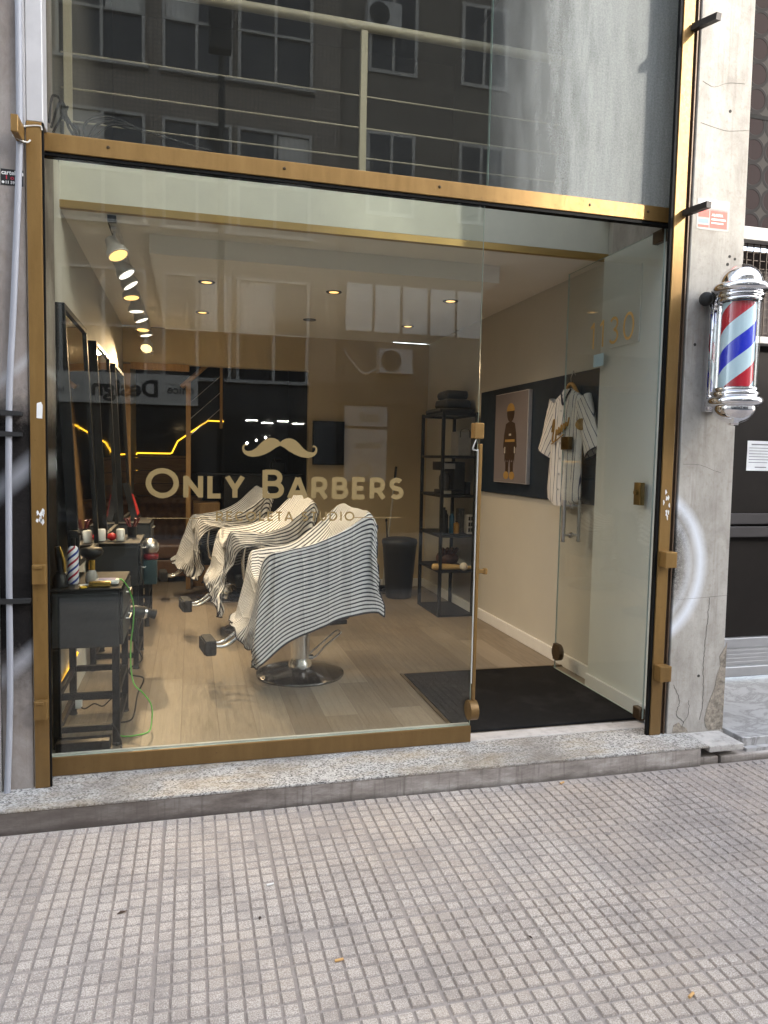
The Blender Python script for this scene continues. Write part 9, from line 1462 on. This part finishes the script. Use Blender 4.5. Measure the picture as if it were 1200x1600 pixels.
# ------------------------------------------------------------------ litter on the pavement
LEAFM = pbr('dry_leaf', (.05,.03,.018), .8, 0, .3, 60)
for x, y, a, L, lab in ((-.22,-.93,.3,.035,'dark twig scrap lying left on the tiles'),(.22,-1.06,1.4,.022,'small dark leaf scrap left of centre on the pavement'),(.98,-.55,.8,.02,'tiny dark leaf scrap below the doorstep'),(.25,-.318,.2,.016,'pale crumb of rubbish against the left part of the riser'),(1.05,-1.35,2.1,.018,'dark speck of leaf right of centre on the tiles')):
    o = B(); c = Vector((x, y, .003)); d = Vector((math.cos(a), math.sin(a), 0)); e = Vector((-d.y, d.x, 0))
    V = [o.bm.verts.new(c+d*L*u+e*L*v+Vector((0,0,w_))) for u, v, w_ in ((-.5,0,0),(-.1,.2,.004),(.5,.03,.001),(0,-.18,.003))]; o.bm.faces.new(V)
    ob = o.build('leaf_scrap', LEAFM); ob.modifiers.new('thickness', 'SOLIDIFY').thickness = .0015; tag(ob, lab, 'leaf scrap', 'litter on the pavement')
CIG = pbr('cigarette_filter', (.55,.32,.12), .8); CIGW = pbr('cigarette_paper', (.62,.6,.56), .8)
for x, y, a, m, lab in ((.434,-1.32,.1,CIG,'orange cigarette butt alone in the middle of the pavement'),(1.387,-1.692,.5,CIG,'orange cigarette butt near the lower right of the pavement'),(.272,-.879,.2,CIGW,'white cigarette stub lying left of centre on the tiles'),(1.70,-.345,.4,CIG,'small butt lying against the doorstep riser')):
    o = B(); d = Vector((math.cos(a), math.sin(a), 0))*.013; c = Vector((x, y, .0045)); o.cyl(c-d, c+d, .0042, seg=10)
    tag(o.build('cigarette_butt', m, smooth=40), lab, 'cigarette butt', 'litter on the pavement')

# ================================================================== ACROSS THE STREET (seen reflected in the glass)
D = -11.0
MOS = mosaic_mat()
WINF = pbr('pale_window_frame', (.45,.43,.395), .5, 0, .06, 5)
DARKGL = pbr('dark_window_glass', (.03,.032,.035), .08, 0, .1, 2)
CURT = pbr('net_curtain', (.62,.60,.56), .85, 0, .1, 3)
STONE = pbr('grey_ground_floor_stone', (.045,.044,.043), .6, 0, .12, 2, .1, 30)
opp = thing('apartment_block', 'mosaic tiled apartment block across the street with rows of white framed windows', 'building', (0,D,0))
o = B(); o.box(-14,2.75,D-8,D,2.98,11.6); o.build('wall', MOS, opp)
o = B(); o.box(-14,2.75,D-8,D+.05,0,2.975); o.build('ground_floor', STONE, opp)
def opp_window(x0, x1, z0, z1, nx, blind, par):
    o = B(); w = .055
    for xa in [x0+(x1-x0-w)*k/nx for k in range(nx+1)]: o.box(xa,xa+w,D+.002,D+.09,z0,z1)
    o.box(x0-.05,x1+.05,D+.002,D+.13,z0-.06,z0-.001); o.box(x0,x1,D+.003,D+.085,z1,z1+w)
    zm = z0+(z1-z0)*.46; o.box(x0+w,x1-w,D+.004,D+.08,zm,zm+w*.8)
    f = o.build('window', WINF, par)
    o = B(); o.box(x0+.01,x1-.01,D+.001,D+.02,z0,z1); o.build('glass', DARKGL, f)
    if blind:
        for k in range(nx):
            if (k+blind) % 2: continue
            xa = x0+(x1-x0)*k/nx+.06; xb = x0+(x1-x0)*(k+1)/nx-.01; P = []
            for i in range(25):
                xx = xa+(xb-xa)*i/24; P.append([Vector((xx, D+.03+.008*math.sin(i*1.6), zm+.06)), Vector((xx, D+.03+.008*math.sin(i*1.6), z1-.01))])
            q = B(); q.grid(P); q.build('curtain', CURT, f)
for fl, z0 in enumerate((2.95,5.68,8.42)):
    for i, (xa, xb, n) in enumerate(((-8.9,-7.2,2),(-6.5,-4.9,2),(-4.4,-2.75,2),(-2.28,-.80,2),(-.52,.72,2),(.82,2.2,2))):
        opp_window(xa, xb, z0, z0+1.85, n, (fl*2+i) % 3, opp)
FASC = pbr('cream_shop_fascia', (.55,.52,.46), .55, 0, .05, 3)
o = B(); o.box(-3.0,.12,D+.06,D+.16,2.42,2.97); sg = o.build('shop_fascia', FASC, opp)
o = B(); mo = lambda u, v, d: Vector((-u, D+.162+d*3, v))
font_text(o, 'office', .22, lambda u, v, d: Vector((.05-u, D+.163+d, 2.63+v)), .004)
font_text(o, 'Design', .42, lambda u, v, d: Vector((-.58-u, D+.163+d, 2.56+v)), .014)
font_text(o, 'hardwerk', .12, lambda u, v, d: Vector((-2.18-u, D+.163+d, 2.60+v)), .002)
o.build('fascia_lettering', pbr('black_sign_letter', (.02,.02,.02), .5), sg)
o = B()
for xa, xb in ((-5.6,-3.4),(-2.9,-1.5),(-1.4,.1),(.5,1.4),(1.5,2.4)): o.box(xa,xb,D+.055,D+.075,.25,2.3)
o.build('shop_glass', DARKGL, opp)
o = B()
for k in range(5): o.lathe((1.02+.18*k,D+.1,1.75+.06*(k % 3)), [(0,-.03),(.02,-.02),(.022,.01),(0,.03)], 10)
for k in range(4): o.box(1.0+.3*k,1.22+.3*k,D+.08,D+.1,2.18-.04*(k % 2),2.20-.04*(k % 2))
o.build('shop_lamp', emit('shop_lamp_glow', (1,.95,.85), 12.0), opp)
# second house, plain render, with shutters and an air conditioner
op2 = thing('rendered_house', 'plain dark rendered house across the street with pale roller shutters', 'building', (6,D,0))
o = B(); o.box(2.76,11.0,D-8,D-.10,0,11.6); o.build('wall', pbr('dark_render', (.17,.15,.125), .85, 0, .15, 1.5, .2, 20), op2)
o = B()
for k in range(5): o.box(2.95+k*.58,2.95+k*.58+.52,D-.098,D-.06,4.02,4.95,.01,1)
for k in range(3): o.box(6.4+k*1.1,7.3+k*1.1,D-.098,D-.06,4.0,4.95,.01,1)
o.build('roller_shutter', pbr('pale_shutter', (.62,.62,.60), .6, 0, .05, 3), op2)
for z0 in (6.3,9.0):
    for xa in (3.3,5.2,7.4,9.0):
        f = B(); f.box(xa,xa+1.0,D-.098,D-.05,z0,z0+1.6); w_ = f.build('window', WINF, op2)
        f = B(); f.box(xa+.07,xa+.47,D-.049,D-.045,z0+.07,z0+1.53); f.box(xa+.53,xa+.93,D-.049,D-.045,z0+.07,z0+1.53); f.build('glass', DARKGL, w_)
o = B(); o.box(2.8,6.3,D-.095,D-.07,.3,2.6); o.build('shop_glass', DARKGL, op2)
o = B(); o.box(2.77,10.9,D-.099,D-.02,0,.29); o.box(2.77,10.9,D-.099,D-.02,2.61,3.0); o.box(6.31,10.9,D-.099,D-.03,.30,2.60); o.build('ground_floor', STONE, op2)
pz = thing('poster', 'white poster reading schätz in the shop window across the street', 'poster', (3.4,D,1.6))
o = B(); o.box(2.95,3.82,D-.06,D-.045,1.05,2.10); o.box(2.95,3.82,D-.06,D-.045,2.16,2.55); o.build('sheet', pbr('poster_white', (.42,.41,.39), .6), pz)
o = B(); font_text(o, 'schätz', .20, lambda u, v, d: Vector((3.68-u, D-.044+d, 1.72+v)), .004); font_text(o, 'azul', .26, lambda u, v, d: Vector((3.66-u, D-.044+d, 2.26+v)), .008)
o.lathe((0,0,0), [(.12,0),(.16,0)], 24)
for v in list(o.bm.verts)[-48:]: v.co = Vector((3.36+v.co.x, D-.043, 1.25+v.co.y))
o.build('lettering', pbr('brown_print', (.25,.19,.10), .6), pz)
def aircon(x, z, y, label):
    t = thing('air_conditioner', label, 'air conditioner', (x,y,z), 'air conditioners on the houses opposite')
    o = B(); o.box(x-.34,x+.34,y,y+.28,z-.24,z+.24,.015,2); o.build('casing', pbr('aircon_white', (.48,.47,.45), .5), t)
    o = B(); yy = y+.285
    for r in (.05,.09,.13,.17,.205): o.tube([(x-.10+r*math.cos(a), yy, z+r*math.sin(a)) for a in [2*PI*i/28 for i in range(29)]], .005, 5, caps=False)
    o.build('fan_guard', pbr('aircon_grey', (.25,.25,.25), .5), t)
    o = B(); o.lathe((0,0,0), [(0,0),(.21,0)], 28)
    for v in o.bm.verts: v.co = Vector((x-.10+v.co.x, y+.2805, z+v.co.y))
    o.build('fan_opening', BLACKM, t)
    o = B(); o.tube(catmull([(x-.36,y+.14,z-.15),(x-.6,y+.1,z-.25),(x-.85,y+.05,z+.0),(x-1.0,y+.02,z+.22)], 6), .022, 8); o.build('pipe', pbr('aircon_pipe', (.5,.5,.48), .6), t, 60)
aircon(3.92,3.44,D-.10,'white air conditioner below the shutters of the rendered house opposite')
aircon(3.55,9.95,D-.10,'white air conditioner high on the rendered house opposite')
# lower house beyond: the sun comes over its roof
o = B(); o.box(11.02,40,D-8,D-.05,0,8.55); tag(o.build('low_house', pbr('pale_render', (.42,.39,.35), .85, 0, .12, 1.5)), 'low rendered house beyond the dark one, with the sun over its roof', 'building')
o = B(); o.box(-60,-14.02,D-8,D-.05,0,15); tag(o.build('far_house', pbr('pale_render', (.42,.39,.35), .85, 0, .12, 1.5)), 'tall pale house farther down the opposite side of the street', 'building')
# street lamp by the kerb opposite
sl = thing('traffic_light', 'dark traffic light on a slim pole at the opposite kerb', 'traffic light', (.52,-9.3,0))
o = B(); o.tube([(.47,-9.3,0),(.47,-9.3,7.0),(.47,-9.3,8.6)], [.06,.05,.045], 12); o.build('pole', BLACKM, sl, 60)
o = B(); o.box(.27,.62,-9.29,-9.05,7.95,8.75,.03,2); o.build('signal_head', BLACKM, sl, 50)
# parked car
CARP = pbr('dark_car_paint', (.018,.02,.024), .18, .3, .05, 2, 0, 60, .5, .8)
car = thing('parked_car', 'dark saloon car parked along the kerb behind the photographer', 'car', (-3.0,-6.1,-.13))
o = B(); P = []
prof = [(-2.1,.30,.62,.0),(-2.0,.26,.78,.0),(-1.5,.24,.90,.0),(-.95,.22,.96,.02),(-.35,.22,1.38,.16),(.35,.22,1.43,.18),(1.0,.22,1.34,.16),(1.55,.22,1.02,.03),(2.0,.25,.96,.0),(2.15,.32,.70,.0)]
pp = [catmull([(a, b_, c) for a, b_, c, d in prof], 4), catmull([(a, d, 0) for a, b_, c, d in prof], 4)]
for q, w_ in zip(*pp):
    x, zb, zt_, ins = q.x, q.y, q.z, w_.y; hw = .86-.10*abs(x/2.15)**4; row = []
    shoulder = min(zt_, .92)
    for (yy, zz) in ((-hw*.9,zb),(-hw,zb+.12),(-hw,(zb+shoulder)/2),(-hw*.97,shoulder-.04),(-hw*.93+ins*.3,shoulder),(-hw*.93+ins,(shoulder+zt_)/2+.001),(-hw*.86+ins*1.4,zt_-.03),(-hw*.5,zt_),(0,zt_+.015),(hw*.5,zt_),(hw*.86-ins*1.4,zt_-.03),(hw*.93-ins,(shoulder+zt_)/2+.001),(hw*.93-ins*.3,shoulder),(hw*.97,shoulder-.04),(hw,(zb+shoulder)/2),(hw,zb+.12),(hw*.9,zb)):
        row.append(Vector((-3.0+x, -6.1+yy, -.13+zz)))
    P.append(row)
o.grid(P); o.bm.faces.new([o.bm.verts[i] for i in range(0)]) if False else None
o.build('body', CARP, car, 40)
for s in (-1, 1):
    o = B()
    for xa, xb, xc, xd in ((-.85,-.02,-.02,-.36),(.03,.85,.95,.03)):
        o.prism([(xa,.93),(xb,.93),(xc if xa < 0 else .98,1.30 if xa < 0 else 1.28),(xd,1.33)], .012, lambda u, v, d: Vector((-3.0+u, -6.1+s*(.80-(v-.93)*.42+d), -.13+v)))
    o.build('side_window', DARKGL, car)
for x in (-1.35,1.35):
    for s in (-1, 1):
        o = B(); o.cyl((-3.0+x,-6.1+s*.70,.19),(-3.0+x,-6.1+s*.875,.19),.32,seg=32); wh = o.build('wheel', RUBBER, car, 40)
        o = B(); o.cyl((-3.0+x,-6.1+s*.8755,.19),(-3.0+x,-6.1+s*.885,.19),.20,seg=28)
        o.build('rim', STEEL, wh, 40)

# ================================================================== CAMERA, SUN, SKY
yaw, pitch, roll = .256539654, -.0729141367, -.0202455108
f_ = Vector((math.sin(yaw)*math.cos(pitch), math.cos(yaw)*math.cos(pitch), math.sin(pitch)))
r_ = Vector((math.cos(yaw), -math.sin(yaw), 0)); d_ = f_.cross(r_)
c_, s_ = math.cos(roll), math.sin(roll)
r2 = r_*c_+d_*s_; d2 = -r_*s_+d_*c_
cam = bpy.data.cameras.new('camera'); co_ = bpy.data.objects.new('camera', cam); COL.objects.link(co_)
M4 = Matrix.Identity(4)
for i, v in enumerate((r2, -d2, -f_)):
    for k in range(3): M4[k][i] = v[k]
M4.translation = Vector((0,-3.401,1.52)); co_.matrix_world = M4
cam.sensor_fit = 'VERTICAL'; cam.sensor_height = 24; cam.lens = 24*1150.936/1600; cam.clip_end = 500; cam.clip_start = .05
scene.camera = co_

sd = Vector((.85,-1.0,.55)).normalized()              # towards the sun
el = math.asin(sd.z); az = math.atan2(sd.x, sd.y)
sun = bpy.data.lights.new('sun', 'SUN'); sun.energy = .62; sun.angle = R(1.5); sun.color = (1,.93,.82)
so_ = bpy.data.objects.new('sun', sun); COL.objects.link(so_); so_.rotation_euler = sd.to_track_quat('Z', 'Y').to_euler(); so_.location = (6,-8,10)
w = bpy.data.worlds.new('World'); scene.world = w; w.use_nodes = True
nt_ = w.node_tree; bg = nt_.nodes['Background']; sky = nt_.nodes.new('ShaderNodeTexSky')
sky.sky_type = 'NISHITA'; sky.sun_disc = False; sky.sun_elevation = el; sky.sun_rotation = az; sky.air_density = 1.0; sky.dust_density = 1.6
hs = nt_.nodes.new('ShaderNodeHueSaturation'); hs.inputs['Saturation'].default_value = .45
nt_.links.new(sky.outputs[0], hs.inputs['Color']); nt_.links.new(hs.outputs[0], bg.inputs[0]); bg.inputs[1].default_value = .15
scene.view_settings.view_transform = 'Standard'; scene.view_settings.look = 'None'; scene.view_settings.exposure = 3.0; scene.view_settings.gamma = 1
scene.render.engine = 'CYCLES'
cy = scene.cycles; cy.use_denoising = True; cy.max_bounces = 10; cy.transparent_max_bounces = 24; cy.diffuse_bounces = 5; cy.glossy_bounces = 5
cy.caustics_reflective = False; cy.caustics_refractive = False; cy.sample_clamp_indirect = 6.0
